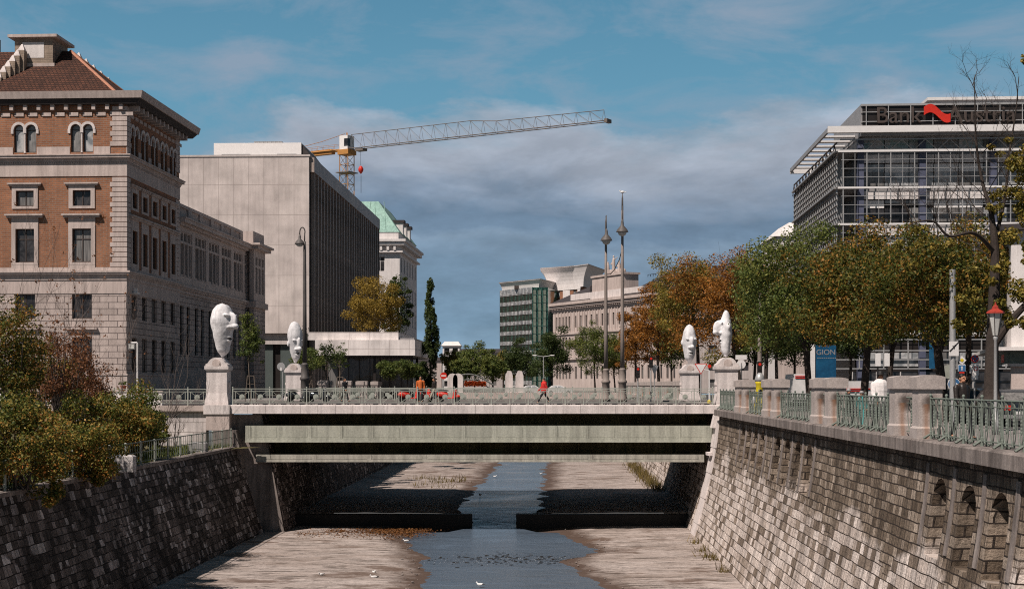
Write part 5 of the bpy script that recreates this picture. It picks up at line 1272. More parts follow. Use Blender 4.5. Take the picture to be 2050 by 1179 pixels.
# --- concrete canopy pavilion in front
cp = thing('canopy_pavilion', 'low pale concrete canopy with stepped flat roof in front of the dark fins', 'pavilion', (0,0,-.2), 0)
def cpoint(px, D): return PX(px, D)
def skewbox(name, mat, x0, x1, y0, y1, z0, z1, parent, sk=.031):
    mb = MB(); mb.hexa([(x0,y0,z0),(x1,y0,z0),(x1+sk*(y1-y0),y1,z0),(x0+sk*(y1-y0),y1,z0)],[(x0,y0,z1),(x1,y0,z1),(x1+sk*(y1-y0),y1,z1),(x0+sk*(y1-y0),y1,z1)]); return mb.build(name, M_[mat], parent)
skewbox('roof_slab','canopy',-21.2,-10.45,150,168,4.55,6.22,cp); skewbox('upper_slab','canopy',-22.1,-12.3,150.8,168,6.23,7.08,cp); skewbox('soffit','dark_panel',-21,-10.7,150.3,167.8,4.40,4.54,cp)
skewbox('roof_edge','grey',-12.2,-10.6,151,167,6.23,6.45,cp)
for x, y in ((-14.9,151.2),(-20.4,151.2),(-14.6,160),(-10.9,160)): mb = MB(); mb.box(x-.14,x+.14,y-.14,y+.14,0,4.4); mb.build('column',M_['dark_panel'],cp)
bx('glass_front','glass',cp,(-20.9,-11.2,158,158.1,0,4.4))
for k in range(9): bx('mullion','frame_dark',cp,(-20.9+1.2*k-.03,-20.9+1.2*k+.03,157.93,158,0,4.4))
# --- white building with copper roof
wb = thing('white_building', 'white stone building with a steep green copper roof behind the concrete block', 'building', (PX(800,245),245,-.2), math.radians(-3))
MA = plane_map((-16,0,0),(1,0,0),(0,-1,0)); MB2 = plane_map((0,0,0),(0,1,0),(1,0,0))
oa = [(c-.75,c+.75,z,z+2.6) for c in (2.5,7.5,12.6) for z in (3,7.5,12,16.5,21.3)]; ob_ = [(c-.7,c+.7,z,z+2.6) for c in (2.5,6.5,10.5,14.5,18.5,22.5) for z in (3,7.5,12,16.5,21.3)]
mb = MB(); facade(mb, MA, 0, 16, 0, 26, oa, .3); facade(mb, MB2, 0, 25, 0, 26, ob_, .3); mb.build('wall', M_['plaster_white'], wb)
for o in oa: window(wb, MA, o, .3, M_['frame_white'], M_['glass'], 2, 2, .1)
for o in ob_: window(wb, MB2, o, .3, M_['frame_white'], M_['glass'], 2, 2, .1)
bx('cornice','plaster_white',wb,(-16,.6,-.6,25.6,24.6,24.9),(-16,.9,-.9,26,25.9,26.5),(-16,1.2,-1.2,26.2,26.5,26.9)); bx('attic','plaster_white',wb,(-16,-.2,-.1,25,26.9,28.2))
bx('cornice_bracket','plaster_white',wb,*[(-3.4+1.2*k,-3.0+1.2*k,-.75,0,25.0,25.9) for k in range(3)])
mb = MB(); a = [(-16.2,-.2,28.2),(0,-.2,28.2),(0,25.2,28.2),(-16.2,25.2,28.2)]; b = [(-16.2,4.5,34.2),(-4.4,4.5,34.2),(-4.4,20.5,34.2),(-16.2,20.5,34.2)]
mb.hexa(a,b); rf = mb.build('roof',M_['copper'],wb)
for k in range(3): d = bx('dormer','plaster_white',rf,(-1.9,-.1,5+5*k,6.6+5*k,28.2,30.4)); bx('dormer_roof','roof_dark',d,(-2.0,.2,4.8+5*k,6.8+5*k,30.4,30.9))
for k in range(9): mb = MB(); mb.path([(-16+1.7*k,-.22,28.25),(-16+1.7*k+(0 if k < 7 else -1.0),4.45,34.2)], .05, 4); mb.build('seam',M_['copper'],rf)
push(wb, 278/245)
# --- tower crane
cr = thing('tower_crane', 'orange tower crane with a long jib rising above the concrete building', 'crane', (-30.8,260,0), math.atan2(-28,46.3))
def lattice(mb, pts0, n, r=.05, fac=None):
    pass
w = .95; zt = 44.0
mb = MB()
for sx in (-1,1):
    for sy_ in (-1,1): mb.path([(sx*w,sy_*w,0),(sx*w,sy_*w,zt)], .11, 4)
nseg = 24
for k in range(nseg):
    z0, z1 = zt*k/nseg, zt*(k+1)/nseg
    for (ax, ay), (bx_, by) in (((-w,-w),(w,-w)),((w,-w),(w,w)),((w,w),(-w,w)),((-w,w),(-w,-w))):
        mb.path([(ax,ay,z0),(bx_,by,z0)], .05, 4)
        p, q = ((ax,ay,z0),(bx_,by,z1)) if k % 2 else ((bx_,by,z0),(ax,ay,z1))
        mb.path([p,q], .05, 4)
mast = mb.build('mast', M_['crane_yellow'], cr)
bx('platform','crane_grey',mast,(-1.5,1.5,-1.5,1.5,zt-3.4,zt-3.25)); bx('slewing_ring','crane_yellow',cr,(-1.25,1.25,-1.25,1.25,zt,zt+.9))
JL = 54.5; z0 = zt+1.0
mb = MB()
for s in (-1,1): mb.path([(0,s*.75,z0),(JL,s*.75,z0)], .075, 4)
top = lambda x: z0 + (2.7 if x < 28 else 2.7-.55*min(1,(x-28)/4) - .25*max(0,(x-32)/22))
xs = [1.0+ (JL-1.6)*k/20 for k in range(21)]
mb.path([(x,0,top(x)) for x in xs], .06, 4)
for k, x in enumerate(xs):
    for s in (-1,1):
        mb.path([(x,s*.75,z0),(x,0,top(x))], .030, 4)
        if k < 20: mb.path([(x,0,top(x)),(xs[k+1],s*.75,z0)], .024, 4)
    if k < 20: mb.path([(x,-.75,z0),(xs[k+1],.75,z0)], .024, 4)
    mb.path([(x,-.75,z0),(x,.75,z0)], .024, 4)
jb = mb.build('jib', M_['crane_grey'], cr); bx('jib_tip','crane_grey',jb,(JL-.2,JL+.4,-.8,.8,z0-.3,z0+.3))
mb = MB(); CL = 15.5
for s in (-1,1): mb.path([(0,s*.7,z0),(-CL,s*.7,z0)], .14, 4)
mb.path([(-.5,0,z0+3.0),(-6,0,z0+2.0),(-CL,0,z0+.9)], .05, 4)
for k in range(11):
    x = -1-1.35*k; mb.path([(x,-.7,z0),(x,.7,z0)], .05, 4)
    for s in (-1,1): mb.path([(x,s*.7,z0),(x,s*.7,z0+1.0)], .03, 4)
for s in (-1,1): mb.path([(-.5,s*.7,z0+1.0),(-CL,s*.7,z0+1.0)], .03, 4)
cj = mb.build('counter_jib', M_['crane_yellow'], cr); bx('counterweight','concrete_plain',cj,(-CL+.2,-CL+3.2,-.8,.8,z0-.5,z0+1.3)); bx('winch','crane_yellow',cj,(-9.5,-3.2,-.55,.55,z0-.55,z0+.35))
cab = bx('cab','white',cr,(-.9,1.0,-1.1,.9,z0-.1,z0+2.5)); bx('cab_window','glass',cab,(.2,1.03,-1.13,-.3,z0+.5,z0+1.9))
mb = MB(); mb.path([(-.6,0,z0),(0,0,z0+3.2)],.1,4); mb.path([(.8,0,z0),(0,0,z0+3.2)],.1,4); mb.build('apex',M_['crane_yellow'],cr)
tr_ = bx('trolley','crane_grey',cr,(2.4,4.2,-.7,.7,z0-.55,z0-.1)); mb = MB(); mb.path([(3.2,0,z0-.5),(3.2,0,z0-3.2)],.03,4); mb.path([(3.3,0,z0-5),(3.3,0,z0-8.3)],.05,4); mb.build('hoist_rope',M_['black'],tr_)
mb = MB(); mb.lathe([(.1,-.75),(.42,-.3),(.5,.1),(.3,.55),(.12,.7)],(3.25,0,z0-4.0),10); mb.build('hook_block',M_['red'],tr_,True)
push(cr, 295/260)
# --- green glass office block with flared white roofs
gb = thing('glass_office', 'green glass office block with flared white roof, far right of the middle', 'building', (0,0,-.3))
A = Vector((PX(1002,520),520,0)); Bv = Vector((PX(1066,500),500,0)); Cv = Vector((PX(1096,500),500,0)); H_ = 36.4
def vwall(p, q): u = (q-p).normalized(); return plane_map(p,u,Vector((u.y,-u.x,0))), (q-p).length
Mg, Lg = vwall(A,Bv); Mh, Lh = vwall(Bv,Cv)
mb = MB(); mb.hexa([A,Bv,Cv,Cv+Vector((6,30,0)),A+Vector((6,30,0))],[p+Vector((0,0,H_)) for p in (A,Bv,Cv,Cv+Vector((6,30,0)),A+Vector((6,30,0)))]); mb.build('core',M_['glass_green'],gb)
mb = MB()
for k in range(10): trimbox(Mg,-.1,Lg,k*3.62+1.6,k*3.62+2.95,.18,mb)
trimbox(Mg,-.1,Lg,34.6,H_+.2,.25,mb); mb.build('spandrel',M_['glass_sky'],gb)
mb = MB()
for k in range(24): a = Lg*k/23.5; trimbox(Mg,a-.05,a+.05,0,H_,.3,mb)
stuff(mb.build('mullion',M_['frame_dark'],gb))
mb = MB()
for k in range(3): a = Lh*(k+.12)/3; trimbox(Mh,a,a+Lh*.19,0,H_-1,.25,mb)
mb.build('light_strip',M_['glass_green2'],gb); mb = MB()
for k in range(4): a = Lh*k/3; trimbox(Mh,a-.18,a+.18,0,H_,.4,mb)
for k in range(13): trimbox(Mh,0,Lh,k*2.8,k*2.8+.18,.3,mb)
mb.build('stair_frame',M_['glass_green'],gb)
def flare(poly, z0, z1, out, parent, name='flared_roof'):
    cxy = sum((Vector(p) for p in poly), Vector((0,0)))/len(poly); mb = MB(); prev = None
    for i in range(7):
        t = i/6; s = 1 + out*(t**2.2)
        ring = [(cxy.x+(p[0]-cxy.x)*s, cxy.y+(p[1]-cxy.y)*s, z0+(z1-z0)*t) for p in poly]
        if prev:
            for k in range(len(ring)): j = (k+1)%len(ring); mb.poly([prev[k],prev[j],ring[j],ring[k]])
        prev = ring
    mb.poly([(x,y,z-.3) for x,y,z in prev]); mb.poly(prev)
    return mb.build(name, M_['plaster_white'], parent)
flare([(A.x+.6,A.y+3),(Cv.x-3.0,Cv.y+6),(Cv.x+3,Cv.y+24),(A.x+6,A.y+30)], H_, H_+3.4, .14, gb)
bx('roof_box','frame_dark',gb,(Bv.x-6.5,Bv.x-4.8,Bv.y+8,Bv.y+10,H_,H_+1.2))
tb = thing('brick_tower', 'orange brick and white tower with wide flared white crown beside the green block', 'building', (0,0,-.3))
TA = Vector((PX(1099,525),525,0)); TB = Vector((PX(1162,512),512,0)); TC = Vector((PX(1168,516),516,0)) + Vector((6,16,0))
Mt, Lt = vwall(TA,TB); ht = 37.5
ot = [(Lt*f-.9,Lt*f+.9,z,z+2.2) for f in (.3,.83) for z in (6,10,14,18,22,26,30.4,34)]
mb = MB(); facade(mb, Mt, 0, Lt, 0, ht, ot, .4); M2, L2 = vwall(TB,TC); facade(mb, M2, 0, L2, 0, ht, [], .4); mb.build('wall',M_['brick'],tb)
for o in ot: window(tb, Mt, o, .4, M_['frame_white'], M_['glass_sky'], 1, 1, .15)
mb = MB()
for a, b in ((0,.10),(.46,.68),(.92,1.0)): trimbox(Mt,Lt*a,Lt*b,0,ht-1,.2,mb)
trimbox(Mt,-.2,Lt+.2,ht-.9,ht,.3,mb); mb.build('white_panel',M_['plaster_white'],tb)
mb = MB(); trimbox(Mt,-3.2,-.4,0,ht+1,.3,mb); mb.build('stair_shaft',M_['plaster_white'],tb)
flare([(TA.x-.5,TA.y-.5),(TA.x+Lt*.5,TA.y-8),(TB.x+1,TB.y-1),(TC.x,TC.y),(TA.x+8,TA.y+22),(TA.x,TA.y+12)], ht, ht+7.8, .34, tb, 'flared_crown')
# --- ministry with long cornice
mi = thing('ministry_building', 'long grey stone building with regular tall windows and dark hipped roof', 'building', (0,0,-.3))
Am = Vector((PX(1107,372),372,0)); An = Vector((PX(1293,330),330,0)); um = (An-Am).normalized(); Bm = Am+um*86
Mm, Lm = vwall(Am,Bm); hm = 23.0
cs = [2.2+1.75*k for k in range(5)] + [12.6+2.75*k for k in range(10)] + [42.5+2.75*k for k in range(15)]
om = [(c-.5,c+.5,z,z+h) for c in cs for z, h in ((3,3.2),(10.3,3.6),(16.3,3.0))]
mb = MB(); facade(mb, Mm, 0, Lm, 0, hm-1.4, om, .35); mb.hexa([Am,Bm,Bm+Vector((14,9,0)),Am+Vector((14,9,0))],[p+Vector((0,0,hm-1.5)) for p in (Am+Vector((.2,.2,0)),Bm,Bm+Vector((14,9,0)),Am+Vector((14,9,0)))]) if False else None; mb.build('wall',M_['stone_trim'],mi)
fr = 0
for o in sorted(om, key=lambda o: -o[0]):
    if o[0] < 48: window(mi, Mm, o, .35, M_['frame_dark'], M_['glass'], 1, 2, .12)
mb = MB()
for o in om:
    if o[0] >= 48: p = [Mm(o[0],o[2],.3),Mm(o[1],o[2],.3),Mm(o[1],o[3],.3),Mm(o[0],o[3],.3)]; mb.poly(p)
stuff(mb.build('window',M_['glass'],mi))
mb = MB()
for a,b,p in ((8.0,8.6,.5),(14.6,15.1,.35),(20.6,21.2,.2),(21.6,22.3,.9),(22.3,hm,1.3)): trimbox(Mm,-.4,Lm,a,b,p,mb)
for k in range(int(Lm/.9)): trimbox(Mm,k*.9,k*.9+.4,21.2,21.6,.7,mb)
for c in cs: trimbox(Mm,c-.9,c-.62,15.1,20.6,.18,mb); trimbox(Mm,c+.62,c+.9,15.1,20.6,.18,mb)
mb.build('cornice',M_['stone_trim'],mi)
mb = MB(); trimbox(Mm,10.5,46,hm,hm+1.9,.4,mb,.4); mb.build('attic',M_['stone_white'],mi)
mb = MB(); trimbox(Mm,21.5,37.0,hm+1.9,hm+5.4,.2,mb,4); trimbox(Mm,21.2,37.4,hm+5.4,hm+5.9,.5,mb,4.3); mb.build('inscription_block',M_['stone_trim'],mi)
mb = MB(); n_ = Vector((um.y,-um.x,0))
def roofq(a0, a1, zb, ztop, hip):
    p0, p1 = Am+um*a0+n_*.9, Am+um*a1+n_*.9; b = -n_*14
    r0, r1 = Am+um*(a0+hip)-n_*6, Am+um*(a1-hip)-n_*6
    Z = lambda p, z: (p.x,p.y,z)
    mb.poly([Z(p0,zb),Z(p1,zb),Z(r1,ztop),Z(r0,ztop)]); mb.poly([Z(p0,zb),Z(r0,ztop),Z(p0+b,zb)]); mb.poly([Z(p1,zb),Z(p1+b,zb),Z(r1,ztop)]); mb.poly([Z(p0+b,zb),Z(r0,ztop),Z(r1,ztop),Z(p1+b,zb)])
roofq(-.5,21.4,hm,hm+4.6,12); roofq(37.2,86,hm+.2,hm+4.9,9); mb.build('roof',M_['roof_dark'],mi)
mb = MB()
for k in range(40): trimbox(Mm,38+1.2*k,38.1+1.2*k,hm+4.8,hm+5.4,-6,mb,6.1)
trimbox(Mm,38,84,hm+5.3,hm+5.4,-6,mb,6.1); mb.build('ridge_railing',M_['black'],mi)
for k, c in enumerate((26.5,29.3,32.0)):       # figures on the attic
    b0 = Mm(c,hm+5.9,1.5); mb = MB(); h = 4.8 if k == 1 else 3.3
    mb.capsule(b0,b0+Vector((0,0,h*.5)),.55,.42); mb.capsule(b0+Vector((0,0,h*.5)),b0+Vector((0,0,h*.78)),.45,.35); mb.ell(b0+Vector((0,0,h*.92)),(.26,.26,.34)); mb.capsule(b0+Vector((0,0,h*.72)),b0+Vector((1.0 if k else -1.0,0,h*(.9 if k == 1 else .45))),.16,.12); mb.capsule(b0+Vector((0,0,h*.72)),b0+Vector((-.8,0,h*.5)),.16,.12); mb.ell(b0+Vector((.9,0,.7)),(.8,.5,.7))
    link('roof_figure', voxel(mb,'roof_figure',.14,2), M_['stone_trim'], mi)
# --- steel framed bank
bk = thing('bank_building', 'modern bank building wrapped in a steel grid with roof sign, on the right', 'building', (PX(1690,140),140,-.4), math.radians(-3.3))
z_f = [3.1+3.66*k for k in range(7)]         # floor lines: 3.1 .. 25.06
XL = 27.0; YL = 30.0
def rowbox(name, mat, boxes): return bx(name, mat, bk, *boxes)
rowbox('core','dark_panel',[(1.6,XL,1.8,YL,0,26.4)])
rnd2 = random.Random(5)
for k in range(7):                            # glass wall with white blinds above, dark glazing below
    z0 = z_f[k]
    for j in range(10):
        x0 = 1.9+2.46*j; x1 = x0+2.38
        if k >= 6: p = bx('window','glass_teal',bk,(x0,x1,1.66,1.78,z0+.45,z0+2.3)); bx('transom','steel',p,(x0,x1,1.60,1.66,z0+1.35,z0+1.42)); continue
        g1 = bx('window','glass' if rnd2.random() < .6 else 'glass_sky',bk,(x0,x1,1.66,1.78,z0+.35,z0+1.75))
        if k in (1,3,4,5,2): b1 = z0+1.75+ (.0 if rnd2.random() < .7 else .5); bx('blind','white' if (k+j)%5 else 'glass_sky',g1,(x0,x1,1.60,1.70,b1,z0+2.55)); bx('blind_upper','plaster_white',g1,(x0,x1,1.30,1.40,z0+2.62,z0+3.45))
        if rnd2.random() < .25: bx('blind','glass_sky',g1,(x0,x0+1.1,1.6,1.65,z0+.4,z0+1.7))
rowbox('slab_edge','white',[(-.6,XL,-.05,.14,z-.13,z+.06) for z in z_f[1:]])
sl_ = [(-.5,XL,1.5,1.75,z-.3,z+.1) for z in z_f[1:]]; rowbox('floor_slab','grey',sl_)
mb = MB()
for j in range(24): x = -.1+1.18*j; mb.box(x-.045,x+.045,.0,.12,z_f[1],25.0) if j % 2 == 0 else mb.box(x-.022,x+.022,.02,.08,z_f[1],25.0)
mb.build('scaffold_upright',M_['steel'],bk)
mb = MB()
for z in z_f[1:-1]:
    for f in (.28,.52,.76): mb.box(-.3,XL,.0,.05,z+3.66*f-.025,z+3.66*f+.025)
mb.build('scaffold_rail',M_['steel'],bk)
mb = MB()
for j in range(12):
    x = -.2+2.36*j
    mb.path([(x,.05,25.1),(x+1.18,.05,26.2)],.05,4); mb.path([(x+1.18,.05,26.2),(x+2.36,.05,25.1)],.05,4)
mb.box(-.4,XL,0,.1,26.15,26.27); mb.box(-.4,XL,0,.1,25.1,25.2); mb.build('truss',M_['steel'],bk)
for x in (1.45,7.6,14.6,21.6): bx('column','column_blue',bk,(x,x+.62,.6,1.2,0,26.3))
# left side: dense verticals and louvres
rowbox('side_wall','dark_panel',[(1.45,1.59,2.0,YL-.3,3,25.5)])
mb = MB()
for j in range(26): y = .4+1.18*j; mb.box(-.75,-.60,y-.05,y+.05,5.5,24.6); mb.box(.0,.12,y+.4,y+.5,5.5,24.6)
mb.build('louvre_upright',M_['steel'],bk)
mb = MB()
for z in [z_f[1]+.61*k for k in range(31)]: mb.box(-.78,-.66,.1,YL,z-.03,z+.03)
mb.build('louvre_rail',M_['frame_dark'],bk)
mb = MB()
for z in z_f[1:]: mb.box(-1.0,1.45,.15,YL,z-.12,z+.04)
mb.build('gallery',M_['grey'],bk)
mb = MB()
for j in range(13): y = .4+2.36*j; mb.path([(-.7,y,24.7),(-.7,y+1.18,25.9)],.05,4); mb.path([(-.7,y+1.18,25.9),(-.7,y+2.36,24.7)],.05,4)
mb.box(-.76,-.64,.1,YL,25.85,25.97); mb.box(-.76,-.64,.1,YL,24.6,24.72); mb.build('side_truss',M_['frame_dark'],bk)
# roof: white brim, sun louvres at the left, sign box, white plant room
rowbox('roof_brim','white',[(-1.75,XL+3,-.9,-.55,26.75,27.4)]); rowbox('roof_slab','grey',[(1.6,XL+3,-.54,YL,26.5,27.38)])
mb = MB(); mb.box(-1.75,-1.55,-.54,26,26.85,27.3); mb.build('brim_beam',M_['grey'],bk)
for k in range(9): y = -.1+2.9*k; bx('sun_louvre','white',bk,(-1.54,1.59,y,y+.9,26.95,27.1))
rowbox('louvre_end','white',[(-1.75,1.5,25.7,26.1,26.7,27.3)])
sb = rowbox('sign_box','dark_panel',[(1.9,XL+3,.4,1.0,27.4,29.75)]); bx('sign_frame','steel',sb,(1.7,XL+3,.25,.4,29.6,29.8),*[(2.2+2.2*k,2.28+2.2*k,.22,.3,27.4,29.6) for k in range(12)],(1.7,XL+3,.26,.32,28.95,29.02),(1.7,XL+3,.26,.32,28.0,28.07))
rowbox('sign_side','grey',[(1.7,1.88,.4,16,27.4,29.75)])
for word, xx, sz in (('Bank',5.4,2.3),('Austria',13.6,2.3)):
    me = text_mesh(word, sz, .08, 'lettering')
    link('lettering', me, M_['frame_dark'], sb, (xx,.12,28.55))
mb = MB(); n = 14; up = []; lo = []
for i in range(n+1):
    t = i/n; x = 7.9+2.6*t; z = 28.75 + .42*math.sin(2*PI*(t*.86+.02)) - .35*(t-.5); up.append((x,z+.42)); lo.append((x,z-.42))
for i in range(n): mb.hexa([(lo[i][0],-.05,lo[i][1]),(lo[i+1][0],-.05,lo[i+1][1]),(up[i+1][0],-.05,up[i+1][1]),(up[i][0],-.05,up[i][1])],[(lo[i][0],.1,lo[i][1]),(lo[i+1][0],.1,lo[i+1][1]),(up[i+1][0],.1,up[i+1][1]),(up[i][0],.1,up[i][1])])
mb.build('wave_emblem',M_['red'],sb)
rowbox('plant_room','plaster_white',[(9.9,XL+3,6,20,27.4,31.2)]); rowbox('plant_room_edge','white',[(9.6,XL+3,5.7,20,31.2,31.5)])
mb = MB(); mb.prism_y([(7.2,27.4),(9.85,27.4),(9.85,31.1)],6.4,19); mb.build('plant_room_slope',M_['grey'],bk)
# street level
rowbox('shopfront','glass',[(1.0,XL,1.3,1.58,.2,2.9)]); rowbox('shopfront_post','frame_white',[(1.0+2.4*k,1.1+2.4*k,1.2,1.29,.2,2.9) for k in range(11)])
mb = MB()
for z in (3.2,4.1,5.0,6.1): mb.box(-1,XL,-.6,-.5,z-.05,z+.06)
for k in range(12): mb.box(-1+2.4*k-.05,-1+2.4*k+.05,-.62,-.48,3.2,6.2)
mb.build('entrance_rail',M_['steel'],bk)
bx('banner','poster_blue',bk,(8.2,8.75,-.9,-.85,3.2,6.0))
# --- small buildings around
sw = thing('white_house', 'small white gabled house end peeking out left of the bank', 'building', (PX(1581,205),205,-.4), 0)
MQ = plane_map((-1.9,0,0),(1,0,0),(0,-1,0)); oq = [(c-.4,c+.4,z,z+1.8) for c in (1.0,2.9) for z in (12,16,20)]
mb = MB(); facade(mb, MQ, 0, 9, 0, 23.4, oq, .25); mb.box(-1.9,7.1,.3,12,0,23.3); mb.build('wall',M_['plaster_white'],sw); bx('lower_wall','stone_trim',sw,(-1.95,7.15,-.06,.0,0,11.4))
for o in oq: window(sw, MQ, o, .25, M_['frame_white'], M_['glass'], 2, 2, .08)
mb = MB(); mb.hexa([(-2.3,-.4,23.4),(7.2,-.4,23.4),(7.2,12,23.4),(-2.3,12,23.4)],[(.2,1.5,25.6),(7.2,1.5,25.6),(7.2,10,25.6),(.2,10,25.6)]); mb.build('roof',M_['plaster_white'],sw)
cs_ = thing('corner_shop', 'pale grey house with an olive shop fascia at the right edge behind the lantern', 'building', (PX(2024,72),72,-.45), math.radians(-15))
MK = plane_map((0,0,0),(1,0,0),(0,-1,0)); MKs = plane_map((0,14,0),(0,-1,0),(-1,0,0))
ok_ = [(1.8,3.0,6.0,8.2),(4.4,5.6,6.0,8.2),(1.8,3.0,9.8,11.6),(4.4,5.6,9.8,11.6)]
mb = MB(); facade(mb, MK, 0, 9, 3.6, 9.6, ok_[:2], .25); facade(mb, MKs, 0, 14, 3.6, 9.6, [(3,4.2,6,8.2),(8,9.2,6,8.2)], .25); mb.build('upper_wall',M_['plaster_white'],cs_)
for o in ok_[:2]: window(cs_, MK, o, .25, M_['frame_white'], M_['glass'], 2, 2, .08)
bx('eaves_board','plaster_white',cs_,(-1.0,9,-.9,14,3.4,3.58)); bx('fascia','rail_green',cs_,(-.1,9,-.25,.2,2.75,3.38),(-.35,-.11,-.2,14,2.75,3.38)); bx('fascia_stripe','red',cs_,(-.37,-.352,-.2,1.5,2.8,3.2)); bx('ledge','stone_white',cs_,(-.15,9,-.3,.2,2.6,2.74))
[bx('pilaster','stone_trim',cs_,b) for b in ((0,.9,-.1,.3,0,2.6),(3.4,4.2,-.1,.3,0,2.6))]; bx('shop_window','glass',cs_,(.9,3.4,.1,.2,.3,2.6),(4.2,9,.1,.2,.3,2.6)); bx('roof','roof_dark',cs_,(-.5,9.2,-.5,14.5,9.6,9.9))
# --- far townscape at the end of the river
def block_house(label, px0, px1, ytop, D, mat, nf, roof='roof_dark', seed=0):
    x0, x1 = PX(px0,D), PX(px1,D); H = PZ(ytop,D)+.3; W = x1-x0
    t = thing('distant_house', label, 'building', (x0,D,-.3), 0, 'distant houses at the end of the river')
    M = plane_map((0,0,0),(1,0,0),(0,-1,0)); n = min(25,max(2,int(W/5))); hs = H/nf
    ops = [(W*(i+.5)/n-.8,W*(i+.5)/n+.8,k*hs+hs*.3,k*hs+hs*.8) for i in range(n) for k in range(nf)]
    mb = MB(); facade(mb, M, 0, W, 0, H, ops, .4); mb.box(0,W,.5,14,0,H-.02); mb.build('wall',M_[mat],t)
    for o in ops: mb = MB(); mb.poly([M(o[0],o[2],.35),M(o[1],o[2],.35),M(o[1],o[3],.35),M(o[0],o[3],.35)]); mb.build('window',M_['glass'],t)
    mb = MB(); mb.hexa([(-.5,-.5,H),(W+.5,-.5,H),(W+.5,14.5,H),(-.5,14.5,H)],[(.5,3,H+1.4),(W-.5,3,H+1.4),(W-.5,11,H+1.4),(.5,11,H+1.4)]); mb.build('roof',M_[roof],t)
block_house('distant white flat roofed house right of the poplar', 886, 920, 692, 430, 'plaster_white', 4, 'plaster_white')
block_house('distant cream house low behind the round green trees', 905, 1006, 706, 470, 'stone', 3)
block_house('distant grey house between concrete canopy and poplar', 800, 884, 722, 520, 'stone_trim', 3)
block_house('long distant pale house low behind the far dark trees', 1006, 1200, 716, 640, 'stone', 3)
block_house('distant pale house standing behind the trees of the right bank', 1395, 1650, 650, 262, 'stone', 4)
ab_ = thing('arch_footbridge', 'far dark green arched railing of a footbridge with red flowers below', 'footbridge', (0,0,0))
mb = MB(); D = 230
for o_ in (0,1.6):
    pts = [P(898+ (988-898)*t, 771-22*math.sin(PI*(.12+.88*t)), D+o_) for t in [i/12 for i in range(13)]]
    mb.path(pts, .16, 6); mb.path([p+Vector((0,0,-.9)) for p in pts], .10, 5)
    for p in pts: mb.path([p,p+Vector((0,0,-.9))], .05, 4)
mb.build('arch',M_['glass_green'],ab_); mb = MB(); mb.hexa([P(898,778,D),P(988,778,D),P(988,778,D+1.6),P(898,778,D+1.6)],[P(898,775,D),P(988,775,D),P(988,775,D+1.6),P(898,775,D+1.6)]); mb.build('deck',M_['concrete_plain'],ab_)
V = []
for i in range(500):
    c = np.array(P(rnd.uniform(930,972), rnd.uniform(764,772), D-1)); u = np.array([rnd.uniform(-1,1) for _ in range(3)])*.22; v = np.array([rnd.uniform(-1,1) for _ in range(3)])*.22
    V += [c-u,c-v,c+u,c+v]
link('flowers',quads('flowers',V,RD),None,ab_)
for k, (px, w_, lb) in enumerate(((1019,.8,'left upright pale stone stele beyond the bridge middle'),(1040,.85,'right upright pale stone stele beyond the bridge middle'),(906,1.1,'left round topped white stone beyond the left railing'),(917,1.1,'right round topped white stone beyond the left railing'))):
    t = thing('stone_stele', lb, 'stone', (PX(px,214.4),214.4,-.3)); w_ *= 1.43; mb = MB(); h = 3.6 if k < 2 else 3.1
    pr = [(-w_/2,0),(w_/2,0),(w_/2,h*.8)]+([(w_*.3,h)] if k < 2 else [(w_/2*math.cos(a),h*.8+w_/2*math.sin(a)) for a in (.5,1.0,1.57,2.1,2.6)])+([(-w_*.2,h*1.02)] if k < 2 else [])+[(-w_/2,h*.8)]
    mb.prism_y(pr,-.2,.2); mb.build('slab',M_['stone_white'],t); mb = MB(); mb.box(-w_*.7,w_*.7,-.35,.35,0,.3); mb.build('plinth',M_['stone_white'],t)
# ------------------------------------------------------------------ vegetation
def leaf_quads(rs, clumps, n, size, flat=.0):
    w = np.array([c[2] for c in clumps], float); w /= w.sum()
    idx = rs.choice(len(clumps), n, p=w)
    cen = np.array([c[0] for c in clumps], float)[idx]; rad = np.array([c[1] for c in clumps], float)[idx]
    d = rs.normal(size=(n,3)); d /= np.linalg.norm(d,axis=1)[:,None]
    r = rs.random(n)**(1/2.4)
    p = cen + d*r[:,None]*rad
    nn = d*.55 + rs.normal(size=(n,3))*.75 + np.array([0,0,.35]); nn /= np.linalg.norm(nn,axis=1)[:,None]
    a = rs.normal(size=(n,3)); u = np.cross(nn,a); u /= np.linalg.norm(u,axis=1)[:,None]; v = np.cross(nn,u)
    s = size*(.65+.7*rs.random(n))[:,None]
    u = u*s*.5; v = v*s*.32
    V = np.empty((n,4,3)); V[:,0] = p-u; V[:,1] = p-v+nn*s*.08; V[:,2] = p+u; V[:,3] = p+v+nn*s*.08
    return V.reshape(-1,3)
def ell_clumps(rs, c, R, n, cr, low=-.75):
    out = []
    while len(out) < n:
        d = rs.normal(size=3); d /= np.linalg.norm(d)
        if d[2] < low: continue
        r = (.35+.65*rs.random()**.5)*(.80+.22*math.sin(3*d[0]+5*d[1]+n)+.10*math.sin(7*d[2]+2*d[0]))
        p = np.array(c)+d*r*1.16*np.array(R)
        k = cr*(.55+.8*rs.random()); out.append((p, (k,k,k*.72), k**2))
    s_ = sum(q[2] for q in out); out.append((np.array(c), tuple(np.array(R)*.86), s_*.42))
    return out
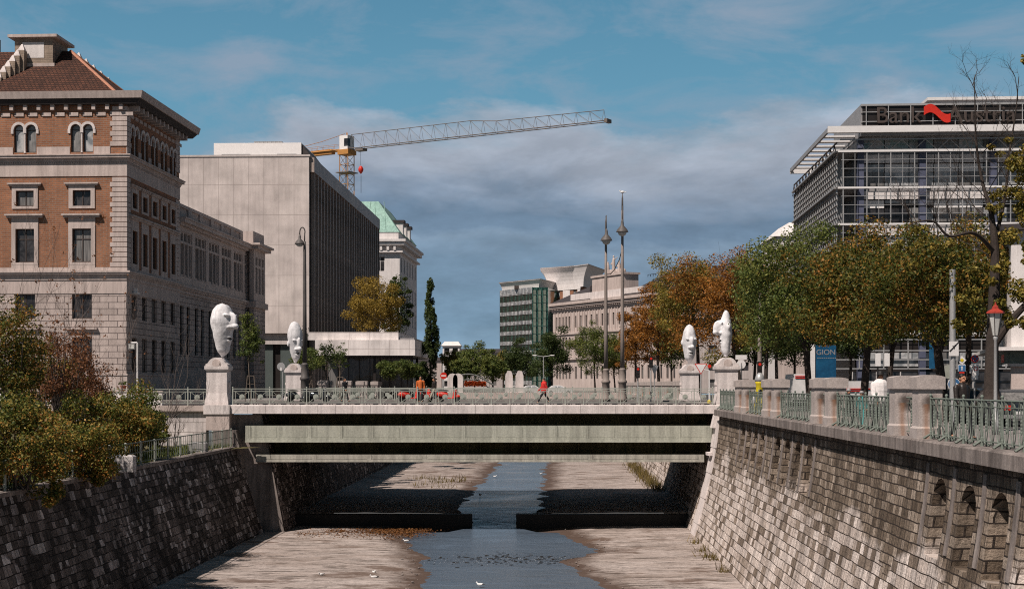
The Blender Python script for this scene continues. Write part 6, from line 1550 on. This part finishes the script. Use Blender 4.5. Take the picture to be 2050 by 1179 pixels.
def limbs(mb, rs, base, top, clumps, r0, nl, fine=True, spread=.35):
    base = Vector(base); top = Vector(top)
    mid = base.lerp(top,.5)+Vector((rs.normal()*.08*(top-base).length*.4, rs.normal()*.05,0))
    mb.path([base, base+Vector((0,0,.25)), mid, top], [r0*1.45, r0*1.05, r0*.85, r0*.55], 8)
    order = rs.permutation(len(clumps))[:nl]
    for i, k in enumerate(order):
        c = Vector(clumps[k][0]); t = .45+.55*rs.random(); s = base.lerp(top, min(1,t)) if t < .97 else top
        s = base.lerp(mid, t*2) if t < .5 else mid.lerp(top, t*2-1)
        m1 = s.lerp(c,.4)+Vector((rs.normal()*.15,rs.normal()*.15,.15*(c-s).length)); rr = r0*.42*(.5+.5*rs.random())
        mb.path([s,m1,c], [rr, rr*.6, rr*.15], 5)
        if fine:
            for _ in range(2):
                e = c + Vector(rs.normal(size=3)*clumps[k][1][0]*.7); mb.path([m1.lerp(c,.5), e], [rr*.25, rr*.06], 3)
def twigs(mb, rs, p, d, L, r, depth, up=.25, spread=.55, keep=1.0):
    n = 3; pts = [Vector(p)]; dd = Vector(d).normalized()
    for i in range(n):
        dd = (dd + Vector(rs.normal(size=3))*.13 + Vector((0,0,up*.15))).normalized(); pts.append(pts[-1]+dd*L/n)
    mb.path(pts, [r*(1-.45*i/n) for i in range(n+1)], 5 if r > .02 else 3)
    if depth <= 0: return
    for k in range(3 if depth > 1 else 4):
        t = 1+int(rs.integers(0,n)); b = pts[t]; nd = (dd + Vector(rs.normal(size=3))*spread + Vector((0,0,up))).normalized()
        twigs(mb, rs, b, nd, L*(.55+.25*rs.random()), r*.52, depth-1, up, spread)
def tree(label, px, D, y0, y1, hw, mat, leaf, n, nc=46, seed=1, tpx=None, group=None, zb=-.45, name='broadleaf_tree', r0=.17, bark='bark', cr=.26, cat='tree', nl=18, depth_=1.0, lean=0):
    rs = np.random.default_rng(seed); sc = F/D
    zt, zl = PZ(y0,D), PZ(y1,D); rx = hw/sc; rz = (zt-zl)/2; zc = (zt+zl)/2 - zb
    tx = PX(tpx if tpx is not None else px, D); dx = PX(px,D)-tx
    t = thing(name, label, cat, (tx,D,zb), 0, group)
    cl = ell_clumps(rs, (dx,0,zc), (rx*.92,rx*depth_*.92,rz*.92), nc, cr*min(rx,rz*1.2))
    mb = MB(); limbs(mb, rs, (0,0,0), (dx*.7,0,zc+rz*.15), cl, r0, nl); mb.build('trunk', M_[bark], t)
    link('crown', quads('crown', leaf_quads(rs, cl, int(n*2.1), leaf*.88), mat), None, t)
    return t
RG = 'trees along the right bank'
tree('wide green and orange tree behind the last pillar pairs, below the roof sign', 1868,60,452,716,172,MX,.155,15000,70,11,tpx=1893,group=RG,r0=.22)
tree('green and orange tree with thin dark trunk right of the white van', 1722,68,440,722,152,MX,.16,14000,60,12,tpx=1727,group=RG,r0=.20)
tree('dark green tree above the blue poster', 1592,82,452,736,138,GR,.17,13000,56,13,tpx=1622,group=RG,r0=.20)
tree('orange brown tree behind the head with the long nose', 1450,119,476,738,102,OR,.19,11000,48,14,tpx=1490,group=RG,r0=.19)
tree('yellow green tree with a pointed top, left of the orange brown one', 1372,131,472,742,84,YG,.20,10000,46,15,tpx=1400,group=RG,r0=.18)
tree('russet tree between the tall lamp pair and the far right pedestal', 1320,150,535,748,66,OR,.21,8000,40,16,group=RG,r0=.17)
tree('small orange tree just right of the taller lamp post', 1272,190,612,752,46,OR,.23,6000,34,17,group=RG,r0=.15)
tree('green tree directly left of the shorter lamp post', 1192,246,638,768,54,GR,.26,7000,36,18,group=RG,r0=.16)
tree('yellow tinged green tree between the two lamp posts', 1232,252,660,765,34,YG,.26,5000,30,19,group=RG,r0=.15)
tree('very dark tree in front of the long stone building', 1107,262,652,768,48,DG,.30,7000,38,20,group=RG,r0=.17)
tree('low dark tree in front of the green glass block', 1042,280,684,768,40,DG,.32,6000,34,21,group=RG,r0=.17)
tree('olive tree filling the row behind the dark green tree', 1532,112,486,738,80,YG,.20,8000,40,22,group=RG,r0=.17)
tree('dense green tree behind the thin dark trunk, in front of the bank', 1790,88,470,716,116,GR,.18,11000,50,23,group=RG,r0=.19,tpx=1775)
tree('orange tree under the big bare tree at the right', 1950,76,425,704,104,MX,.16,9500,44,24,group=RG,r0=.18,tpx=1935)
tree('green tree far behind the pedestals, low between lamp posts and orange trees', 1345,190,640,750,46,GR,.26,5000,30,25,group=RG,r0=.15)
tree('dark tree low behind the blue poster and the box van', 1652,106,556,728,74,DG,.20,8000,40,26,group=RG,r0=.16)
tree('dim green tree low between the service post and the blue poster', 1556,126,575,738,72,GR,.22,7000,38,27,group=RG,r0=.16)
tree('dark tree low between the white sign backs and the service post', 1508,138,588,748,62,DG,.23,6500,36,28,group=RG,r0=.15)
tree('dark tree in the second row behind the blue poster and the white van', 1700,126,586,738,78,DG,.22,8000,40,29,group=RG,r0=.15)
tree('dim dark tree in the second row, left of the box van', 1590,152,600,752,76,DG,.24,8000,40,30,group=RG,r0=.15)
# big half bare tree at the right edge
rs = np.random.default_rng(31)
t = thing('broadleaf_tree', 'big half bare tree with dark trunk behind the red lantern, reaching above the bank roof', 'tree', (PX(1985,47),47,-.4), 0, RG)
mb = MB(); sc = F/47
Q = lambda px, py, dy=0: Vector((PX(px,47)-PX(1985,47), dy, PZ(py,47)+.4))
mb.path(smooth([Q(1985,800),Q(1985,780),Q(1986,700),Q(1990,600),Q(1992,500),Q(1985,430)]), smrad([.34,.25,.21,.19,.14,.085]), 10)
mb.path(smooth([Q(1985,430),Q(1970,350,.3),Q(1958,280,.2),Q(1952,210),Q(1950,150)]), smrad([.075,.05,.035,.022,.01]), 6)
mb.path(smooth([Q(1992,505),Q(1940,470,-.5),Q(1885,478,-.8),Q(1850,450,-1),Q(1810,455,-1),Q(1795,470,-1.1)]), smrad([.085,.06,.045,.032,.02,.01]), 6)
mb.path(smooth([Q(1990,690),Q(2020,640,-.3),Q(2060,590,-.5),Q(2100,520,-.5)]), smrad([.14,.12,.10,.06]), 8)
mb.path(smooth([Q(1992,480),Q(2015,400,.2),Q(2030,300,.4),Q(2040,220,.3),Q(2046,150,.3)]), smrad([.075,.05,.035,.022,.01]), 6)
for px, py, L, dx in ((1970,350,1.3,-.8),(1958,290,1.2,-.5),(1955,240,1.0,.5),(1952,200,.9,-.6),(1951,170,.7,.4),(1975,380,1.3,.5),(1982,430,1.5,-.9),(1885,478,1.2,-.3),(1850,450,1.2,-.2),(1920,472,1.2,-.2),(1940,470,1.5,.1),(1985,440,1.6,-.5),(1992,520,1.5,-.8),(2020,380,1.2,-.5),(2035,270,1.0,-.6),(2042,200,.8,-.4),(1830,452,1.1,-.5),(1960,310,1.3,.7),(1978,400,1.6,-1.2),(1865,462,1.3,.3),(1905,476,1.3,.1)):
    twigs(mb, rs, Q(px,py,rs.normal()*.3), (dx,rs.normal()*.5,.8), L, .020, 3, .28, .60)
mb.build('trunk', M_['bark_twig'] if False else M_['bark'], t)
cl = []
for px, py, r in ((2050,330,.8),(2058,250,.6),(2030,390,.7),(2062,420,.9),(2040,470,.7),(2010,300,.35),(2070,520,.9),(2020,540,.6),(2045,580,.7),(2005,640,.5),(2030,640,.6),(1950,560,.5),(1925,610,.5),(2065,640,.7),(1985,560,.4),(2048,120,.2),(1995,420,.35),(2075,190,.5),(2110,300,1.2),(2120,450,1.3),(1890,500,.4),(1840,480,.35),(1800,500,.4)):
    c = Q(px,py,rs.normal()*.4)
    for k in range(4): q = np.array(c)+rs.normal(size=3)*r*.55; cl.append((q,(r*.45,r*.5,r*.36),r*r))
link('crown', quads('crown', leaf_quads(rs, cl, 17000, .12), YG), None, t)
# left bank beyond the bridge
LG = 'trees on the left bank'
tree('golden leaved tree standing before the dark fins, above the canopy', 752,176,534,690,62,GO,.22,8500,44,41,group=LG,r0=.15,bark='bark_pale',zb=-.2)
tree('dark olive tree pressed behind the golden tree, in front of the white building', 797,192,530,700,34,DG,.26,5000,32,42,group=LG,r0=.15,zb=-.2,name='broadleaf_tree')
rs = np.random.default_rng(43); D = 158; t = thing('poplar_tree', 'slim dark poplar standing alone against the sky right of the canopy', 'tree', (PX(862,D),D,-.2), 0, LG)
cl = []; H = PZ(556,D)+.2
for k in range(64):
    z = 1.6+(H-1.9)*rs.random()**.85; f = (z/H); rr = 1.9*(min(1,f*4))*(1-f)**.62+.10; a = rs.random()*2*PI
    q = np.array([math.cos(a)*rr*.6*rs.random()**.5, math.sin(a)*rr*.6, z]); k_ = .30+.50*(1-f); cl.append((q,(k_*.7,k_*.7,k_*1.3),k_*k_))
mb = MB(); mb.path([(0,0,0),(0,0,H*.5),(0,0,H-.2)],[.17,.10,.02],6)
for c in cl[:40]: mb.path([(0,0,max(.8,c[0][2]-1.2)),tuple(c[0])],[.03,.008],3)
mb.build('trunk',M_['bark'],t); link('crown', quads('crown', leaf_quads(rs, cl, 11000, .22), DG), None, t)
for k, (px, D, y0, y1, hw, mat, lb) in enumerate(((950,272,682,772,46,GR,'round green tree in the middle of the far left row'),(912,300,690,772,30,YG,'yellow green tree at the left end of the far row, by the no entry sign'),(986,256,700,772,30,GR,'small green tree at the right end of the far left row'),(1008,330,690,770,24,YG,'far olive tree beside the green glass block'),(928,262,708,772,24,GR,'low green tree above the arched footbridge'))):
    tree(lb, px, D, y0, y1, hw, mat, .32, 5000, 32, 50+k, group=LG, zb=-.2, r0=.15)
for k, (px, D, y0, y1, hw, lb) in enumerate(((780,143,716,768,26,'left small green tree standing under the edge of the canopy'),(815,140,714,766,24,'right small green tree standing under the edge of the canopy'),(838,150,720,770,18,'dark shrub like tree at the foot of the poplar'))):
    tree(lb, px, D, y0, y1, hw, GR if k < 2 else DG, .16, 2600, 26, 60+k, group=LG, zb=-.2, r0=.06)
def young(label, px, D, y0, y1, hw, n, seed, mat=GR):
    t = tree(label, px, D, y0, y1, hw, mat, .15, n, 30, seed, group='young staked street trees', zb=-.04, r0=.05, bark='bark_pale', cr=.30, nl=22)
    mb = MB()
    for s in (-1,1): mb.path([(s*.42,0,0),(s*.24,0,1.95)],.045,6)
    mb.path([(-.27,0,1.9),(.27,0,1.9)],.04,6); mb.path([(-.3,0,1.3),(.3,0,1.3)],.02,4); mb.build('stake_frame',M_['bark_pale'],t)
young('leafy young staked tree right of the largest head', 502,105,616,738,30,1700,71)
young('young staked tree half hidden behind the second head', 618,116,690,748,40,1500,72)
young('sparse young staked tree right of the arched lamp', 652,118,682,752,26,800,73,DG)
young('thin young staked tree in front of the dark fins', 681,121,684,746,18,420,74)
young('thin young tree behind the head, against the concrete wall', 606,119,650,700,14,160,75,DG)
# bushes on the slope above the left river wall
BG = 'bushes on the left bank'
def bush(label, px, D, y0, y1, hw, mat, n, seed, leaf=.12, extra=(), zb=-2.82, cr=.30, stems=16, depth_=1.0):
    rs = np.random.default_rng(seed); sc = F/D; rx = hw/sc; zt, zl = PZ(y0,D)-zb, PZ(y1,D)-zb; zc = (zt+zl)/2; rz = (zt-zl)/2
    t = thing('bush', label, 'bush', (PX(px,D),D,zb), 0, BG)
    cl = ell_clumps(rs,(0,0,zc),(rx*.9,rx*depth_*.9,rz*.9),64,cr*.86*min(rx,rz),-.95); cl[-1] = (cl[-1][0], cl[-1][1], cl[-1][2]*.35)
    for epx, epy, er in extra:
        for k in range(5): q = np.array([PX(epx,D)-PX(px,D),0,PZ(epy,D)-zb])+rs.normal(size=3)*er*.5; cl.append((q,(er*.6,er*.6,er*.5),er*er))
    mb = MB()
    for k in range(stems):
        c = Vector(cl[int(rs.integers(0,len(cl)))][0]); b = Vector((rs.normal()*.3,rs.normal()*.3,.0)); m = b.lerp(c,.5)+Vector((rs.normal()*.2,rs.normal()*.2,.2)); mb.path([b,m,c],[.045,.03,.008],4)
        e = c+Vector((rs.normal()*.3,rs.normal()*.3,.3+.5*rs.random())); mb.path([c,e],[.010,.003],3)
    mb.build('stems',M_['bark_twig'],t); link('foliage', quads('foliage', leaf_quads(rs, cl, int(n*1.9), leaf*.98), mat), None, t)
    return t
bush('big autumn bush hanging over the dark river wall at the left edge', 40,53.5,760,1015,122,BU,11000,81,.12,((20,1020,.5),(105,985,.5)))
bush('yellow green bush spilling over the wall top, right of the biggest one', 156,60.5,790,985,106,BU,9500,82,.12,((150,1005,.42),(115,985,.5),(190,950,.5)))
bush('tall yellowish bush at the left edge reaching up the brick building', 0,60,590,850,118,MX,7000,83,.12)
bush('reddish brown bush of thin twigs in front of the building', 128,67,640,830,88,BR,3600,84,.11,stems=60)
bush('golden brown bush in the middle of the slope', 232,73,756,938,98,BU,8500,85,.13)
bush('bright green bush at the right end of the slope', 276,80,778,915,70,GR,6500,86,.13)
bush('small bush with red leaves in front of the bright green one', 258,76,838,892,36,RD,800,87,.13,stems=24)
bush('low olive bush next to the bare saplings', 308,84,838,900,38,YG,2600,88,.13)
bush('mixed green bush filling the upper slope', 85,72,680,860,105,BU,7000,89,.13)
bush('olive bush low on the slope beside the scribbled stone block', 205,68,850,960,52,BU,4000,90,.12)
bush('brown leaved bush left of the golden brown one', 175,76,735,880,70,BR,3200,91,.12,stems=40)
rs = np.random.default_rng(95)
for px, D, y0, y1, lb, nlf in ((322,86,892,735,'bare sapling with thin forked stems in front of the white retaining wall',0),(352,86.5,880,810,'short bare sapling right of the taller one by the white wall',0),(172,74,820,600,'tall thin sapling with few leaves before the building windows',120),(236,79,800,640,'thin twiggy sapling by the building corner',90),(60,66,760,570,'thin twiggy sapling at the far left before the brick wall',160)):
    t = thing('sapling', lb, 'sapling', (PX(px,D),D,-2.8), 0, 'thin saplings on the left bank'); mb = MB(); H = PZ(y1,D)+2.8
    for k in range(3): twigs(mb, rs, (rs.normal()*.05,rs.normal()*.05,0), (rs.normal()*.16,rs.normal()*.16,1), H*.62, .032, 3, .35, .38)
    mb.build('stems', M_['bark_twig'], t)
    if nlf:
        tips = [np.array(v) for v in mb.v if v[2] > H*.3]; cl = [(tips[int(rs.integers(0,len(tips)))],(.12,.12,.12),1) for _ in range(60)]
        link('leaves', quads('leaves', leaf_quads(rs, cl, nlf*2, .12), BR), None, t)
# weeds and litter on the bed, grass at the wall top
def tufts(name, label, pts, mat, size, n, z, sp):
    rs = np.random.default_rng(len(pts)+n); V = []
    for (x, y) in pts:
        for k in range(n):
            bx_, by = x+rs.normal()*sp, y+rs.normal()*sp*1.6; h = size*(.5+rs.random()); a = rs.random()*2*PI; w = .02+.02*rs.random()
            d = np.array([math.cos(a)*w, math.sin(a)*w, 0]); tip = np.array([bx_+rs.normal()*h*.4, by+rs.normal()*h*.4, z+h]); b = np.array([bx_,by,z-.02])
            V += [b-d, b+d, tip+d*.2, tip-d*.2]
    o = stuff(link(name, quads(name, V, mat), None)); tag(o, label, 'weeds'); return o
tufts('weeds','dry yellow weeds along the foot of the right wall beyond the bridge',[(cx(y)+9.0-.3*rnd.random(),y) for y in np.linspace(114,150,26)],M_['weed'],.55,40,-7.5,.35)
tufts('weeds','dry grass tufts on the bed below the left wall beyond the bridge',[(-8.5+rnd.random()*4,118+rnd.random()*14) for _ in range(12)],M_['weed'],.32,26,-7.52,.5)
tufts('weeds','small brown weeds at the foot of the right river wall in front of the bridge',[(cx(y)+8.9,y) for y in (76,77,80,84,71)],M_['weed'],.35,40,-8.4,.25)
tufts('grass','thin grass behind the lower left railing',[(cx(y)-20.9-rnd.random()*2.2,y) for y in np.linspace(50,89,170)],GR,.22,34,-2.8,.3)
rs = np.random.default_rng(99); V = []
for k in range(5200):
    u = rs.random(); x = -14.6+8.6*u+rs.normal()*.8; y = 90.8+rs.normal()*1.15 + (.8 if rs.random() < .5 else -2.2*(rs.random() < .3)); z = -8.375+.03*rs.random()
    a = rs.random()*PI; s = .05+.05*rs.random(); d = np.array([math.cos(a)*s, math.sin(a)*s, rs.normal()*.02]); e = np.array([-math.sin(a)*s*.7, math.cos(a)*s*.7, rs.normal()*.02]); c = np.array([x,y,z]); V += [c-d,c-e,c+d,c+e]
o = stuff(link('leaf_litter', quads('leaf_litter', V, M_['litter']), None)); tag(o, 'brown fallen leaves drifted in front of the left weir wall', 'fallen leaves')

rs = np.random.default_rng(123); mb = MB()
for k in range(380):
    c_x, c_y = ((-2.6,77.6),(.6,76.6),(-.4,78.6),(2.2,77.3))[int(rs.integers(0,4))]; x = c_x+rs.normal()*.95; y = c_y+rs.normal()*1.1; r = .018+.075*rs.random()**3
    mb.ell((x,y,-8.49),(r*1.9,r,r*.45),Matrix.Rotation(rs.random()*3,3,'Z'),7,5)
o = stuff(mb.build('stones', M_['near_black'])); tag(o, 'dark wet stones breaking the stream surface below the weir gap', 'stones')
mb = MB()
for k in range(420):
    side = -1 if rs.random() < .62 else 1
    y = 62+31*rs.random(); sx_ = interp(LT,y) if side < 0 else interp(RT,y); x = sx_ + side*(abs(rs.normal())*2.2+.1); r = .02+.05*rs.random()**2
    mb.ell((x,y,-8.40),(r*1.3,r,r*.7),Matrix.Rotation(rs.random()*3,3,'Z'),6,4)
o = stuff(mb.build('gravel', M_['coping'])); tag(o, 'small stones scattered along the edges of the stream', 'gravel')
# ------------------------------------------------------------------ sky, sun, camera
AZ, EL = math.radians(42), math.radians(53)
wd = bpy.data.worlds.new('World'); SC.world = wd; wd.use_nodes = True; nt = wd.node_tree; nt.nodes.clear()
def wn(t, ins=None, **pr):
    nd = nt.nodes.new(t)
    for k, v in pr.items(): setattr(nd, k, v)
    for k, v in (ins or {}).items():
        s_ = nd.inputs[k]
        if isinstance(v, bpy.types.NodeSocket): nt.links.new(v, s_)
        elif isinstance(v, (tuple,list)) and s_.type == 'RGBA': s_.default_value = (*v,1)
        else: s_.default_value = v
    return nd
def wm(op, a, b=0.0, clamp=False): return wn('ShaderNodeMath', {0:a,1:b}, operation=op, use_clamp=clamp).outputs[0]
def wramp(f, stops):
    nd = wn('ShaderNodeValToRGB', {0:f}); r = nd.color_ramp
    while len(r.elements) < len(stops): r.elements.new(.5)
    for e, (p, c) in zip(r.elements, stops): e.position = p; e.color = (*c,1) if isinstance(c,tuple) else (c,c,c,1)
    return nd.outputs[0]
def wmix(f, a, b, blend='MIX'):
    nd = wn('ShaderNodeMix', data_type='RGBA', blend_type=blend)
    for i, v in ((0,f),(6,a),(7,b)):
        if isinstance(v, bpy.types.NodeSocket): nt.links.new(v, nd.inputs[i])
        else: nd.inputs[i].default_value = (*v,1) if isinstance(v,tuple) else v
    return nd.outputs[2]
sky = wn('ShaderNodeTexSky', sky_type='NISHITA', sun_disc=False, sun_elevation=EL, sun_rotation=PI + AZ, air_density=1.0, dust_density=1.2, ozone_density=1.0)
tc = wn('ShaderNodeTexCoord'); sp = wn('ShaderNodeSeparateXYZ', {0: tc.outputs['Generated']})
el = wm('ARCSINE', sp.outputs[2]); az = wm('ARCTAN2', sp.outputs[0], sp.outputs[1])
vec = wn('ShaderNodeCombineXYZ', {0: wm('MULTIPLY', az, 5.0), 1: wm('MULTIPLY', el, 13.0), 2: 4.3}).outputs[0]
n1 = wn('ShaderNodeTexNoise', {'Vector': vec, 'Scale': 1.25, 'Detail': 9, 'Roughness': .58, 'Distortion': .25}).outputs[0]
vec2 = wn('ShaderNodeCombineXYZ', {0: wm('MULTIPLY', az, 5.0), 1: wm('ADD', wm('MULTIPLY', el, 13.0), -.16), 2: 4.3}).outputs[0]
n1b = wn('ShaderNodeTexNoise', {'Vector': vec2, 'Scale': 1.25, 'Detail': 6, 'Roughness': .55, 'Distortion': .25}).outputs[0]
# a low bank of cumulus with a ragged lit top, slate underside, paler towards the horizon; thin wisps above
azr = wm('ADD', az, .5, True)
eltop = wm('ADD', wramp(azr, [(0.0,.10),(.22,.125),(.30,.165),(.345,.188),(.50,.192),(.60,.180),(.70,.192),(.80,.215),(1.0,.16)]), wm('MULTIPLY', wm('SUBTRACT', n1, .5), .085))
n3 = wn('ShaderNodeTexNoise', {'Vector': vec, 'Scale': 5.5, 'Detail': 7, 'Roughness': .6}).outputs[0]
eltop = wm('ADD', eltop, wm('MULTIPLY', wm('SUBTRACT', n3, .5), .022))
t_ = wm('SUBTRACT', eltop, el)
mask = wramp(wm('ADD', wm('MULTIPLY', t_, 10.0), .5, True), [(.46,0.0),(.53,.55),(.70,1.0)])
ccol = wramp(wm('MULTIPLY', t_, 5.0, True), [(0.0,(.275,.34,.42)),(.05,(.345,.385,.455)),(.15,(.295,.34,.415)),(.24,(.21,.268,.352)),(.33,(.130,.195,.278)),(.40,(.140,.21,.298)),(.46,(.19,.268,.36)),(.56,(.165,.252,.35)),(.72,(.17,.272,.375)),(1.0,(.26,.36,.445))])
lit = wramp(wm('ADD', wm('SUBTRACT', n1, n1b), .5), [(.42,1.12),(.58,.91)])
ccol = wmix(.9, ccol, wmix(1.0, ccol, lit, 'MULTIPLY'))
lump = wramp(n3, [(.32,.92),(.68,1.09)])
ccol = wmix(1.0, ccol, lump, 'MULTIPLY')
vec3 = wn('ShaderNodeCombineXYZ', {0: wm('MULTIPLY', az, 6.0), 1: wm('MULTIPLY', el, 15.0), 2: 11.7}).outputs[0]
n4 = wn('ShaderNodeTexNoise', {'Vector': vec3, 'Scale': 1.3, 'Detail': 8, 'Roughness': .62, 'Distortion': .4}).outputs[0]
wisp = wramp(n4, [(.43,0.0),(.68,.85)])
clear = wmix(1.0, wmix(1.0, sky.outputs[0], (.075,.075,.075), 'MULTIPLY'), (.55,.95,.95), 'MULTIPLY')
clear = wmix(wramp(wm('MULTIPLY', el, 2.0), [(.36,1.0),(.9,.10)]), clear, wramp(wm('MULTIPLY', el, 3.0), [(.30,(.170,.315,.415)),(.60,(.118,.285,.410)),(.85,(.088,.235,.36))]))
clear = wmix(wm('MULTIPLY', wisp, wramp(wm('MULTIPLY', el, 2.0), [(.55,1.0),(.95,.5)])), clear, (.245,.31,.40))
col = wmix(mask, clear, ccol)
away = wramp(wm('ABSOLUTE', az), [(.42,1.0),(.62,.50)])
high = wramp(el, [(.33,1.0),(.62,.55)])
col = wmix(1.0, col, wmix(1.0, away, high, 'MULTIPLY'), 'MULTIPLY')  # sky outside the view is dimmed to lower the ambient light
low = wramp(wm('ADD', wm('MULTIPLY', el, 1.0), .1), [(.06,1.0),(.10,0.0)])
col = wmix(low, col, (.10,.095,.09))
bg = wn('ShaderNodeBackground', {0: col, 1: 1.0}); out = wn('ShaderNodeOutputWorld'); nt.links.new(bg.outputs[0], out.inputs[0])
sl = bpy.data.lights.new('sun', 'SUN'); sl.energy = 5.0; sl.angle = math.radians(.5); sl.color = (1.0,.885,.80)
so = bpy.data.objects.new('sun', sl); C.objects.link(so)
dirv = Vector((-math.sin(AZ)*math.cos(EL), -math.cos(AZ)*math.cos(EL), math.sin(EL)))
so.rotation_euler = dirv.to_track_quat('Z','Y').to_euler(); so.location = dirv*200
cam = bpy.data.cameras.new('camera'); co = bpy.data.objects.new('camera', cam); C.objects.link(co)
co.location = (0,0,EYE); co.rotation_euler = (PI/2,0,0)
cam.sensor_width = 36; cam.lens = F/2050*36; cam.shift_y = (770-589.5)/2050; cam.clip_end = 6000; cam.clip_start = .1
SC.camera = co
SC.view_settings.view_transform = 'Standard'; SC.view_settings.look = 'None'; SC.view_settings.exposure = .18; SC.view_settings.gamma = 1
SC.render.resolution_x = 1024; SC.render.resolution_y = 588
SC.cycles.use_adaptive_sampling = True; SC.cycles.max_bounces = 6; SC.cycles.use_denoising = False; SC.cycles.filter_width = 1.1
